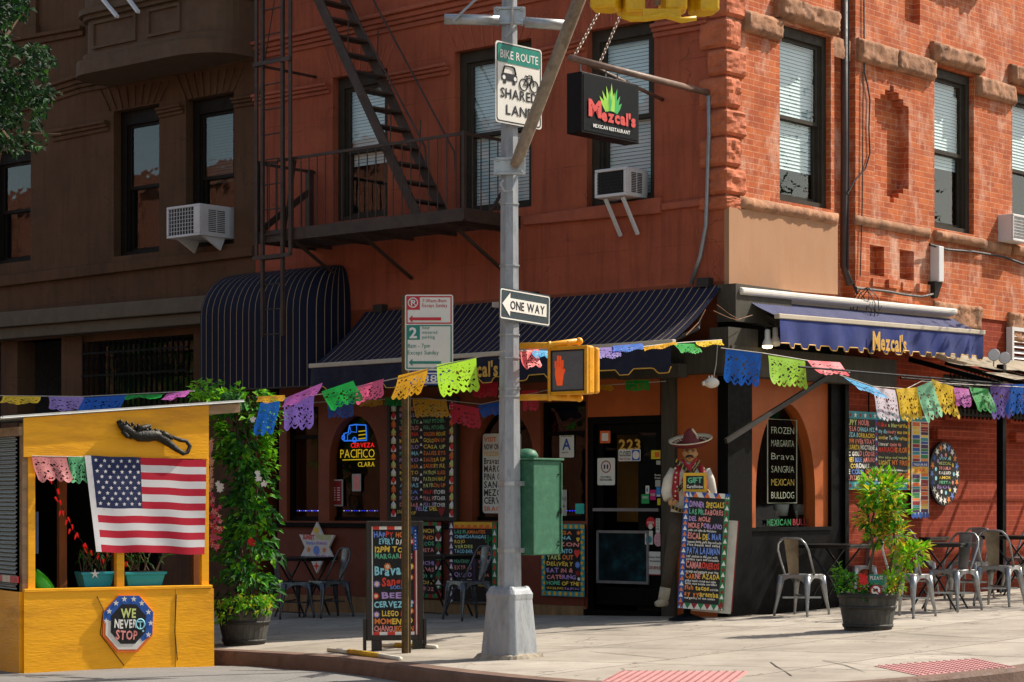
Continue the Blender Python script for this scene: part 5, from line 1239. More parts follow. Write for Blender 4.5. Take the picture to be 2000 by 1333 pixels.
def tri_border(mb,w_,h,b,sides,cA,cB,cC,y=-.003):
    """row of upright triangles cA/cB on a band of cC along the named sides"""
    for sd in sides:
        ln=(h if sd in 'lr' else w_); n=max(2,int(ln/(b*1.05)))
        if cC is not None:
            mb.mi=cC
            if sd=='l': mb.rect(0,0,b,h,y)
            if sd=='r': mb.rect(w_-b,0,w_,h,y)
            if sd=='t': mb.rect(0,h-b,w_,h,y+.0004)
            if sd=='b': mb.rect(0,0,w_,b,y+.0004)
        for i in range(n):
            mb.mi=(cA,cB)[i%2]; s=ln/n; q=i*s
            if sd=='l': p=[(b*.12,q+s*.08),(b*.88,q+s*.08),(b*.5,q+s*.9)]
            elif sd=='r': p=[(w_-b*.88,q+s*.08),(w_-b*.12,q+s*.08),(w_-b*.5,q+s*.9)]
            elif sd=='t': p=[(q,h),(q+s,h),(q+s*.5,h-b)] if i%2 else [(q-s*.5 if i else 0,h-b),(q+s*.5,h-b),(q,h)]
            else: p=[(q,b),(q+s,b),(q+s*.5,0)] 
            mb.add([(x,y-.001,z) for x,z in p],[(0,1,2)])
def diamond_border(mb,w_,h,b,sides,cols,y=-.003):
    for sd in sides:
        n=int(h/(b*1.15))
        for i in range(n):
            s=h/n; z=i*s; x=0 if sd=='l' else w_-b; mb.mi=cols[i%len(cols)]
            mb.add([(x,y,z+s*.5),(x+b*.5,y,z),(x+b,y,z+s*.5),(x+b*.5,y,z+s)],[(0,1,2,3)])
            mb.mi=cols[(i+1)%len(cols)]; mb.add([(x,y,z-s*.0),(x+b*.5,y,z),(x,y,z+s*.5)],[(0,1,2)]); mb.add([(x+b,y,z),(x+b,y,z+s*.5),(x+b*.5,y,z)],[(0,1,2)])
def check_border(mb,w_,h,b,sides,cA,cB,y=-.003,k=1.4):
    for sd in sides:
        ln=(h if sd in 'lr' else w_); n=max(2,int(ln/(b*k)))
        for i in range(n):
            s=ln/n; q=i*s; mb.mi=(cA,cB)[i%2]
            if sd=='l': mb.rect(0,q,b,q+s,y)
            if sd=='r': mb.rect(w_-b,q,w_,q+s,y)
            if sd=='t': mb.rect(q,h-b,q+s,h,y-.0003)
            if sd=='b': mb.rect(q,0,q+s,b,y-.0003)
def board(name,label,M,w_,h,th,lines,deco=None,seed=0,group=None,cat='menu board',frame=None,face='board_black'):
    t=thing(name,label,cat,M,group)
    mb=MB(M); mb.box(0,0,0,w_,th,h); mb.build('panel',face,t)
    if frame:
        f,fm,fd=frame; mb=MB(M)
        for A in ((-f,-f,0,h+f),(w_,-f,w_+f,h+f),(0,h,w_,h+f),(0,-f,w_,0)): mb.box(A[0],-fd,A[1],A[2],th+.004,A[3])
        mb.build('frame',fm,t,bevel=.006)
    if deco:
        mb=MB(M); deco(mb,w_,h); mb.build('border',BX,t)
    mb=MB(M); lines_on(mb,lines,w_,h,seed); mb.build('lettering',CH,t)
    return t
def fboard(fr,u0,v0,u1,v1,off):
    um=(u0+u1)/2; a=fr.p(u0,(v0+v1)/2,off)[0]; b=fr.p(u1,(v0+v1)/2,off)[0]; z0=fr.p(um,v1,off)[1]; z1=fr.p(um,v0,off)[1]
    return at(fr.M,a,-off,z0),b-a,z1-z0
# drinks board between the arched windows
M,w_,h=fboard(L,764,786,888,1010,.06)
right=["PINTO PEPO","BRASS JOSS","HALF PITCHER-","FULL PITCHER-","GOLDEN HOUSE","GOLDEN UP","CASA UP","SAUSS ETS","SAUSSA UP","SAUSSET FUL","PATRON GLASS","PATRON HALF","PATRON UP","HALF PITCHER","FULL PITCHER","FULL PITCHER"]
rc=[[N_],[G_,W_],[N_],[N_],[O_,Y_],[Y_,O_],[Y_,G_],[O_],[O_,Y_],[O_,Y_],[G_,O_],[G_,Y_],[G_,O_],[E_,W_],[K_,W_],[V_,W_]]
ln=[(s,c,.52,.86,.93-.056*i,.034) for i,(s,c) in enumerate(zip(right,rc))]
left=["BLOODY","MARIA","TECATE","ICE COLD","CORONA","MIMOSA","MODELO","PALOMA","NEGRO","SANGRIA","MOJITO","VINO TIN","AGUAS","PINA","FRESCA","DEL MAR"]
lc=[[K_],[V_],[N_],[K_],[E_],[Y_],[V_],[N_,C_2],[V_],[O_],[Y_],[Y_,W_],[C_2],[B_2],[V_],[K_]]
ln+=[(s,c,.14,.44,.93-.056*i,.034) for i,(s,c) in enumerate(zip(left,lc))]+[("FELIZ DEL",[V_,C_2,Y_],.40,.74,.055,.036),("POP",[Y_],.30,.40,.02,.028),("SALUD",[Y_],.1,.26,.03,.03)]
def dk(mb,w_,h):
    diamond_border(mb,w_,h,w_*.08,'lr',[E_,W_,G_,O_]); 
    for i in range(13):
        mb.mi=W_; z=h*(.1+.065*i); x=w_*.48; mb.add([(x-w_*.022,-.003,z),(x+w_*.022,-.003,z),(x,-.003,z+h*.025)],[(0,1,2)])
    mb.mi=DR
    heart(mb,w_*.80,h*.05,w_*.05)
def heart(mb,x,z,r,y=-.004):
    mb.add([(x,y,z-r*1.3)]+[(x+r*.09*(16*math.sin(t_)**3)*.7,y,z+r*.09*(13*math.cos(t_)-5*math.cos(2*t_)-2*math.cos(3*t_)-math.cos(4*t_))*.9) for t_ in [i*2*math.pi/16 for i in range(16)]],[tuple(range(1,17))])
board('menu_board','tall drinks chalkboard in wooden frame between the two arched windows',M,w_,h,.04,ln,dk,1,'painted menu boards',frame=(.05,'board_wood',.03))
# boards low on the wall
M,w_,h=fboard(L,812,1020,862,1168,.07)
board('menu_board','narrow chalkboard with green and red diamond edge partly behind the pavement sign',M,w_,h,.03,[(s,[c],.06,.72,.86-.085*i,.05) for i,(s,c) in enumerate(zip(["LUNCH","AND","TACOS","TOSTA","SOPES","ENCHI","LADAS","SOPA","MOLE","ARROZ"],[Y_,O_,N_,K_,C_2,V_,K_,N_,Y_,K_]))],lambda mb,a,b: (diamond_border(mb,a,b,a*.22,'r',[DR,W_,DG]),check_border(mb,a,b,b*.05,'tb',DG,DR)),2,'painted menu boards')
M,w_,h=fboard(L,877,1020,971,1180,.07)
def dk2(mb,w_,h):
    tri_border(mb,w_,h,w_*.1,'l',W_,W_,PU); tri_border(mb,w_,h,w_*.1,'r',W_,E_,DG)
    mb.mi=YP; mb.rect(w_*.1,h*.92,w_*.9,h,-.0035); mb.mi=OP
    for i in range(6): mb.rect(w_*(.12+.13*i),h*.93,w_*(.12+.13*i+.08),h*.965,-.0045)
    mb.rect(w_*.1,h*.92,w_*.9,h*.935,-.0046); mb.mi=DG; x=w_*.82; mb.rect(x-.012,h*.70,x+.012,h*.84,-.004); mb.rect(x-.05,h*.75,x-.03,h*.80,-.004); mb.rect(x-.05,h*.75,x,h*.765,-.004); mb.rect(x+.03,h*.77,x+.05,h*.82,-.004); mb.rect(x,h*.77,x+.05,h*.785,-.004)
    mb.mi=PU; mb.rect(w_*.50,h*.05,w_*.56,h*.64,-.003)
ln=[("LAS FLAMANTES",[N_,O_],.12,.76,.86,.04),("CHIMICHANGAS",[C_2],.12,.78,.80,.04),("ROJO",[Y_],.12,.34,.74,.04),("VERDES",[G_],.12,.5,.68,.04),("TACO BAR",[C_2],.12,.5,.62,.045),("NACHOS",[N_],.12,.46,.50,.04),("EXTRAS",[K_],.12,.48,.42,.05),("QUESO",[V_],.12,.48,.33,.05),("DULCES",[W_],.14,.48,.25,.045),("FLAN",[V_],.14,.4,.18,.04),("POSTRES",[O_],.60,.86,.60,.04),("CAFE",[K_],.62,.84,.50,.04),("TE",[O_],.62,.8,.42,.04),("AGUA",[K_],.62,.84,.34,.04),("CHURROS",[Y_],.58,.88,.22,.04)]
board('menu_board','chalkboard with orange stepped top and painted cactus on the low wall left of the pole',M,w_,h,.03,ln,dk2,3,'painted menu boards')
M,w_,h=fboard(L,1058,1024,1142,1165,.07)
def dk3(mb,w_,h):
    b=w_*.09
    mb.mi=TL
    for A in ((0,0,b,h),(w_-b,0,w_,h),(b,0,w_-b,b),(b,h-b,w_-b,h)): mb.rect(*A,-.003)
    mb.mi=YP
    for i in range(14):
        z=h*(i+.5)/14; 
        for x in ((b*.35 if i%2 else b*.7),(w_-b*.35 if i%2 else w_-b*.7)): disc(mb,x,z,b*.36,-.0045,7)
    for i in range(8):
        x=w_*(i+.5)/8
        for z in (b*.5,h-b*.5): disc(mb,x,z,b*.42,-.0045,7)
    mb.mi=E_; heart(mb,w_*.83,h*.60,w_*.07); mb.mi=B_2; star(mb,w_*.84,h*.44,w_*.07,-.004,9,.6); mb.mi=DR; star(mb,w_*.84,h*.325,w_*.07,-.004,6,.45); mb.mi=O_; star(mb,w_*.86,h*.88,w_*.05,-.004,6,.5); mb.mi=Y_; heart(mb,w_*.85,h*.79,w_*.04); mb.mi=W_; disc(mb,w_*.87,h*.245,w_*.03,-.004)
ln=[("AMIGA",[K_,O_],.14,.72,.86,.05),("BUENA",[B_2,C_2],.14,.7,.785,.05),("SAZON",[K_],.14,.88,.69,.055),("EN TANTO",[C_2],.14,.72,.60,.055),("TAKE OUT",[G_,O_],.13,.74,.51,.06),("DELIVERY",[Y_],.12,.74,.42,.06),("EAT IN &",[V_,K_],.12,.74,.33,.06),("CATERING",[K_,V_],.12,.8,.24,.055),("HOME OF THE",[N_,Y_],.12,.88,.155,.05),("SIZZLING FAJITAS",[Y_,V_],.12,.88,.095,.03)]
board('menu_board','take out and delivery chalkboard with teal and yellow edge beside the restaurant door',M,w_,h,.03,ln,dk3,4,'painted menu boards')
# white six pointed star
M,w_,h=fboard(L,584,1020,653,1120,.10)
t=thing('star_sign','white six pointed painted star sign on the low wall behind a metal chair','sign',M@Matrix.Translation((w_/2,0,0)))
mb=MB(M); pts=[]
for i in range(12):
    a=math.pi*i/6; r=1 if i%2==0 else .577; pts.append((w_/2+w_*.577*r*math.sin(a),h/2+h*.5*r*math.cos(a)))
mb.prism(pts,0,.03); mb.build('panel','sign_white',t)
mb=MB(M); lines_on(mb,[("SUNSET",[E_],.12,.45,.66,.09),("VERDE",[G_],.47,.9,.66,.09),("TEQUILA DE MARIO",[B_2,V_],.2,.8,.56,.055),("EL VAQUERO",[C_2,V_],.1,.92,.27,.085)],w_,h); mb.mi=1; disc(mb,w_/2,h*.84,w_*.07,-.004); mb.mi=5; disc(mb,w_/2,h*.45,w_*.09,-.004); mb.mi=3; star(mb,w_*.28,h*.46,w_*.07,-.004); star(mb,w_*.72,h*.46,w_*.07,-.004); mb.mi=4; star(mb,w_/2,h*.14,w_*.09,-.004,4); mb.build('lettering',CH,t)
# pavement sign (A-stand)
a=G(716,1277); b=G(824,1263); d=Vector((b.x-a.x,b.y-a.y,0)); ang=math.atan2(d.y,d.x)*.55
z0=a.z; y0=(a.y+b.y)/2
pa=P(716,1252,y0-.05); pb=P(827,1246,y0+.05); ang=math.atan2(pb.y-pa.y,pb.x-pa.x)
AM=Matrix.Translation((pa.x,pa.y,pa.z))@Matrix.Rotation(ang,4,'Z')@Matrix.Rotation(R_(-2),4,'X'); w_=(pb-pa).length; h=HC+(HY-1018)/F*y0-pa.z
f=.05
def dkA(mb,w_,h):
    check_border(mb,w_,h,h*.03,'tb',E_,W_,k=2.2); mb.mi=W_; mb.rect(0,0,w_*.025,h,-.0036); mb.mi=DR; mb.rect(w_*.92,0,w_*.955,h*.8,-.0036); mb.mi=W_; mb.rect(w_*.955,0,w_*.975,h*.8,-.0036); mb.mi=E_; mb.rect(w_*.975,0,w_,h*.8,-.0036); mb.mi=DB; mb.rect(w_*.9,h*.78,w_,h,-.004); mb.rect(w_*.74,h*.93,w_,h,-.004)
    for i in range(6): mb.mi=W_; star(mb,w_*.95,h*(.8+.032*i),w_*.022,-.006)
    for x,z,c_,r in ((.34,.63,O_,.085),(.11,.47,V_,.08),(.09,.36,E_,.08),(.10,.19,V_,.075),(.86,.86,E_,.075),(.84,.63,Y_,.08),(.84,.53,O_,.07),(.84,.22,O_,.075),(.86,.30,B_2,.06)):
        mb.mi=c_; star(mb,w_*x,h*z,w_*r,-.005,11,.68); mb.mi=W_; disc(mb,w_*x,h*z,w_*r*.45,-.006,10); mb.mi=(Y_ if c_!=Y_ else O_); disc(mb,w_*x,h*z,w_*r*.28,-.007,10)
ln=[("HAPPY HOUR",[B_2,B_2,B_2,E_,E_,O_],.05,.88,.90,.05),("EVERY DAY",[C_2,C_2,C_2,W_],.16,.76,.835,.052),("12PM TO 8",[Y_],.07,.82,.765,.05),("MARGARITAS",[N_,N_,N_,K_],.07,.88,.705,.045),("Bravas",[C_2],.06,.72,.555,.085),("Sangria",[E_],.22,.86,.455,.075),("SODAS",[B_2],.40,.76,.425,.03),("BEER",[V_,V_,V_,Y_],.22,.82,.34,.055),("CERVEZAS",[C_2],.05,.88,.255,.055),("LLEGO EL",[Y_,Y_,Y_,E_],.22,.74,.175,.05),("MOMENTO",[O_,O_,O_,Y_],.06,.88,.105,.05),("CHANGUEGUE IN",[K_,O_],.05,.9,.035,.05)]
t=board('pavement_sign','framed happy hour board standing on the pavement behind the drilled sign post',AM@Matrix.Translation((f,0,f)),w_-2*f,h-2*f,.03,ln,dkA,5,cat='sign',frame=(f,'board_wood',.02))
mat('tube_yellow','c99a20',.5,var=.2,scale=8); mat('tape_white','cfc8b4',.6,var=.15)
mb=MB(AM)
for x in (.05,w_-.10): mb.box(x,-.02,-.16,x+.09,.05,-.001)
for x in (-.03,w_+.0): mb.box(x,-.03,-.09,x+.025,.04,.2)
mb.build('leg','board_wood',t)
mb=MB()
def foot(u0,v0,u1,v1):
    p=G(u0,v0); q=G(u1,v1); u_=Vector((0,0,.022)); mb.mi=0; mb.tube([p.lerp(q,.30)+u_,p.lerp(q,.72)+u_],.026,8); mb.mi=1; mb.tube([p+u_*.7,p.lerp(q,.30)+u_],.022,8); mb.tube([p.lerp(q,.72)+u_,q+u_*.7],.022,8)
foot(642,1273,782,1291); mb.build('foot',['tube_yellow','tape_white'],t); mb=MB(); foot(740,1264,853,1268); mb.build('foot',['tube_yellow','tape_white'],t)
# ================================================================== yellow dining shed in the parking lane
mat('shed_yellow','fbad04',.5,var=.07,scale=2.5,bump=.35,bscale=24,dirt='a8680e',dscale=1.5,damt=.55,stretch=(.45,.45,2.4)); mat('shed_wood','8a4a18',.7,var=.25,scale=4,bump=.3,stretch=(5,5,.6)); mat('raw_wood','9c7f5f',.75,var=.3,scale=4,bump=.3,stretch=(.6,5,5)); mat('roof_sheet','c8c8c2',.4,var=.1,dirt='9c9a90',damt=.5)
m,n=newmat('clear_sheet'); tr=n.new('ShaderNodeBsdfTransparent'); tr.inputs[0].default_value=(.5,.55,.5,1); n.b.inputs['Base Color'].default_value=(.25,.27,.24,1); n.b.inputs['Roughness'].default_value=.25
mx=n.new('ShaderNodeMixShader'); mx.inputs[0].default_value=.55; n.link(tr.outputs[0],mx.inputs[1]); n.link(n.b.outputs[0],mx.inputs[2]); n.link(mx.outputs[0],n.n['Material Output'].inputs[0])
SF=Fr((-2.853,20.55),31); SWd=-1.83; sz=-.33
shed=thing('dining_shed','yellow painted plywood dining shed with white corrugated roof in the parking lane','shed',SF.M@Matrix.Translation((SWd/2,0,sz)))
S=lambda u,v,o=0.: SF.p(u,v,o)
zr0=S(60,817)[1]; zr1=S(405,792)[1]; zgb=S(230,895)[1]; zsl=S(230,1153)[1]
mb=MB(SF.M); mb.prism([(SWd,zgb),(-.03,zgb),(-.03,zr1),(SWd,zr0)],-.02,.0); mb.build('gable_panel','shed_yellow',shed)
j0=S(340,1160)[0]; j1=S(50,1200)[0]
mb=MB(SF.M); mb.prism([(SWd-.0,sz-.02),(j0-.004,sz-.02),(j0-.002,zsl),(SWd,zsl)],-.03,.02); mb.prism([(j0+.002,sz),(.02,sz),(.015,zsl-.005),(j0+.002,zsl)],-.032,.02); mb.build('lower_panel','shed_yellow',shed)
mb=MB(SF.M); mb.box(SWd,-.04,zsl,.0,.06,zsl+.03); mb.build('sill','shed_yellow',shed,bevel=.004)
for u0,u1,mt,y0,top in ((55,69,'shed_yellow',0,zgb),(394,408,'shed_yellow',0,zgb),(228,243,'shed_yellow',.0,zgb),(116,131,'shed_wood',.35,zgb+.3),(378,393,'shed_wood',.25,zgb+.3),(222,230,'shed_wood',.2,zgb)):
    mb=MB(SF.M); a=S(u0,1000,-y0)[0]; b=S(u1,1000,-y0)[0]; mb.box(a,y0,zsl+.03 if y0==0 else sz,b,y0+.07,top); mb.build('post',mt,shed,bevel=.003)
# side towards the street: corrugated clear sheet over a yellow panel, with its frame
dx=-.05; LEN=4.5
mb=MB(SF.M); mb.box(SWd-.03,.02,sz,SWd,LEN,zsl); mb.build('side_panel','shed_yellow',shed)
mb=MB(SF.M)
mb.smooth=True; mb.grid(120,1,lambda a,b:(SWd-.02+.0*a,.1+(LEN-.1)*a,zsl+.02+(zr0-.16-zsl)*b) if 0 else (SWd-.02+.012*math.sin(b*260),.1+(LEN-.1)*a,zsl+.02+(zr0-.16-zsl)*b)); 
mb=MB(SF.M); mb.smooth=True; mb.grid(4,160,lambda a,b:(SWd-.03+.010*math.sin(b*230),.1+(LEN-.1)*a,zsl+.02+(zr0-.16-zsl)*b)); mb.build('clear_sheet','clear_sheet',shed)
mb=MB(SF.M)
for y in (.0,.9,1.8,2.7,3.6): mb.box(SWd-.0,y+.02,zsl,SWd+.05,y+.10,zr0-.05)
mb.box(SWd-.04,.0,zr0-.16,SWd+.04,LEN,zr0-.08); mb.build('side_frame','raw_wood',shed)
mb=MB(SF.M); z=S(30,1133)[1]; 
for i in range(6): mb.mi=i%2; mb.box(SWd-.05,.0+.22*i,z-.03,SWd-.04,.22*(i+1),z+.03)
mb.build('reflective_tape',['sign_red','tape_white'],shed)
mb=MB(SF.M); xr_=.32; mb.smooth=True; mb.grid(2,150,lambda a,b:(SWd-.22+(xr_-SWd+.22)*a,-.06+(LEN+.06)*b,(zr0-.025)+(zr1-zr0)/(-.03-SWd)*((SWd-.22-SWd)+(xr_-SWd+.22)*a)+.035+.014*math.sin(b*190))); mb.build('roof_sheet','roof_sheet',shed)
mb=MB(SF.M); k=(zr1-zr0)/(-.03-SWd)
def zl(x): return zr0+k*(x-SWd)
mb.hexa([(SWd-.2,-.05,zl(SWd-.2)+.005),(xr_,-.05,zl(xr_)+.005),(xr_,.0,zl(xr_)+.005),(SWd-.2,.0,zl(SWd-.2)+.005),(SWd-.2,-.05,zl(SWd-.2)+.03),(xr_,-.05,zl(xr_)+.03),(xr_,.0,zl(xr_)+.03),(SWd-.2,.0,zl(SWd-.2)+.03)]); mb.build('roof_edge','roof_sheet',shed)
mb=MB(SF.M); mb.hexa([(-.03,.0,zl(-.03)-.09),(xr_-.02,.0,zl(xr_)-.09),(xr_-.02,.05,zl(xr_)-.09),(-.03,.05,zl(-.03)-.09),(-.03,.0,zl(-.03)-.005),(xr_-.02,.0,zl(xr_)-.005),(xr_-.02,.05,zl(xr_)-.005),(-.03,.05,zl(-.03)-.005)]); mb.build('rafter','raw_wood',shed)
mb=MB(SF.M); mb.box(SWd,LEN-.03,sz,0,LEN,zr0); mb.box(SWd+.05,.15,sz+.05,-.05,LEN-.05,sz+.08); mb.box(-.06,1.2,sz,-.02,LEN-.05,zgb+.2); mb.build('dark_backing','room_dark',shed)  # near-black panels added in the open shed, standing in for its shade
mb=MB(SF.M); pass
mb.tube([(j0+.01,-.034,zsl-.05),(j0-.005,-.034,(zsl+sz)/2),(j0+.02,-.034,sz+.12)],.004,4); a=S(187,1165); b=S(240,1300); mb.tube([(a[0],-.034,a[1]),(a[0]+.06,-.034,a[1]-.12),(a[0]+.03,-.034,a[1]-.35),(b[0],-.034,b[1])],.0035,4); mb.build('cable','cable_black',shed)
# flag on the shed
mat('flag_red','b8122e',.75,var=.08,scale=5); mat('flag_white','d9d4d2',.75,var=.05,scale=5); mat('flag_blue','20294f',.75,var=.1,scale=5)
c4=[S(u,v,.06) for u,v in ((165,890),(403,899),(399,1083),(187,1078))]
fl=thing('national_flag','stars and stripes flag pinned to the open end of the yellow shed','flag',SF.M@Matrix.Translation((c4[0][0],-.06,c4[0][1])))
def fp(a,b,o=0):
    tx=c4[0][0]*(1-a)+c4[1][0]*a; bx=c4[3][0]*(1-a)+c4[2][0]*a; tz=c4[0][1]*(1-a)+c4[1][1]*a; bz=c4[3][1]*(1-a)+c4[2][1]*a
    return (tx*(1-b)+bx*b, -.06-.010*math.sin(a*6+b*2.5)-.006*math.sin(a*15-b*5)*b-o, tz*(1-b)+bz*b-.004*math.sin(a*9)*(.3+b)+.002*math.sin(a*21))
mb=MB(SF.M); mb.smooth=True; nx,ny=40,26
mb.grid(nx,ny,fp)
mm=[]
for j in range(ny):
    for i in range(nx):
        s_=j//2; a=(i+.5)/nx
        mm.append(1 if a<.045 else (2 if (a<.46 and s_<7) else (0 if s_%2==0 else 1)))
mb.m=mm; mb.build('cloth',['flag_red','flag_white','flag_blue'],fl)
mb=MB(SF.M)
for r in range(9):
    for k in range(6 if r%2==0 else 5):
        a=.085+.068*(k+(0 if r%2==0 else .5)); b=.045+.056*r
        p=fp(a,b,.004); pts=[]
        for i in range(10):
            q=(.020 if i%2==0 else .009); pts.append((p[0]+q*math.sin(math.pi*i/5),p[1],p[2]+q*math.cos(math.pi*i/5)))
        mb.add([p]+pts,[(0,1+i,1+(i+1)%10) for i in range(10)])
mb.build('star','flag_white',fl)
# lizard ornament
mat('bronze_dark','26241e',.5,metal=.3,var=.5,scale=25,bump=.8,bscale=50,dirt='4a4a38',dscale=14,damt=.5)
def sp(u,v,o=.06): p=S(u,v,o); return (p[0],-o,p[1])
liz=thing('reptile_ornament','dark metal reptile ornament with curled tail on the yellow gable','ornament',SF.M@Matrix.Translation(sp(300,850)))
mb=MB(SF.M); mb.tube([sp(229,823),sp(236,830),sp(246,838),sp(258,846),sp(272,851),sp(290,851),sp(306,850),sp(320,858),sp(332,868),sp(345,878),sp(358,886),sp(366,884),sp(371,872),sp(364,862),sp(352,860),sp(340,855),sp(328,851)],[.012,.035,.05,.045,.06,.062,.055,.045,.034,.026,.022,.02,.02,.02,.02,.018,.015],10)
mb.tube([sp(268,842,.08),sp(278,836,.09),sp(293,832,.07)],[.03,.026,.018],8); mb.tube([sp(240,842,.08),sp(248,852,.09),sp(256,856,.06)],[.026,.022,.014],8); mb.tube([sp(316,846,.08),sp(326,850,.08),sp(338,858,.07)],[.028,.024,.012],8)
for i in range(16):
    t_=i/15; u=236+85*t_; v=829+22*t_-6+ (4 if i%2 else 0); mb.ball(sp(u,v,.085),(.018,.02,.018),6,4)
mb.build('body','bronze_dark',liz)
# octagon sign
c=S(249,1219,.04); R8=.262
OM=SF.M@Matrix.Translation((c[0],-.045,c[1]))@Matrix.Rotation(R_(1.5),4,'Y')
oc=thing('octagon_sign','octagon board with stars and the words WE NEVER STOP on the yellow shed','sign',OM)
def octa(r): return [(r*math.cos(R_(22.5+45*i)),r*1.08*math.sin(R_(22.5+45*i))) for i in range(8)]
mb=MB(OM); mb.prism(octa(R8),-.012,.012); mb.build('panel','orange_paint',oc)
mb=MB(OM)
mb.mi=1; o=octa(R8*.9); mb.add([(x,-.014,z) for x,z in o],[tuple(range(8))])
mb.mi=2; o=octa(R8*1.0); cut=[(x,z) for x,z in o]; pl=[o[7][0]*1,o[7]]; mb.add([(x,-.016,z) for x,z in (o[0],o[1],o[2],o[3],(-R8*.93,R8*.12),(0,R8*.1),(R8*.55,-R8*.62),(o[7][0]*.985,o[7][1]*.9))],[(0,1,2,3,4,5,6,7)])
mb.mi=0; o=octa(R8*.70); mb.add([(x,-.018,z) for x,z in o],[tuple(range(8))])
mb.mi=1
for a in (-25,2,28,55,78,102,125,150,173): 
    q=.155 if 0 else .83; star(mb,R8*.835*math.cos(R_(a))*1.0,R8*.9*math.sin(R_(a)),.030,-.020)
mb.build('painting',['board_black','sign_white','deep_blue'],oc)
mb=MB(OM); rng=random.Random(1)
text(mb,"WE",-.075,.07,.062,.085,-.021,9,.03,jit=.05,rng=rng); text(mb,"NEVER",-.135,.085,-.035,.08,-.021,0,.03,jit=.05,rng=rng); text(mb,"STOP",-.12,.09,-.14,.085,-.021,2,.03,jit=.05,rng=rng)
mb.mi=8; mb.tube([(.115+.042*math.cos(t_*.5),-.022,.0+.046*math.sin(t_*.5)) for t_ in range(13)],.007,4,closed=True); mb.tube([(.115,-.022,-.04),(.115,-.022,.03)],.006,4); mb.tube([(.085,-.022,.02),(.145,-.022,.02)],.006,4); disc(mb,.145,-.065,.01,-.022,8)
mb.build('lettering',CH,oc)
# ================================================================== leaves
leafmat('leaf_bright','7ab524',.45); leafmat('leaf_mid','468a26',.4); leafmat('leaf_dark','265520',.3); leafmat('leaf_yellow','c4bc34',.5); leafmat('leaf_orange','c88a34',.45); leafmat('tree_bright','3c6429',.3); leafmat('tree_mid','264722',.3); leafmat('tree_dark','152c16',.25); mat('bark','5a4736',.9,var=.3,scale=9,bump=.6); mat('soil','33261c',.95,var=.3,scale=20,bump=.6); mat('petal_white','e6e2da',.6,var=.05); mat('petal_pink','c9506a',.6,var=.25); mat('petal_red','c8161c',.6,var=.15); mat('petal_peach','e0a890',.6,var=.2)
GREENS=['leaf_bright','leaf_mid','leaf_dark']
def leaf(mb,p,d,up,ln,wd,fold=.25):
    d=Vector(d).normalized(); s=d.cross(Vector(up)); s=(s.normalized() if s.length>1e-4 else Vector((1,0,0))); u=s.cross(d)
    p=Vector(p); m1=p+d*ln*.42-u*ln*.02; t=p+d*ln-u*ln*.22
    mb.add([p,m1+s*wd/2+u*wd*fold,t,m1-s*wd/2+u*wd*fold,m1],[(0,4,1),(4,2,1),(0,3,4),(4,3,2)])
def rdir(rng,upb=0.):
    while 1:
        v=Vector((rng.uniform(-1,1),rng.uniform(-1,1),rng.uniform(-1,1)))
        if .05<v.length<1: v=v.normalized(); v.z+=upb; return v.normalized()
def sprig(mb,p,d,n,sp_,ln,wd,rng,mis,droop=.3):
    p=Vector(p); d=Vector(d).normalized()
    for i in range(n):
        q=p+d*sp_*i; q.z-=droop*(sp_*i)**2*3
        for s in (-1,1):
            side=d.cross(Vector((0,0,1))); side=side.normalized() if side.length>.05 else Vector((1,0,0))
            v=d*.5+side*s*rng.uniform(.5,1)+Vector((0,0,rng.uniform(-.5,.4))); mb.mi=rng.choice(mis); leaf(mb,q,v,(rng.uniform(-.5,.5),rng.uniform(-.5,.5),1),ln*rng.uniform(.7,1.2),wd*rng.uniform(.7,1.2))
def barrel(name,label,M,r0,r1,h):
    t=thing(name,label,'planter',M,'half barrel planters')
    mb=MB(M); n=26; pr=[(r0,0),(r0+(r1-r0)*.3,h*.3),(r0+(r1-r0)*.65,h*.65),(r1,h),(r1-.035,h),(r1-.04,h-.06)]
    vs=[];fs=[]
    for r,z in pr:
        for j in range(2*n):
            a=math.pi*j/n; k=r*(1 if j%2==0 else .988); vs.append((k*math.cos(a),k*math.sin(a),z))
    for i in range(len(pr)-1):
        for j in range(2*n): fs.append((i*2*n+j,i*2*n+(j+1)%(2*n),(i+1)*2*n+(j+1)%(2*n),(i+1)*2*n+j))
    mb.add(vs,fs); mb.build('tub','barrel_wood',t)
    mb=MB(M)
    for z,hh in ((h*.12,.03),(h*.62,.03),(h*.93,.035)):
        r=r0+(r1-r0)*z/h; mb.lathe([(r+.004,z-hh/2),(r+.007,z-hh/2),(r+.007+(r1-r0)*hh/h,z+hh/2),(r+.004,z+hh/2)],n=40,cap=False)
    mb.build('hoop','barrel_hoop',t)
    mb=MB(M); mb.lathe([(r1-.04,h-.05),(.01,h-.03)],n=24); mb.build('soil','soil',t)
    return t
mat('barrel_wood','3f3d38',.85,var=.3,scale=5,bump=.5,dirt='5e5b53',damt=.5,stretch=(5,5,.7)); mat('barrel_hoop','33312e',.6,metal=.3,var=.3,scale=9)
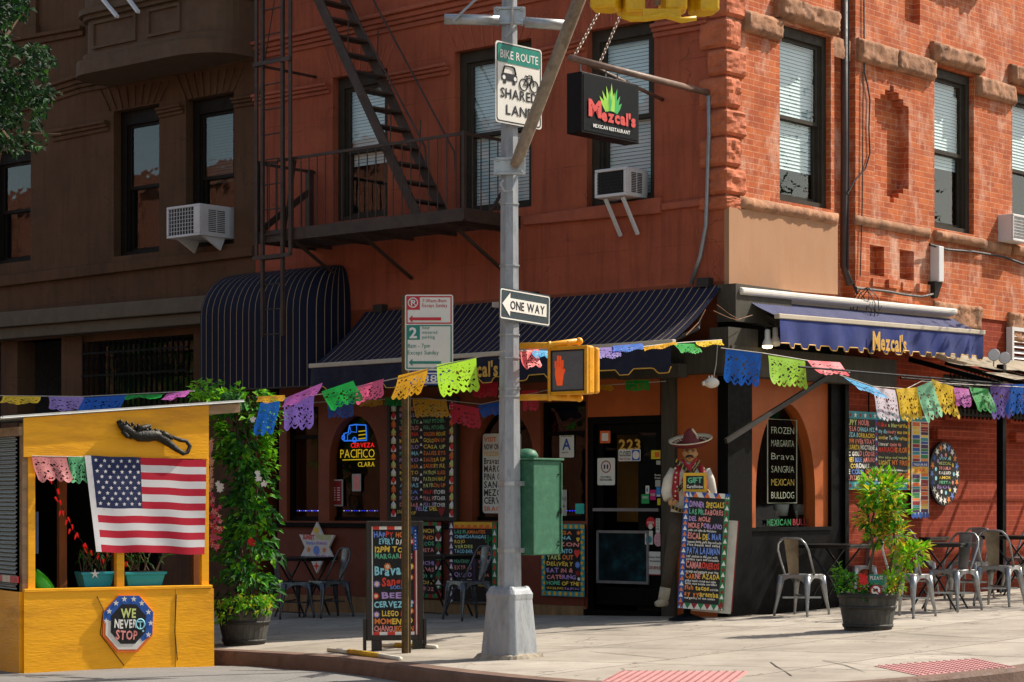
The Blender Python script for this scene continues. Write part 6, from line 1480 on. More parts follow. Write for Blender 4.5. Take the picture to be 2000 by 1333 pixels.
# left barrel with the flowering vine
g=G(477,1262); g.y+=.22; g.x=(477-CX)/F*g.y; g.z=gz(g.x,g.y); BMx=Matrix.Translation(g); k=g.y/F
barrel('barrel_planter','dark half barrel under the tall flowering vine at the kerb',BMx,40*k,55*k,72*k)
vine=thing('climbing_vine','tall green climbing vine with white and red flowers growing from the left barrel','plant',Matrix.Translation(g+Vector((0,0,.35))))
rng=random.Random(11)
def vx(z): return 0
lm=[MB(),MB(),MB()]; lvs=MB(); st=MB()
hv=lambda v:HC+(HY-v)/F*g.y
prof=[(1205,440,520,.28),(1175,425,535,.30),(1120,418,540,.30),(1060,425,543,.30),(1000,440,538,.28),(950,448,528,.25),(900,445,512,.24),(850,448,505,.22),(810,440,515,.22),(780,428,522,.22),(765,440,505,.2)]
def pv(v):
    for a,b in zip(prof,prof[1:]):
        if b[0]<=v<=a[0]:
            t_=(v-b[0])/(a[0]-b[0]); return [b[i]*(1-t_)+a[i]*t_ for i in range(4)]
    return prof[-1]
for i in range(2500):
    v=rng.uniform(765,1205); q=pv(v); c_=(q[1]+q[2])/2; hw=(q[2]-q[1])/2
    u=c_+hw*max(-1.15,min(1.15,rng.gauss(0,.46))); dy=rng.uniform(-1,1)*q[3]*math.sqrt(max(.05,1-min(1,abs(u-c_)/hw)**2))
    if noise.noise(Vector((u*.03,v*.03,dy*3)))<-.18: continue
    p=P(u,v,g.y+dy); lvs.mi=rng.choices((0,1,2),(2,5,5))[0] if v<1080 else rng.choices((0,1,2),(2,5,5))[0]
    out=Vector((u-c_,-hw*.8*(1 if dy<0 else -1),rng.uniform(-.9,.25)*hw)); L_=rng.uniform(.055,.125)
    L_*=(1.35 if rng.random()<.2 else 1); leaf(lvs,p,out+rdir(rng)*hw*.6,(rng.uniform(-.4,.4),-.7,.8),L_,L_*.52)
for i in range(130):                            # loose arching shoots round the head
    v=rng.uniform(760,900); q=pv(v); s=rng.choice((-1,1)); u=(q[1] if s<0 else q[2]); p=P(u,v,g.y+rng.uniform(-.2,.2)); sprig(lvs,p,(s*rng.uniform(.3,1),rng.uniform(-.5,.5),rng.uniform(-.2,.5)),rng.randint(2,4),.05,.09,.035,rng,(0,0,1),2)
for i in range(260):
    u=rng.uniform(372,470); v=780-rng.expovariate(.08)*1.1; p=P(u,max(748,v),g.y+rng.uniform(0,.5)); lvs.mi=rng.choice((0,1,0)); leaf(lvs,p,rdir(rng,.3),(0,-.5,1),rng.uniform(.04,.09),.035)
for i in range(240):                            # yellowish ferny fringe over the barrel's rim
    u=rng.uniform(420,530); v=rng.uniform(1168,1215) if u<450 else rng.uniform(1160,1195); p=P(u,v,g.y-.2+rng.uniform(-.1,.1)); lvs.mi=rng.choice((0,0,3)); leaf(lvs,p,(rng.uniform(-.5,.5),-.4,-.5+rng.uniform(-.4,.6)),(0,-1,.5),rng.uniform(.05,.09),.02)
lvs.build('foliage',GREENS+['leaf_yellow'],vine)
st=MB()
for k_ in range(5):
    pts=[]
    for j in range(13):
        v=1195-35*j; q=pv(v); pts.append(P((q[1]+q[2])/2+14*math.sin(j*.8+k_*1.3),v,g.y+.1*math.cos(j*.9+k_)))
    st.tube(pts,.010,5)
st.build('stem','bark',vine)
fw=MB()
def flower(mb,p,r,mi,n=5):
    mb.mi=mi
    for i in range(n):
        a=2*math.pi*i/n+rng.random(); d=Vector((math.cos(a),-.5,math.sin(a))); leaf(mb,p,d,(0,-1,0),r,r*.6,.1)
for u,v,c_ in ((494,818,0),(503,926,0),(516,945,0),(506,935,0),(492,1056,2),(494,1060,2),(490,1058,2),(433,950,0),(427,946,0),(430,957,0)):
    fw=MB()
    for _ in range(3): flower(fw,P(u+rng.uniform(-2,2),v+rng.uniform(-2,2),g.y-.32),.034,c_)
    fw.build('flower',['petal_white','petal_pink','petal_red','petal_peach'],vine)
fw=MB()
for i in range(120):
    v=rng.uniform(860,1075); u=409+rng.uniform(-3,8)+(v>990)*rng.uniform(0,20); fw.mi=0; flower(fw,P(u,v,g.y-.42),.028,3 if v<960 else rng.choice((1,1,2,3)),4)
o=fw.build('blossom','petal_white',vine) if 0 else fw.build('blossom',['petal_white','petal_pink','petal_red','petal_peach'],vine); o['kind']='stuff'
# right barrel with its shrub
g2=G(1695,1233); g2.y+=.2; g2.x=(1695-CX)/F*g2.y; g2.z=gz(g2.x,g2.y); k=g2.y/F
barrel('barrel_planter','weathered half barrel standing in the sun before the metal tables',Matrix.Translation(g2),46*k,59*k,73*k)
sh=thing('potted_shrub','sunlit yellow green shrub growing from the right barrel','plant',Matrix.Translation(g2+Vector((0,0,.35))))
rng=random.Random(5); lv=MB(); st=MB()
def clump(uc,vc,ru,rv,n,mis,ln,dz=0.,elong=.45):
    for i in range(int(n*1.5)):
        d=rdir(rng); r=rng.random()**.5; u=uc+ru*d.x*r; v=vc-rv*d.z*r; y=g2.y+dz+d.y*r*ru*k
        if noise.noise(Vector((u*.045,v*.045,d.y*2)))<-.30: continue
        lv.mi=rng.choice(mis); L_=ln*rng.uniform(.75,1.5); leaf(lv,P(u,v,y),d+Vector((0,0,.35))+rdir(rng)*.5,(rng.uniform(-.6,.6),rng.uniform(-.6,.2),1),L_,L_*elong)
clump(1722,958,46,36,240,(0,0,1,3),.085); clump(1740,1000,36,30,130,(0,1,3,1),.08); clump(1705,1010,34,38,190,(0,3,3,4,2,1),.07); clump(1745,1040,32,28,130,(0,3,3,1,4),.07); clump(1712,1050,28,22,80,(0,1,2,3),.07)
clump(1775,1085,32,24,130,(0,0,3,0),.07); clump(1762,1108,20,22,60,(0,1,3),.06); clump(1800,1072,16,10,40,(0,3,0),.07)
clump(1655,1140,26,22,150,(1,2,0,1),.05,-.1); clump(1690,1148,30,14,100,(1,2,2,0),.05,-.15); clump(1742,1140,28,24,210,(0,0,3,0),.045,-.15,.35); clump(1636,1120,8,18,50,(0,1),.04,-.05); clump(1690,1165,8,8,30,(1,2),.04,-.25)
lv.build('foliage',GREENS+['leaf_yellow','leaf_orange'],sh)
for pts,r in (([(1702,1160),(1700,1110),(1706,1075),(1700,1030),(1718,960)],.018),([(1735,1160),(1738,1110),(1748,1060),(1740,1000)],.014),([(1706,1075),(1722,1040),(1735,1000)],.010),([(1750,1160),(1762,1120),(1780,1085),(1805,1070)],.010)): st.tube([P(u,v,g2.y) for u,v in pts],[r*(1-.12*i) for i in range(len(pts))],7)
st.build('stem','bark',sh)
fw=MB()
for i in range(16): flower(fw,P(1686+rng.uniform(-5,6),1132+rng.uniform(-8,10),g2.y-.32),.03,2)
fw.build('flower',['petal_white','petal_pink','petal_red','petal_peach'],sh)
M=Matrix.Translation(P(1697,1143,g2.y-.2)); t=thing('plant_tag','small green sign reading PLEASE stuck among the plants of the right barrel','sign',M)
mb=MB(M); mb.box(0,0,0,.15,.008,.10); mb.box(.07,.0,-.18,.085,.008,.0); mb.build('panel','sign_green',t)
mb=MB(M); text(mb,"PLEASE",.012,.135,.05,.036,-.003,0,.02); mb.build('lettering','ink_white',t)
M=Matrix.Translation(P(1700,1168,g2.y-.28)); mb=MB(M); disc(mb,.05,.07,.055,-.004); mb.mi=1; disc(mb,.05,.07,.042,-.006); mb.mi=0; mb.tube([(.015,-.008,.10),(.085,-.008,.04)],.006,4); mb.mi=2; mb.prism([(.025,.06),(.07,.06),(.07,.085),(.06,.09),(.03,.08)],-.0075,-.0065); mb.mi=0; mb.prism(rrect(-.005,.015,.105,.125,.05),-.003,.004)
tag(mb.build('plant_tag',['deep_red','ink_white','ink_black'],org=M),'small round no dogs sign stuck among the plants of the right barrel','sign')
# planters and things inside the shed
for i,(u0,u1,lab) in enumerate(((158,222,'teal window box behind the middle shed post, left'),(243,322,'teal window box right of the middle shed post'))):
    a=S(u0,1151,-.13)[0]; b=S(u1,1151,-.13)[0]; z1_=S(u0,1118,-.13)[1]; y0_=.10
    M=SF.M@Matrix.Translation(((a+b)/2,y0_+.1,zsl+.03)); t=thing('window_box',('teal window box with a white starfish behind the shed rail' if i==0 else 'longer teal window box right of the yellow middle post'),'planter',M,'teal window boxes')
    mat('teal_plastic','1f97a0',.4,var=.08)
    mb=MB(SF.M); zz=zsl+.03; e=.035; mb.hexa([(a+e,y0_+.02,zz),(b-e,y0_+.02,zz),(b-e,y0_+.2,zz),(a+e,y0_+.2,zz),(a,y0_,z1_),(b,y0_,z1_),(b,y0_+.22,z1_),(a,y0_+.22,z1_)]); mb.box(a-.008,y0_-.008,z1_-.025,b+.008,y0_+.0,z1_); mb.build('tub','teal_plastic',t,bevel=.006)
    mb=MB(SF.M); mb.rect(a+.01,z1_,b-.01,z1_,y0_) if 0 else mb.quad((a+.01,y0_+.01,z1_+.002),(b-.01,y0_+.01,z1_+.002),(b-.01,y0_+.2,z1_+.002),(a+.01,y0_+.2,z1_+.002)); mb.build('soil','soil',t)
    if i==0: mb=MB(SF.M); star(mb,S(192,1122)[0],S(192,1122)[1],.05,y0_-.012,5,.3); mb.build('starfish','petal_white',t)
    pl=thing('dry_plant',('dry twiggy plant in the teal box with the starfish' if i==0 else 'dry twiggy plant in the longer teal box'),'plant',SF.M@Matrix.Translation(((a+b)/2,y0_+.1,z1_)),'plants in the teal boxes')
    rng=random.Random(20+i); lv=MB(SF.M); st=MB(SF.M)
    for j in range(15):
        p=Vector((rng.uniform(a+.03,b-.03),y0_+rng.uniform(.03,.18),z1_)); q=p+Vector((rng.uniform(-.16,.16),rng.uniform(-.1,.1),rng.uniform(.1,.24))); st.tube([p,p.lerp(q,.5)+Vector((rng.uniform(-.02,.02),0,.02)),q],[.006,.005,.003],4)
        for m_ in range(4): lv.mi=rng.choice((1,2,2)); leaf(lv,p.lerp(q,rng.uniform(.4,1)),rdir(rng,.2),(0,0,1),rng.uniform(.05,.12),.02)
    st.build('stem','bark',pl); lv.build('foliage',GREENS,pl)
mat('bag_green','3fae12',.35,var=.2,scale=6); mat('cloth_blue','7f96b8',.8,var=.15)
a=sp(66,1150,-.1); b=sp(110,1122,-.1); M=SF.M@Matrix.Translation(((a[0]+b[0])/2,.16,zsl+.03)); mb=MB(M); w2=(b[0]-a[0])/2
mb.smooth=True; mb.grid(14,8,lambda s,t_:(w2*math.cos(2*math.pi*s)*(1-.9*t_**2)-w2*.6*t_,.10*math.sin(2*math.pi*s)*(1-t_**2),.155*t_*(1-.12*math.sin(s*30)))); mb.lathe([(.01,.0),(w2,.001)],n=14,cap=False)
tag(mb.build('plastic_bag','bag_green',org=M),'bright green plastic bag lying on the left end of the shed rail','bag')
a=sp(63,1082,-.2); b=sp(74,1000,-.2); M=SF.M@Matrix.Translation((a[0],.2,a[2])); w_=b[0]-a[0]; hh=b[2]-a[2]
tag(MB(M).grid(8,6,lambda s,t_:(w_*s,.02*math.sin(s*12),hh*t_)).build('hanging_cloth','cloth_blue',org=M),'pale blue cloth hanging inside the shed beside its left post','cloth')
mat('chili_red','d8120c',.4,emit=.25,var=.1)
cp=[sp(u,v,-.2) for u,v in ((100,930),(108,950),(112,972),(122,992),(130,1010),(141,1030),(150,1046),(162,1060),(172,1070),(190,1080),(205,1088),(222,1086),(243,1092))]
t=thing('chili_lights','string of red chili pepper lights hanging inside the shed','string lights',SF.M@Matrix.Translation(cp[4]))
mb=MB(SF.M); mb.tube(cp,.004,4); mb.build('wire','cable_black',t); rng=random.Random(9)
for i,p in enumerate(cp*2):
    q=Vector(p)+Vector((rng.uniform(-.03,.03),0,rng.uniform(-.03,.03))); mb=MB(SF.M); d=Vector((rng.uniform(-.02,.04),0,-.05)); mb.tube([q,q+d*.5,q+d],[.010,.009,.002],6); mb.build('pepper','chili_red',t)
# ================================================================== tree at the upper left
tb=Vector((-6.2,19.2,gz(-6.2,19.2)))
tree=thing('street_tree','leafy street tree whose crown hangs in from the left edge','tree',Matrix.Translation(tb))
st=MB(); st.tube([tb,tb+Vector((.05,0,1.5)),tb+Vector((.0,.1,3.2)),tb+Vector((-.2,.1,5.5)),tb+Vector((-.3,0,8))],[.2,.16,.14,.1,.06],10)
rng=random.Random(2); lv=MB(); y=19.0
limbs=[((-30,420),(0,300),(40,262),(118,262)),((-40,300),(0,215),(60,190),(122,182)),((-30,200),(10,140),(60,110),(92,95)),((-40,160),(-5,90),(20,60),(40,30)),((-40,250),(0,250),(30,290),(60,296)),((-40,330),(-10,300),(40,270),(90,290)),((-50,120),(-20,60),(10,70),(38,75))]
for lb in limbs:
    pts=[P(u,v,y+rng.uniform(-.2,.3)) for u,v in lb]; st.tube([tb+Vector((0,.1,4))]+pts if 0 else pts,[.03,.02,.012,.005],5)
for i in range(9000):
    u=rng.uniform(-160,125); v=rng.uniform(-90,305)
    edge=118 if 90<v<290 else (60 if v<=90 else 70)
    edge=edge-22+45*noise.noise(Vector((v*.022,1.3,0)))*1.6+ (20*noise.noise(Vector((v*.09,7,0))))
    if v>200: edge+=10
    if v<90: edge=min(edge,58)
    if u>edge: continue
    if noise.noise(Vector((u*.028,v*.028,2.2)))<-.30: continue
    if v>255 and u>15 and noise.noise(Vector((u*.05,v*.05,9)))<.05: continue
    lv.mi=rng.choices((0,1,2),(1,5,7))[0]; L_=rng.uniform(.05,.085); leaf(lv,P(u,v,y+rng.uniform(-.7,.7)),rdir(rng,-.3),(rng.uniform(-.5,.5),-.6,.8),L_,L_*.62)
st.build('trunk','bark',tree); lv.build('crown',['tree_bright','tree_mid','tree_dark'],tree)
# ================================================================== metal cafe chairs and tables
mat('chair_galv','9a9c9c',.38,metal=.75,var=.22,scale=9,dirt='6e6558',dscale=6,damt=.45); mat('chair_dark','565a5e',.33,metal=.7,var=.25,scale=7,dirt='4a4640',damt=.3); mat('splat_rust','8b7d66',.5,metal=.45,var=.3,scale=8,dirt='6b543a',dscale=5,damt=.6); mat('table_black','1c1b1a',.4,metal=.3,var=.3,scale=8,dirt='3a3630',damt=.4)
def make_chair(name,label,seatm,splatm,group):
    t=thing(name,label,'chair',I4,group)
    a=.18; zs=.45
    mb=MB(); pr=rrect(-a,-a,a,a,.05)           # seat pan with rolled rim
    vs=[(x,y,zs-.008) for x,y in pr]+[(x,y,zs+.004) for x,y in pr]+[(x*.9,y*.9,zs+.006) for x,y in pr]+[(x*.82,y*.82,zs-.004) for x,y in pr]; k=len(pr)
    mb.smooth=True; mb.add(vs,[(r*k+i,r*k+(i+1)%k,(r+1)*k+(i+1)%k,(r+1)*k+i) for r in range(3) for i in range(k)]+[tuple(range(3*k,4*k))]); mb.smooth=False
    # apron: sheet metal skirt cut to an arch between the legs
    for q in range(4):
        c_,s_=math.cos(q*math.pi/2),math.sin(q*math.pi/2); n=12; vs=[]
        for i in range(n+1):
            x=-a+2*a*i/n; zb=zs-.035-.11*abs(x/a)**2.6; o=a+.004; ob=o+(zs-zb)*.10
            for (xx,yy,z) in ((x,-o,zs),(x*(1+(zs-zb)*.3),-ob,zb)): vs.append((xx*c_-yy*s_,xx*s_+yy*c_,z))
        mb.add(vs,[(2*i,2*i+2,2*i+3,2*i+1) for i in range(n)])
    mb.build('seat',seatm,t)
    for sx in (-1,1):
        for sy in (-1,1):
            f=(sx*.215,sy*.215,0) if sy<0 else (sx*.205,sy*.235,0)
            mb=MB(); p0=Vector((sx*(a-.02),sy*(a-.02),zs-.02)); p1=Vector(f); mb.tube([p0,p0.lerp(p1,.25),p0.lerp(p1,.6),p1+Vector((0,0,.05)),p1],[.040,.034,.021,.015,.014],8); mb.build('leg',seatm,t)
    zt=.85; mb=MB()                              # hoop of tube from the seat up and round the top
    pts=[(-a-.005,.05,zs+.0),(-a-.01,.12,zs+.14),(-a-.012,.185,zs+.27),(-a+.01,.215,zt-.06),(-a+.06,.225,zt-.01),(-.07,.23,zt+.0),(.07,.23,zt+.0),(a-.06,.225,zt-.01),(a-.01,.215,zt-.06),(a+.012,.185,zs+.27),(a+.01,.12,zs+.14),(a+.005,.05,zs+.0)]
    mb.tube(pts,.0125,8); mb.build('back_frame',seatm,t)
    mb=MB(); mb.smooth=True
    mb.grid(6,8,lambda u,v:((u-.5)*(.125+.055*v),.17+.06*v-.012*math.cos((u-.5)*math.pi)+(.003 if abs(u-.5)<.2 else 0),zs+(zt-zs)*v)); mb.build('backrest',splatm,t)
    mb=MB(); mb.beam((-.16,-.14,.20),(.16,.14,.20),.012,.02); mb.beam((-.16,.14,.22),(.16,-.14,.22),.012,.02); mb.build('brace',seatm,t)
    return t
def put(o,u,v,yaw,dy=0.,label=None,first=False):
    g=G(u,v); x=(u-CX)/F*(g.y+dy); y=g.y+dy; M=Matrix.Translation((x,y,gz(x,y)))@Matrix.Rotation(R_(yaw),4,'Z')
    if first: o.matrix_basis=M; WM[o.name]=M; c=o
    else: c=copy_tree(o,None,M)
    if label: c['label']=label
    return c
GA='metal cafe chairs on the sunny avenue side'; GB='dark metal cafe chairs by the side street wall'
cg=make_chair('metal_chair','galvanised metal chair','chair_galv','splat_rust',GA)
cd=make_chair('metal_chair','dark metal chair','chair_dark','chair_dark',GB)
# yaw 0 faces the viewer; the back is on +y
AV=RR.a*180/math.pi
put(cg,1566,1203,142,0,'galvanised chair with rusty back standing left of all, by the black shop wall',True)
cs=make_chair('metal_chair','galvanised metal chair','chair_galv','chair_galv',GA)
put(cs,1668,1178,-52,0,'silver backed chair facing left behind the barrel shrub, across the first table',True)
put(cg,1772,1206,140,0,'rusty backed chair directly right of the barrel planter, half behind the shrub')
put(cs,1862,1194,-48,0,'silver backed chair facing left at the small table right of the shrub')
put(cs,1893,1172,-40,.3,'silver backed chair standing close behind the left facing one, dark against the brick')
put(cg,1952,1184,146,0,'rusty backed chair in front of the table at the right edge')
put(cs,2003,1160,-50,0,'silver backed chair cut by the right edge of the picture')
put(cg,1785,1168,130,.2,'rusty backed chair hidden behind the shrub close to the brick wall')
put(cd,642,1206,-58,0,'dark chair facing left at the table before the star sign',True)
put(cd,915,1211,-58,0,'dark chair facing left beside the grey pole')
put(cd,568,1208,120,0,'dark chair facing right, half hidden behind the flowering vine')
def make_table(label,group):
    t=thing('cafe_table',label,'table',I4,group)
    mb=MB(); mb.slab(rrect(-.33,-.33,.33,.33,.04),.725,.745); mb.slab(rrect(-.315,-.315,.315,.315,.03),.70,.725); mb.build('tabletop','table_black',t,bevel=.004)
    for s in (-1,1):
        mb=MB(); mb.tube([(s*.24,-.26,0),(s*.24,-.05,.36),(s*.24,.22,.70)],.012,6); mb.tube([(s*.22,.26,0),(s*.22,.05,.36),(s*.22,-.22,.70)],.012,6); mb.build('leg','table_black',t)
    mb=MB(); mb.beam((-.24,0,.38),(.24,0,.38),.016,.016); mb.beam((-.24,-.22,.06),(.24,-.22,.06),.014,.014); mb.build('stretcher','table_black',t)
    return t
tb_=make_table('black table','black cafe tables')
put(tb_,1630,1190,AV+8,0,'black table between the leftmost galvanised chair and the barrel shrub',True)
put(tb_,1835,1192,AV+14,0,'black table in front of the left facing chair right of the shrub')
put(tb_,1790,1166,AV+5,.4,'black table behind the shrub along the brick wall')
put(tb_,1985,1166,AV+5,0,'black table at the right edge by the black canopy post')
put(tb_,592,1204,L.a*57.3+4,0,'black table before the star sign at the side street wall')
put(tb_,868,1206,L.a*57.3-4,0,'black table between the pavement sign and the grey pole')
# ================================================================== painted cut-out man with wide hat
YF=L.w(L.p(1345,1000,.42)[0],-.42).y
def fpx(u,v,d=0.): return P(u,v,YF-d)
skinM='figure_skin'; mat(skinM,'b98a58',.6,var=.15,scale=12); mat('figure_shirt','cfc6b4',.7,var=.12,scale=9,dirt='9a8f7c',damt=.4); mat('figure_vest','a8202a',.6,var=.2,scale=14); mat('figure_trouser','453a2d',.7,var=.25,scale=7); mat('figure_boot','a59a84',.8,var=.25,scale=12,dirt='6a6152',damt=.5); mat('figure_dark','17120f',.6,var=.3); mat('hat_red','641a1a',.6,var=.3,scale=20); mat('hat_cream','cfc0a0',.6,var=.2,scale=20); mat('bullet_brass','9a8146',.4,metal=.4,var=.3)
fg=thing('painted_figure','life size painted figure of a moustached man in wide red hat beside the door','figure',Matrix.Translation(fpx(1335,1185)))
def flat(mb,c,k=.55):                            # relief: squeeze everything towards the figure's own plane
    for i,p in enumerate(mb.v): mb.v[i]=Vector((p.x,YF+(p.y-YF)*k,p.z))
mb=MB(); m_=YF/F
def lim(pts,mi): mb.mi=mi; mb.tube([fpx(u,v,d) for u,v,r,d in pts],[r*m_ for u,v,r,d in pts],14)
lim([(1346,900,11,.02),(1345,912,24,.02),(1344,925,33,.02),(1343,950,31,.02),(1340,985,29,.02),(1338,1003,29,.02)],0)
lim([(1318,918,10,.03),(1307,940,12,.04),(1302,962,11,.06),(1306,975,10,.10)],0); lim([(1378,918,10,.03),(1386,940,11,.05),(1391,962,10,.08),(1385,975,9,.1)],0)
lim([(1328,1000,18,.02),(1321,1040,16,.02),(1312,1085,13.5,.02),(1304,1130,11,.02),(1299,1152,10,.02)],1); lim([(1352,1000,18,.02),(1354,1050,15,.02),(1356,1100,12,.02),(1357,1150,10,.02)],1)
lim([(1300,1148,11,.02),(1297,1165,11,.02),(1294,1176,10,.03)],2); lim([(1300,1176,9,.02),(1288,1179,7.5,.08),(1281,1181,5,.1)],2); lim([(1357,1148,11,.02),(1356,1176,10,.02),(1346,1180,7,.08)],2)
lim([(1346,905,9,.03),(1347,895,9,.03)],3)
flat(mb,0); mb.build('body',['figure_shirt','figure_trouser','figure_boot',skinM],fg)
# hands: palm with five fingers, resting at the belt and behind the small sign
def hand(u,v,dirx):
    hb=MB(); c=fpx(u,v,.12); hb.ball(c,(.028,.016,.036),8,6)
    for i in range(4):
        a=c+Vector((dirx*(.012+.006*i),-.008,-.02+.013*i)); hb.tube([a,a+Vector((dirx*.028,-.014,-.004)),a+Vector((dirx*.045,.0,-.012+.003*i))],[.0085,.008,.0065],6)
    a=c+Vector((-dirx*.005,-.012,.028)); hb.tube([a,a+Vector((dirx*.02,-.012,.018)),a+Vector((dirx*.036,-.012,.016))],[.010,.009,.007],6)
    return hb
hb=hand(1310,982,1); h2=hand(1383,965,-1); b=len(hb.v); hb.v+=h2.v; hb.f+=[[b+i for i in f] for f in h2.f]; hb.m+=h2.m; hb.sm+=h2.sm; hb.build('hands',skinM,fg)
mb=MB(); c=fpx(1348,886,.05); mb.ball(c,(13.5*m_,.06,19*m_),14,10); mb.ball(c+Vector((-.012,-.058,-.01)),(.014,.022,.024),8,6)
for s in (-1,1): mb.ball(c+Vector((s*.072,.0,-.005)),(.014,.018,.024),8,6)
mb.mi=1
for s in (-1,1): mb.ball(c+Vector((s*.030-.006,-.052,.018)),(.013,.008,.007),8,5); mb.tube([c+Vector((s*.012-.006,-.062,.034)),c+Vector((s*.034-.006,-.058,.038)),c+Vector((s*.052-.006,-.045,.028))],.005,5)
mb.tube([c+Vector((-.055,-.05,-.048)),c+Vector((-.034,-.066,-.032)),c+Vector((-.010,-.072,-.026)),c+Vector((.014,-.066,-.032)),c+Vector((.034,-.05,-.048))],[.006,.013,.012,.013,.006],8)
mb.mi=2; mb.ball(c+Vector((-.010,-.058,-.053)),(.018,.008,.005),8,4); mb.build('head',[skinM,'figure_dark','figure_vest'],fg)
HM=Matrix.Translation(fpx(1350,870,.05))@Matrix.Rotation(R_(-7),4,'Y')@Matrix.Rotation(R_(14),4,'X')
mb=MB(HM); Rb=43*m_; mb.smooth=True
prof=[(Rb*.33,.0),(Rb*.6,-.005),(Rb*.85,.02),(Rb,.062),(Rb*1.0,.075),(Rb*.86,.045),(Rb*.6,.022),(Rb*.40,.03)]
mb.lathe([(r,z) for r,z in prof[:4]],n=32,cap=False); mb.mi=1; mb.lathe(prof[3:6],n=32,cap=False); mb.mi=0; mb.lathe(prof[5:]+[(Rb*.37,.07),(Rb*.24,.15),(Rb*.10,.185),(0,.19)],n=32,cap=False)
mb.mi=1
for i in range(26):
    a=2*math.pi*i/26; c_,s_=math.cos(a),math.sin(a); r0,r1=Rb*.66,Rb*.84; z0_,z1_=.034,.050
    mb.add([(c_*r0-s_*.016,s_*r0+c_*.016,z0_),(c_*r0+s_*.016,s_*r0-c_*.016,z0_),(c_*r1,s_*r1,z1_)],[(0,1,2)])
mb.tube([(Rb*.30,-.03,.05),(Rb*.28,-.05,.12),(Rb*.12,-.02,.185)],.012,6)
flat(mb,0,.8); mb.build('hat',['hat_red','hat_cream'],fg)
mb=MB(); mb.tube([fpx(1334,899,.10),fpx(1340,908,.13),fpx(1347,912,.14),fpx(1354,906,.13),fpx(1360,896,.10)],[.016,.02,.024,.02,.015],8); mb.tube([fpx(1345,910,.14),fpx(1342,925,.15),fpx(1336,942,.14)],[.02,.03,.03],8); mb.tube([fpx(1347,910,.14),fpx(1350,926,.15),fpx(1352,944,.14)],[.02,.028,.028],8); flat(mb,0,.8); mb.build('scarf','figure_vest',fg)
mb=MB()
for pts in ([(1327,910),(1322,930),(1320,955),(1321,980)],[(1368,910),(1374,930),(1376,955),(1374,980)]): mb.tube([fpx(u,v,.10) for u,v in pts],[.03,.04,.04,.036],8)
mb.mi=1
for i in range(8): p=fpx(1321+rng.uniform(-3,3),915+9*i,.175); mb.ball(p,(.012,.012,.012),6,4); p=fpx(1374+rng.uniform(-3,3),915+9*i,.175); mb.ball(p,(.012,.012,.012),6,4)
flat(mb,0,.75); mb.build('waistcoat',['figure_vest','hat_cream'],fg)
mb=MB()
for pts in ([(1322,900),(1338,915),(1356,936),(1368,955)],[(1366,902),(1358,915),(1344,935),(1325,958)],[(1312,990),(1330,998),(1350,997),(1366,990)]):
    mb.mi=0; mb.tube([fpx(u,v,.17) for u,v in pts],.022,6); mb.mi=1
    for i in range(9):
        t_=i/8*(len(pts)-1); j=min(int(t_),len(pts)-2); q=t_-j; u=pts[j][0]*(1-q)+pts[j+1][0]*q; v=pts[j][1]*(1-q)+pts[j+1][1]*q; c=fpx(u,v,.20); mb.tube([c+Vector((-.006,0,-.018)),c+Vector((.006,0,.02))],.0075,5)
flat(mb,0,.8); mb.build('cartridge_belt',['figure_dark','bullet_brass'],fg)
# small gift sign held before the chest
a=fpx(1334,962,.20); b=fpx(1380,924,.20); M=Matrix.Translation(a); w_=b.x-a.x; h=b.z-a.z
t=thing('gift_sign','small gift certificates sign with yellow frame held before the painted man','sign',M)
mb=MB(M); mb.box(0,0,0,w_,.015,h); mb.build('panel','board_black',t)
mb=MB(M); f=.032
for A in ((0,0,w_,f),(0,h-f,w_,h),(0,f,f,h-f),(w_-f,f,w_,h-f)): mb.box(A[0],-.01,A[1],A[2],-.0005,A[3])
mb.build('frame','yellow_paint',t)
mb=MB(M); lines_on(mb,[("GIFT",[N_],.2,.8,.50,.28),("Certificates",[W_],.16,.84,.22,.16)],w_,h,3); mb.build('lettering',CH,t)
# dinner specials board on its stand and a second board leaning behind it
yb=YF-.30; a=P(1323,1188,yb); b=P(1411,1196,yb); c=P(1336,960,yb)
DMx=Matrix.Translation(a)@Matrix.Rotation(R_(-6),4,'Z')@Matrix.Rotation(R_(3.4),4,'Y')@Matrix.Rotation(R_(-3),4,'X'); w_=(b.x-a.x)*1.02; h=(c-a).length
def dkD(mb,w_,h):
    b=w_*.115; tri_border(mb,w_,h,b,'l',W_,O_,DB); tri_border(mb,w_,h,b,'r',W_,DR,DG); tri_border(mb,w_,h,b*.95,'t',OP,DB,SW); tri_border(mb,w_,h,b*1.1,'b',DR,DG,SW)
rows=[("DINNER SPECIALS",[V_,V_,Y_,Y_],.13,.88,.875,.048),("LAS MILSABORES",[N_,K_],.13,.87,.812,.045),("DEL MOLE",[V_,K_],.13,.60,.755,.042),("MOLE POBLANO",[K_,V_],.13,.86,.695,.042),("pollo con salsa de chocolate",[W_],.13,.74,.665,.020),("ESCAL DEL MAR",[K_,Y_,B_2],.13,.86,.60,.05),("sauteed shrimp garlic lime and herbs",[W_],.13,.87,.565,.022),("rice beans and salad",[W_],.13,.84,.54,.022),("PATA LAJUMAN",[B_2],.13,.84,.475,.055),("half chicken in the pot with",[W_],.13,.80,.44,.022),("potato corn and avocado",[W_],.13,.84,.415,.022),("CAMARONEROS",[K_,E_],.13,.85,.35,.055),("shrimp and peppers over rice",[W_],.13,.84,.31,.024),("CARNE AZADA",[O_,K_,Y_],.13,.87,.262,.045),("grilled steak cactus and onion",[W_],.13,.80,.232,.02),("with rice beans tortillas",[W_],.13,.82,.208,.02),("fish tacos",[O_,Y_],.13,.66,.165,.04),("served with slaw",[W_],.68,.86,.165,.022),("ay yyaramba",[O_,Y_],.13,.87,.112,.045),("margarita of the house",[W_],.13,.80,.085,.02)]
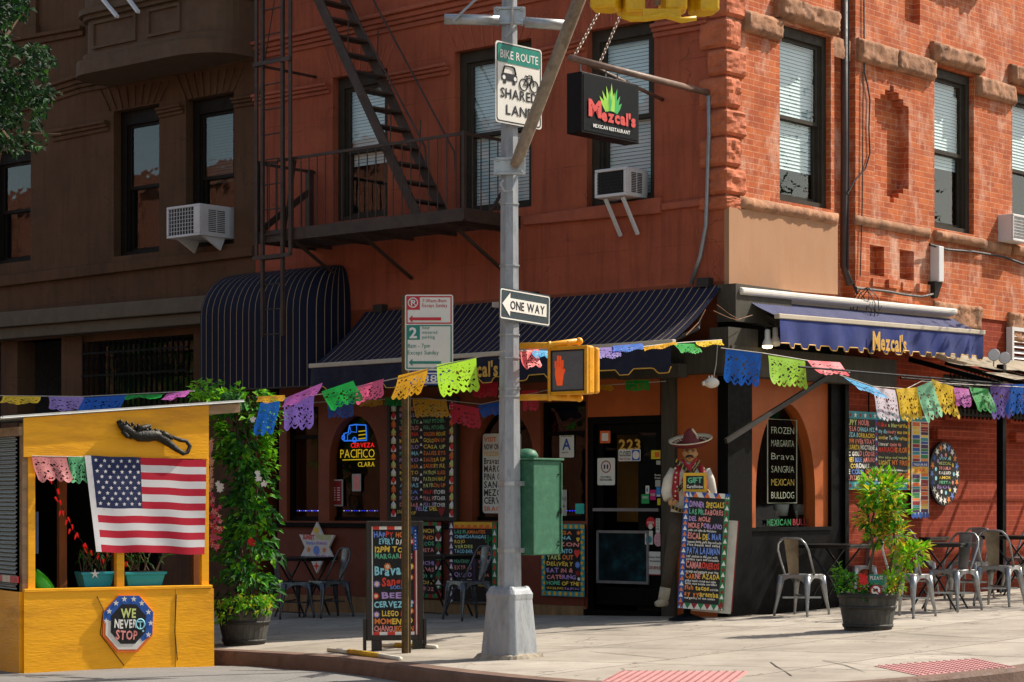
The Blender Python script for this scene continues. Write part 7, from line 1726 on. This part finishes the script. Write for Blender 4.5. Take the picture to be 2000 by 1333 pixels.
t=board('specials_board','tall dinner specials chalkboard with triangle border standing before the painted man',DMx,w_,h,.05,rows,dkD,8,cat='menu board')
fbq=P(1343,1203,yb); 
mb=MB(); g=G(1343,1206); g=Vector((P(1343,1200,yb).x,yb+.08,0)); g.z=gz(g.x,g.y); mb.lathe([(.20,0),(.20,.015),(.10,.05),(.04,.07),(.03,.22)],g,20); mb.build('foot','sign_black',t)
DM2=DMx@Matrix.Translation((w_*.30,.10,-.02))@Matrix.Rotation(R_(1.0),4,'Y')
t=thing('folded_board','cream edged board with red back leaning behind the dinner specials board','board',DM2)
mb=MB(DM2); mb.box(0,0,0,w_*.86,.03,h*.80); mb.build('panel','figure_shirt',t); mb=MB(DM2); mb.box(w_*.86,.002,.02,w_*.885,.05,h*.80); mb.build('edge','deep_red',t)
# ================================================================== boards on the avenue wall
M,w_,h=fboard(RR,1646,806,1777,957,.05)
def dkH(mb,w_,h):
    mb.mi=TL; mb.rect(0,h*.905,w_,h,-.003); mb.rect(0,0,w_,h*.10,-.003); mb.mi=YP; mb.rect(w_*.965,0,w_,h,-.0035); mb.mi=TL
    for i in range(12): mb.mi=(E_,TL)[i%2]; disc(mb,w_*.982,h*(i+.5)/12,.02,-.0045,6)
    mb.mi=DB; mb.rect(w_*.47,h*.10,w_*.505,h*.905,-.003)
    for i in range(12): mb.mi=(W_,DR)[i%2]; z=h*(.12+.065*i); mb.add([(w_*.472,-.004,z),(w_*.503,-.004,z),(w_*.4875,-.004,z+h*.05)],[(0,1,2)])
    for i in range(14):
        for z in (h*.952,h*.05): mb.mi=(W_,DR)[i%2]; star(mb,w_*(i+.5)/14,z,h*.04,-.0045)
rows=[]
for i,(s,c) in enumerate([("HAPPY HOUR",[G_,K_]),("7TTE LA CHINGA PEZ",[K_,C_2]),("SAUZA BORRACHO",[C_2,Y_]),("4-7PM EVERYDAY",[O_,DR if 0 else K_]),("MARGARITA NOCTURNE",[Y_,W_]),("TEC GOLD LODGE",[W_,K_]),("WINES BLUE MARIAS",[Y_,B_2,K_]),("XS CORONAS",[Y_,W_]),("ICE COLD BEER",[W_,B_2,E_]),("CERVEZAS BUEN PRIE",[K_,G_,Y_])]): rows.append((s,c,.015,.46 if len(s)>11 else .38,.825-.078*i,.058 if i else .068))
for i,(s,c) in enumerate([("I like a Margarita",[E_,G_,Y_]),("my discovery was one",[C_2,K_,Y_]),("another Ten Margaritas",[Y_,W_,C_2,Y_]),("I never came up",[W_,K_]),("MARIACHIS FLOR",[E_,O_]),("lime juice and tequila",[G_]),("LIGHT MY FIRE",[Y_,O_]),("chili salt and mezcal",[W_]),("TRANSFORMACIONES",[K_,O_]),("agave and orange",[W_]) ]): rows.append((s,c,.52,.955 if i!=3 else .86,.82-.082*i,(.055,.05,.05,.05,.062,.03,.062,.026,.06,.026)[i]))
board('menu_board','wide two column happy hour board edged with stars on the painted brick wall',M,w_,h,.03,rows,dkH,6,'painted menu boards')
M,w_,h=fboard(RR,1780,813,1814,1009,.05)
def dkS(mb,w_,h):
    rng=random.Random(8); mb.mi=SW; mb.rect(0,0,w_,h,-.002); 
    for c_ in range(2):
        z=h*.04
        while z<h*.94:
            hh=h*rng.uniform(.02,.05); mb.mi=rng.choice((DG,DR,DB,TL,OP,YP,PU,DG,DR,Y_,O_)); mb.rect(w_*(.06+.48*c_),z,w_*(.47+.48*c_),min(h*.95,z+hh*.88),-.003); z+=hh
    mb.mi=DB; mb.rect(w_*.04,h*.50,w_*.96,h*.54,-.0035); mb.mi=YP; mb.rect(w_*.04,h*.43,w_*.96,h*.495,-.0035); mb.mi=TL; mb.rect(w_*.04,h*.945,w_*.96,h*.985,-.0035)
    mb.mi=DB
    for i in range(5): disc(mb,w_*(.1+.2*i),h*.012,w_*.1,-.003,8)
board('menu_board','narrow patchwork menu board of many small coloured fields on the brick wall',M,w_,h,.03,[("TEQUILAS",[W_],.1,.9,.508,.02),("BAR",[O_,E_],.2,.8,.443,.036)],dkS,7,'painted menu boards')
M,w_,h=fboard(RR,1815,864,1874,988,.06)
M=M@Matrix.Translation((w_/2,0,h/2)); t=thing('oval_board','black oval board crowded with painted stars hanging on the brick wall','sign',M)
mb=MB(M); n=28; mb.prism([(w_/2*math.cos(2*math.pi*i/n),h/2*math.sin(2*math.pi*i/n)) for i in range(n)],0,.03); mb.build('panel','board_black',t)
mb=MB(M); rng=random.Random(6)
for i in range(20):
    a=2*math.pi*i/20; star(mb,w_*.42*math.cos(a),h*.425*math.sin(a),.055,-.004,5,.42,rng.random(),rng.choice((W_,O_,B_2,W_,DB)))
for r,n_ in ((.30,13),):
    for i in range(n_): a=2*math.pi*i/n_; mb.mi=rng.choice((W_,K_,Y_,G_,V_,C_2)); disc(mb,w_*r*math.cos(a),h*r*math.sin(a),.028,-.004,7)
mb.build('painting',BX,t)
mb=MB(M); rng=random.Random(2)
for i in range(7): text(mb,("VIVA","MEZCAL","TEQUILA","SALUD","AMOR","FIESTA","SOL")[i],-w_*.2,w_*.2,h*(.22-.075*i),h*.045,-.006,(C_2,G_,K_,W_,Y_,N_,V_)[i],.03)
mb.build('lettering',CH,t)
# ================================================================== signs in the windows and on the door
mat('neon_blue','2a6cd8',.4,emit=.55); mat('neon_red','e81a1a',.4,emit=.6); mat('neon_yellow','c8aa1e',.4,emit=.4); mat('neon_white','8f957c',.4,emit=.05); mat('neon_amber','9c862c',.4,emit=.08)
M,w_,h=fboard(L,665,832,734,912,-.10)
t=thing('neon_sign','neon beer sign with a blue truck in the left arched window','neon sign',M)
mb=MB(M); q=lambda pts,r=.005,cl=False: mb.tube([(w_*a,0,h*b) for a,b in pts],r,5,closed=cl)
mb.M=M@Matrix.Translation((0,0,h*.04)); q([(.10,.62),(.10,.78),(.22,.80),(.26,.97),(.42,.99),(.72,.97),(.74,.70),(.74,.60),(.10,.60)],.009); q([(.26,.97),(.30,.82),(.46,.80),(.46,.99)]); mb.tube([(w_*.40+.032*math.cos(i*.55),0,h*.62+.032*math.sin(i*.55)) for i in range(12)],.008,5,closed=True); mb.tube([(w_*.08+.022*math.cos(i*.7),0,h*.68+.03*math.sin(i*.7)) for i in range(9)],.008,5,closed=True); q([(.2,.62),(.2,.74),(.30,.80)]); q([(.46,.60),(.74,.60)])
mb.build('truck','neon_blue',t)
mb=MB(M)
for z in (.68,.77,.86): q([(.52,z),(.71,z+.015)],.007)
text(mb,"PACIFICO",0,w_*.97,h*.22,h*.22,-.003,0,-.004); q([(.06,.17),(.97,.18)],.006); text(mb,"CLARA",w_*.5,w_*.97,h*.0,h*.12,-.003,0,.005); mb.build('yellow_tube','neon_yellow',t)
mb=MB(M); text(mb,"CERVEZA",w_*.30,w_*.96,h*.47,h*.115,-.003,0,.01); mb.build('red_tube','neon_red',t)
M,w_,h=fboard(RR,1499,820,1556,983,-.08)
t=thing('window_sign','outlined drinks sign in six lines inside the avenue arched window','sign',M)
mb=MB(M)
mb.tube([(0,0,0),(w_,0,0),(w_,0,h),(0,0,h)],.007,5,closed=True)
for i,(s,mi) in enumerate((("FROZEN",0),("MARGARITA",0),("Brava",0),("SANGRIA",0),("MEXICAN",1),("BULLDOG",0))): text(mb,s,w_*.12,w_*.9,h*(.83-.155*i),h*.085,-.004,mi,-.008)
mb.build('lettering',['neon_white','neon_amber'],t)
M,w_,h=fboard(RR,1498,1010,1581,1028,-.09); mb=MB(M); text(mb,"MEXICAN",0,w_*.56,h*.1,h*.7,0,0,.03); text(mb,"BULLS",w_*.6,w_,h*.1,h*.7,0,1,.03); tag(mb.build('window_lettering',['deep_green','deep_red'],org=M),'green and red lettering along the foot of the avenue arched window','lettering')
for u0,v0,u1,v1,l_ in ((1513,985,1540,1008,'left of two white buckets inside the avenue arched window'),(1546,985,1580,1006,'right of two white buckets inside the avenue arched window')):
    a=RR.p((u0+u1)/2,v1,-.35); M=RR.M@Matrix.Translation((a[0],.35,a[1])); z=(v1-v0)/F*25; mb=MB(M); mb.lathe([(.07,0),(.09,z)],n=14); tag(mb.build('bucket','figure_shirt',org=M),l_,'bucket','white buckets in the window')
def sticker(name,label,fr,u0,v0,u1,v1,off,face,txt=None,extra=None,group=None,cat='sticker',oval=False):
    M,w_,h=fboard(fr,u0,v0,u1,v1,off); t=thing(name,label,cat,M,group); mb=MB(M)
    if oval: mb.prism([(w_/2+w_/2*math.cos(2*math.pi*i/20),h/2+h/2*math.sin(2*math.pi*i/20)) for i in range(20)],-.002,.002)
    else: mb.prism(rrect(0,0,w_,h,min(w_,h)*.06),-.002,.002)
    mb.build('sheet',face,t)
    if extra:
        mb=MB(M); extra(mb,w_,h); mb.build('print',BX,t)
    if txt:
        mb=MB(M); mis=[]
        for s,x0,x1,z,hh,c_ in txt: text(mb,s,w_*x0,w_*x1,h*z,h*hh,-.005,c_,.02)
        mb.build('lettering',BX+['sign_ink'],t)
    return t
INK=18; DO=-.035
mat('paper','d2d4c8',.6,var=.05); mat('paper_dim','a8aaa2',.6,var=.08); mat('sticker_green','1f9a52',.5); mat('sticker_pink','b8176a',.5); mat('sticker_blue','2f86c8',.5); mat('sticker_yellow','d2c21a',.5); mat('sticker_red','c02028',.5); mat('sticker_teal','35b8a6',.5); mat('sticker_orange','d8602a',.5); mat('sticker_rose','c99aa4',.5,var=.3,scale=40)
sticker('grade_card','white hygiene grade card with a big A on the dark window beside the door',L,1093,849,1121,894,-.085,'paper',[("A",.2,.8,.34,.5,DB),("SANITARY GRADE",.12,.88,.9,.05,INK),("inspected",.15,.6,.2,.06,INK)],cat='card')
sticker('sticker','teal chat shaped sticker low on the dark window beside the door',L,1124,984,1141,1004,-.085,'sticker_teal')
sticker('notice','white paper notice half hidden behind the green control box',L,1095,957,1107,1010,-.085,'paper_dim',[("9-5",.2,.9,.6,.15,INK),("ok",.2,.8,.35,.12,DR)],cat='notice')
sticker('sticker','orange edged square sticker at the door top',L,1172,842,1192,866,DO,'sticker_orange',None,lambda mb,w_,h:(setattr(mb,'mi',SW),mb.rect(w_*.18,h*.18,w_*.82,h*.82,-.004)))
M,w_,h=fboard(L,1209,858,1251,879,DO); mb=MB(M); text(mb,"223",0,w_,0,h,-.002,0,.03); tag(mb.build('house_number','gold_letter',org=M),'gold house number 223 on the restaurant door glass','number')
sticker('closed_sign','white closed sign with a clock hanging on the door glass below the number',L,1208,878,1251,901,DO,'paper',[("CLOSED",.05,.58,.42,.45,INK),("Please Call Again",.05,.55,.12,.2,DR)],lambda mb,w_,h:(setattr(mb,'mi',DB),mb.rect(w_*.62,h*.06,w_*.97,h*.94,-.003),disc(mb,w_*.8,h*.5,h*.36,-.004,14,SW)),cat='sign')
sticker('notice','white no public restrooms notice with red ring on the door',L,1167,895,1201,948,DO,'paper',[("NO PUBLIC",.2,.8,.27,.07,INK),("RESTROOMS",.15,.85,.16,.08,INK)],lambda mb,w_,h:(mb.__setattr__('mi',DR),mb.tube([(w_/2+w_*.26*math.cos(i*.45),-.004,h*.68+w_*.26*math.sin(i*.45)) for i in range(14)],.006,5,closed=True),setattr(mb,'mi',PU),mb.rect(w_*.37,h*.60,w_*.46,h*.76,-.0035),mb.rect(w_*.54,h*.60,w_*.63,h*.76,-.0035)),cat='notice')
sticker('sticker','yellow and orange sticker at the right door edge',L,1272,880,1292,897,DO,'sticker_yellow',None,lambda mb,w_,h:(setattr(mb,'mi',OP),mb.rect(w_*.35,h*.2,w_*.8,h*.8,-.004)))
sticker('sticker','small grey sticker below the yellow one on the door',L,1282,900,1292,908,DO,'paper_dim')
sticker('sticker','pale sticker with dark lettering on the right door edge',L,1278,924,1292,937,DO,'black_paint',[("Rows",.1,.9,.55,.3,SW),("Fresh",.1,.9,.1,.3,SW)])
sticker('sticker','green square sticker on the door above the push bar',L,1253,966,1268,984,DO,'sticker_green',[("OPEN",.12,.88,.55,.25,SW)])
sticker('sticker','white and blue sticker above the green door sticker',L,1261,949,1268,965,DO,'paper',[("i",.3,.7,.3,.5,DB)])
sticker('sticker','magenta sticker on the door between green and blue',L,1270,957,1281,977,DO,'sticker_pink',[("PUSH",.1,.9,.4,.25,SW)])
sticker('sticker','sky blue sticker at the right door edge',L,1282,952,1292,971,DO,'sticker_blue',None,lambda mb,w_,h:(setattr(mb,'mi',SW),mb.rect(w_*.1,h*.05,w_*.9,h*.25,-.004)))
sticker('sticker','pale green striped sticker above the sky blue one',L,1280,938,1292,951,DO,'paper_dim')
sticker('sticker','small yellow sticker below the sky blue one',L,1284,974,1292,987,DO,'sticker_yellow')
sticker('sticker','round red sticker below the push bar',L,1262,1010,1280,1033,DO,'sticker_red',[("OPEN",.15,.85,.42,.2,SW)],lambda mb,w_,h:(setattr(mb,'mi',SW),disc(mb,w_*.5,h*.18,w_*.25,-.004,10)),oval=True)
sticker('sticker','upright white OUCH sticker beside the round red one',L,1281,1013,1289,1041,DO,'paper',[(c_,.25,.75,.80-.2*i,.14,INK) for i,c_ in enumerate("OUCH")])
sticker('sticker','white and teal sticker below the round red one',L,1260,1037,1275,1064,DO,'paper',None,lambda mb,w_,h:(disc(mb,w_*.5,h*.36,w_*.42,-.004,12,TL)))
sticker('sticker','round rose sticker with scribbles below the OUCH sticker',L,1277,1041,1294,1068,DO,'sticker_rose',None,None,oval=True)
sticker('notice','white delivery notice with red print beside the poster frame',L,1265,1078,1294,1122,DO,'paper',[("Always Ready",.08,.92,.72,.09,INK),("Restaurant",.16,.84,.55,.09,INK),("GRUBHUB",.08,.92,.22,.15,DR)],lambda mb,w_,h:(setattr(mb,'mi',DR),mb.rect(0,-h*.05,w_,0,-.001)),cat='notice')
sticker('notice','red menu card framed in white at the left of the neon arched window',L,645,937,670,989,-.09,'paper_dim',None,lambda mb,w_,h:(setattr(mb,'mi',DR),mb.rect(w_*.10,h*.05,w_*.90,h*.95,-.003),[ (setattr(mb,'mi',W_),mb.rect(w_*(.2+.35*k),h*(.22+.09*i),w_*(.42+.35*k),h*(.25+.09*i),-.004)) for i in range(6) for k in range(2)]),cat='notice')
sticker('notice','white printed sheet hanging in the middle of the neon arched window',L,688,926,705,960,-.09,'paper_dim',None,lambda mb,w_,h:(setattr(mb,'mi',K_),mb.rect(w_*.2,h*.08,w_*.8,h*.92,-.003)),cat='notice')
sticker('window_menu','tall white painted menu in the arched window half behind the grey pole',L,943,847,1018,1003,-.11,'paper',[("VISIT",.04,.36,.90,.06,O_ if 0 else OP),("NOW ON",.04,.44,.80,.075,INK),("FROZEN",.04,.44,.72,.06,YP),("Bravas",.04,.44,.62,.08,INK),("MARGARITA",.04,.96,.52,.085,INK),("PINA COLADA",.04,.96,.42,.085,INK),("SANGRIA",.04,.8,.32,.085,INK),("MEZCAL",.04,.7,.22,.085,INK),("CERVEZA",.04,.8,.12,.085,INK),("SRACHA",.04,.7,.03,.06,OP)],cat='sign')
mat('led_blue','2a3cff',.4,emit=1.2); mat('led_white','cfd6ff',.4,emit=.8)
t=thing('led_string','string of tiny blue and white lights across the side street windows','string lights',at(L.M,*( -5,.16,1.2)))
mb=MB(L.M)
for u in list(range(565,622,4))+list(range(672,742,5))+list(range(1098,1142,5)): p=L.p(u,998,-.17); mb.mi=(0 if u>1000 or u%3 else 1); mb.cbox((p[0],.17,p[1]),(.010,.006,.010))
mb.build('lights',['led_blue','led_white'],t)
# ================================================================== canvas canopy over the avenue tables
m,n=newmat('canvas'); c=lin('d8ccb4'); out=n.ramp(n.noise(n.coord(),3,6),[(.3,tuple(x*.7 for x in c)),(.7,tuple(x*1.2 for x in c))]); n.link(out,n.b.inputs['Base Color']); n.b.inputs['Roughness'].default_value=.85
tl=n.new('ShaderNodeBsdfTranslucent'); n.link(out,tl.inputs[0]); mx=n.new('ShaderNodeMixShader'); mx.inputs[0].default_value=.6; n.link(n.b.outputs[0],mx.inputs[1]); n.link(tl.outputs[0],mx.inputs[2]); n.link(mx.outputs[0],n.n['Material Output'].inputs[0]); n.bump(n.noise(n.coord(),6,4),.4,.03)
NC=1.35
def rz(u,v,o): return RR.p(u,v,o)
e0=rz(1560,694,NC); e1=rz(2000,747,NC); zE=(e0[1]+e1[1])/2
x0c=rz(1815,700,.3)[0]; zW=rz(1860,690,.1)[1]
can=thing('canvas_canopy','sagging canvas canopy on black rails over the avenue tables','canopy',RR.M@Matrix.Translation((x0c+2,0,zE)))
mb=MB(RR.M); mb.smooth=True
cf=lambda a,b:(x0c+9*a,-.05-(NC-.05)*b,zW+(zE-zW)*b-.05*math.sin(math.pi*b)*(.5+.5*abs(math.sin(a*11)))-.02*math.sin(a*60)*b)
mb.grid(36,6,lambda a,b:cf(a,b*.42)); mb.grid(36,5,lambda a,b:cf(a,.68+b*.32)); mb.build('canvas','canvas',can)
mb=MB(RR.M)
for o_,dz in ((NC,.03),(NC*.72,.05),(NC*.45,.10)): z0_=zE+dz*.3-.04+(zW-zE)*(1-o_/NC)*.6-(0 if o_==NC else .10); mb.tube([(e0[0]-.0 if o_==NC else x0c-1.2,-o_,z0_-.05),(x0c+9,-o_,z0_-.05)],.012,6)
x=x0c
while x<x0c+9: mb.beam((x,-.02,zW-.12),(x,-NC,zE-.10),.04,.06); x+=.9
mb.build('rail','black_paint',can)
for u,o_ in ((1956,.55),): 
    a=rz(u,900,o_); zg=-0.0; q=RR.w(a[0],-o_); mb=MB(RR.M); mb.box(a[0]-.045,-o_-.045,gz(q.x,q.y)-.02,a[0]+.045,-o_+.045,zE+.25); mb.build('post','black_paint',can)
a=rz(1612,738,.22); b=rz(1418,862,.22)
tag(MB(RR.M).beam((a[0],-.24,a[1]),(b[0],-.22,b[1]),.035,.055).build('diagonal_brace','awning_arm',org=at(RR.M,a[0],-.2,a[1])),'dark diagonal bar across the avenue arched window','brace')
mat('brass_bell','c98a1e',.35,metal=.4,var=.2)
for i,(u,v,o_) in enumerate(((1878,765,1.2),(1953,772,1.2),(1925,790,1.1),(1998,778,1.2))):
    c=RR.w(rz(u,v,o_)[0],-o_,rz(u,v,o_)[1]); M=Matrix.Translation(c); t=thing('hanging_bell','small %s bell hanging from the canopy rail %s'%('brass',('left of the green paper banners','in front of the purple paper banner','lowest, beside the green paper banners','at the right edge of the picture')[i]),'bell',M,'bells on the canopy')
    mb=MB(M); mb.lathe([(.034,-.05),(.026,-.02),(.018,.02),(.004,.035)],n=12); mb.build('bell','brass_bell',t); mb=MB(M); mb.tube([(0,0,.035),(0,0,.16)],.004,4); mb.build('cord','cable_black',t)
# ================================================================== paper bunting
PC={'blue':'1560c0','lav':'9d86c8','pur':'6f5aa8','yel':'e8c010','gold':'e0a412','gre':'18a03c','lime':'a8dc3a','pink':'e0608a','rose':'e0909a','mint':'8fd8a8','red':'e02a44','coral':'e84a48','cyan':'2aa0d8','white':'e0d4dc','orch':'c060b0','rose2':'e49090','mint2':'6fc98a'}
for k_,c_ in PC.items(): lace(k_,c_)
FS=random.Random(31)
def bunting(name,label,pts,flags,group='paper bunting strings',sag=.0):
    """pts = [(u,v,y)] along the string; flags = (u0,v0,u1,v1, drop px, shift px of the foot, colour, wind)"""
    P0=[P(*p) for p in pts]; t=thing(name,label,'bunting',Matrix.Translation(P0[len(P0)//2]),group)
    mb=MB(); mb.tube(P0,.0045,4); mb.build('string','cord_white',t)
    def yat(u):
        for a,b in zip(pts,pts[1:]):
            if a[0]<=u<=b[0]: return a[2]+(b[2]-a[2])*(u-a[0])/(b[0]-a[0])
        return pts[0][2] if u<pts[0][0] else pts[-1][2]
    for (u0,v0,u1,v1,dp,sh,col,wind) in flags:
        A=P(u0,v0,yat(u0)); B=P(u1,v1,yat(u1)); m=(yat(u0)+yat(u1))/2/F; ph=FS.uniform(0,6); nx,ny=28,10; ns=max(3,int((B-A).length/.075))
        dn=Vector((sh*m,-wind,-dp*m)); rip=.012+.03*abs(wind)
        def f(a,b,A=A,B=B,dn=dn,ph=ph,rip=rip,ns=ns):
            p=A.lerp(B,a)+dn*b; sc_=abs(math.sin(math.pi*a*ns)); q=b*(1-.12*(1-sc_)) ; p=A.lerp(B,a)+dn*q
            p+=Vector((.012*math.sin(ph+b*4)*b,rip*math.sin(ph+a*6+b*2)*b+.012*math.sin(ph*2+a*13)*b,.010*math.sin(a*9+ph)*b)); return p
        mb=MB(); mb.smooth=True; mb.grid(nx,ny,lambda a,b:f(a,b),uv=True); mb.uv=[[(x,1-y) for x,y in q] for q in mb.uv]; mb.build('flag','paper_'+col,t)
    return t
bunting('paper_bunting','paper bunting string running behind the shed roof at the left edge',[(-30,773,22),(160,775,22),(380,764,21.5)],[(6,774,80,775,16,0,'yel',.15),(95,775,164,776,28,6,'lav',.1),(165,777,247,772,34,-8,'blue',.15),(248,772,320,770,10,0,'gre',.25),(325,770,372,762,16,-4,'orch',.2)])
bunting('paper_bunting','paper bunting string from the flowering vine past the drilled post to the grey pole',[(500,776,20.4),(560,778,20.2),(630,770,20.0),(700,755,19.7),(780,738,19.3),(860,715,18.9),(985,686,18.35)],[(503,775,556,772,14,2,'gold',.12),(508,787,547,784,66,-10,'blue',.1),(556,778,614,774,64,-3,'pur',.06),(562,776,630,748,26,-6,'orch',.22),(628,765,690,744,40,22,'gre',.24),(696,756,750,740,36,-2,'pink',.1),(778,734,836,720,52,-12,'gold',.08),(853,713,930,699,64,6,'lime',.06)])
bunting('paper_bunting','paper bunting string from the grey pole under the awning end to the shop corner',[(1018,686,18.4),(1100,690,19.0),(1200,685,20.3),(1300,672,22),(1410,664,23.3)],[(1016,686,1052,682,36,6,'coral',.1),(1042,684,1076,686,16,-2,'cyan',.15),(1164,680,1206,678,24,8,'pur',.2),(1196,676,1254,671,16,2,'blue',.22),(1254,680,1318,668,10,4,'gold',.25),(1314,671,1356,672,22,14,'gre',.25),(1358,668,1409,664,12,2,'yel',.2)])
bunting('paper_bunting','paper bunting string from the shop corner along the front of the avenue side',[(1408,680,22.9),(1490,690,23.0),(1580,705,23.4),(1660,728,23.8)],[(1417,681,1486,690,68,-2,'blue',.02),(1500,694,1572,704,58,6,'lime',.05),(1576,704,1640,708,28,18,'red',.14)])
bunting('paper_bunting','paper bunting string of many small banners along the canopy at the right',[(1640,733,23.6),(1705,755,24.2),(1770,760,24.8),(1800,745,25.0),(1860,750,25.4),(2010,757,26.3)],[(1648,737,1706,757,26,30,'cyan',.1),(1704,756,1748,762,64,12,'white',.04),(1750,760,1792,757,64,12,'yel',.03),(1790,757,1822,743,70,18,'mint',.03),(1820,741,1862,756,64,12,'yel',.03),(1862,757,1892,760,38,4,'orch',.08),(1893,757,1930,760,48,14,'gre',.1),(1934,752,1972,750,68,2,'pur',.02),(1968,752,2006,750,60,-4,'blue',.04)])
Yl=lambda u:L.w(L.p(u,800,.6)[0],-.6).y
bunting('paper_bunting','dim paper bunting string in the shade under the long awning',[(u,v,Yl(u)) for u,v in ((560,790),(690,782),(830,778),(940,790),(1080,760),(1190,752),(1300,745))],[(640,784,690,782,34,0,'blue',.05),(700,782,745,780,14,4,'gold',.1),(752,776,790,777,18,0,'gre',.1),(806,780,872,780,36,4,'gold',.05),(878,786,935,798,42,4,'red',.05),(934,792,975,786,24,6,'blue',.1),(925,748,972,746,30,0,'red',.02),(1020,764,1050,762,40,0,'red',.02),(1160,752,1196,752,12,0,'gold',.1),(1220,744,1266,742,22,4,'gre',.1)])
def sb(u,v): return (u,v,SF.w(S(u,v,.03)[0],-.03).y)
bunting('paper_bunting','short pink and green paper bunting pinned below the yellow gable beside the flag',[sb(62,891),sb(110,892),sb(168,893)],[(62,891,130,892,50,12,'rose2',.02),(132,892,172,893,52,6,'mint2',.02)])

# ================================================================== trees across the street (seen only in the panes)
rng=random.Random(77); pr=MB()
for i in range(620):
    d=rdir(rng); r=2.3*rng.random()**.4
    if noise.noise(d*1.4+Vector((3,1,0)))<-.25: continue
    pr.mi=rng.choices((0,1,2),(1,4,6))[0]; L_=rng.uniform(.25,.45); leaf(pr,Vector((d.x*r,d.y*r,4.6+d.z*r*.95)),rdir(rng,-.2),(rng.uniform(-.5,.5),-.5,.8),L_,L_*.6)
tk=MB(); tk.tube([(0,0,-.2),(.05,0,1.6),(0,.1,3.2),(.1,0,4.6)],[.2,.17,.13,.06],8)
q=L.w(-.5,-15.5); M0=Matrix.Translation((q.x,q.y,gz(q.x,q.y)-.2)); ot=thing('opposite_tree','leafy tree across the side street, outside the picture','tree',M0,'trees across the street')
q=MB(M0); q.v=[M0@v for v in pr.v]; q.f=pr.f; q.m=pr.m; q.sm=pr.sm; q.build('crown',GREENS,ot); q=MB(M0); q.v=[M0@v for v in tk.v]; q.f=tk.f; q.m=tk.m; q.sm=tk.sm; q.build('trunk','bark',ot)
for i,(x,y) in enumerate(((-7,-15.2),(-14,-15.8),(-21,-15),(-29,-15.5),(-38,-15))): q=L.w(x,y); copy_tree(ot,None,Matrix.Translation((q.x,q.y,gz(q.x,q.y)-.2))@Matrix.Rotation(i*1.7,4,'Z')@Matrix.Scale(1.25+.15*math.sin(i*2),4))


q=RR.w(7.0,-3.6); M1=Matrix.Translation((q.x,q.y,gz(q.x,q.y)-.1)); at_=thing('street_tree','avenue street tree whose shade falls on the right tables','tree',M1,'street trees'); tree['group']='street trees'
pr=MB()
for i in range(2600):
    d=rdir(rng); r=2.5*rng.random()**.4
    if noise.noise(d*1.7+Vector((5,2,0)))+.4*noise.noise(d*4)<-.12: continue
    pr.mi=rng.choices((0,1,2),(2,4,4))[0]; L_=rng.uniform(.10,.17); leaf(pr,M1@Vector((d.x*r,d.y*r,5.2+d.z*r*.95)),rdir(rng,-.2),(rng.uniform(-.5,.5),-.5,.8),L_,L_*.6)
pr.build('crown',['tree_bright','tree_mid','tree_dark'],at_)
tk=MB(M1); tk.tube([(0,0,-.2),(.05,0,1.6),(0,.1,3.2),(.1,0,5.2)],[.16,.14,.11,.05],8); tk.build('trunk','bark',at_)
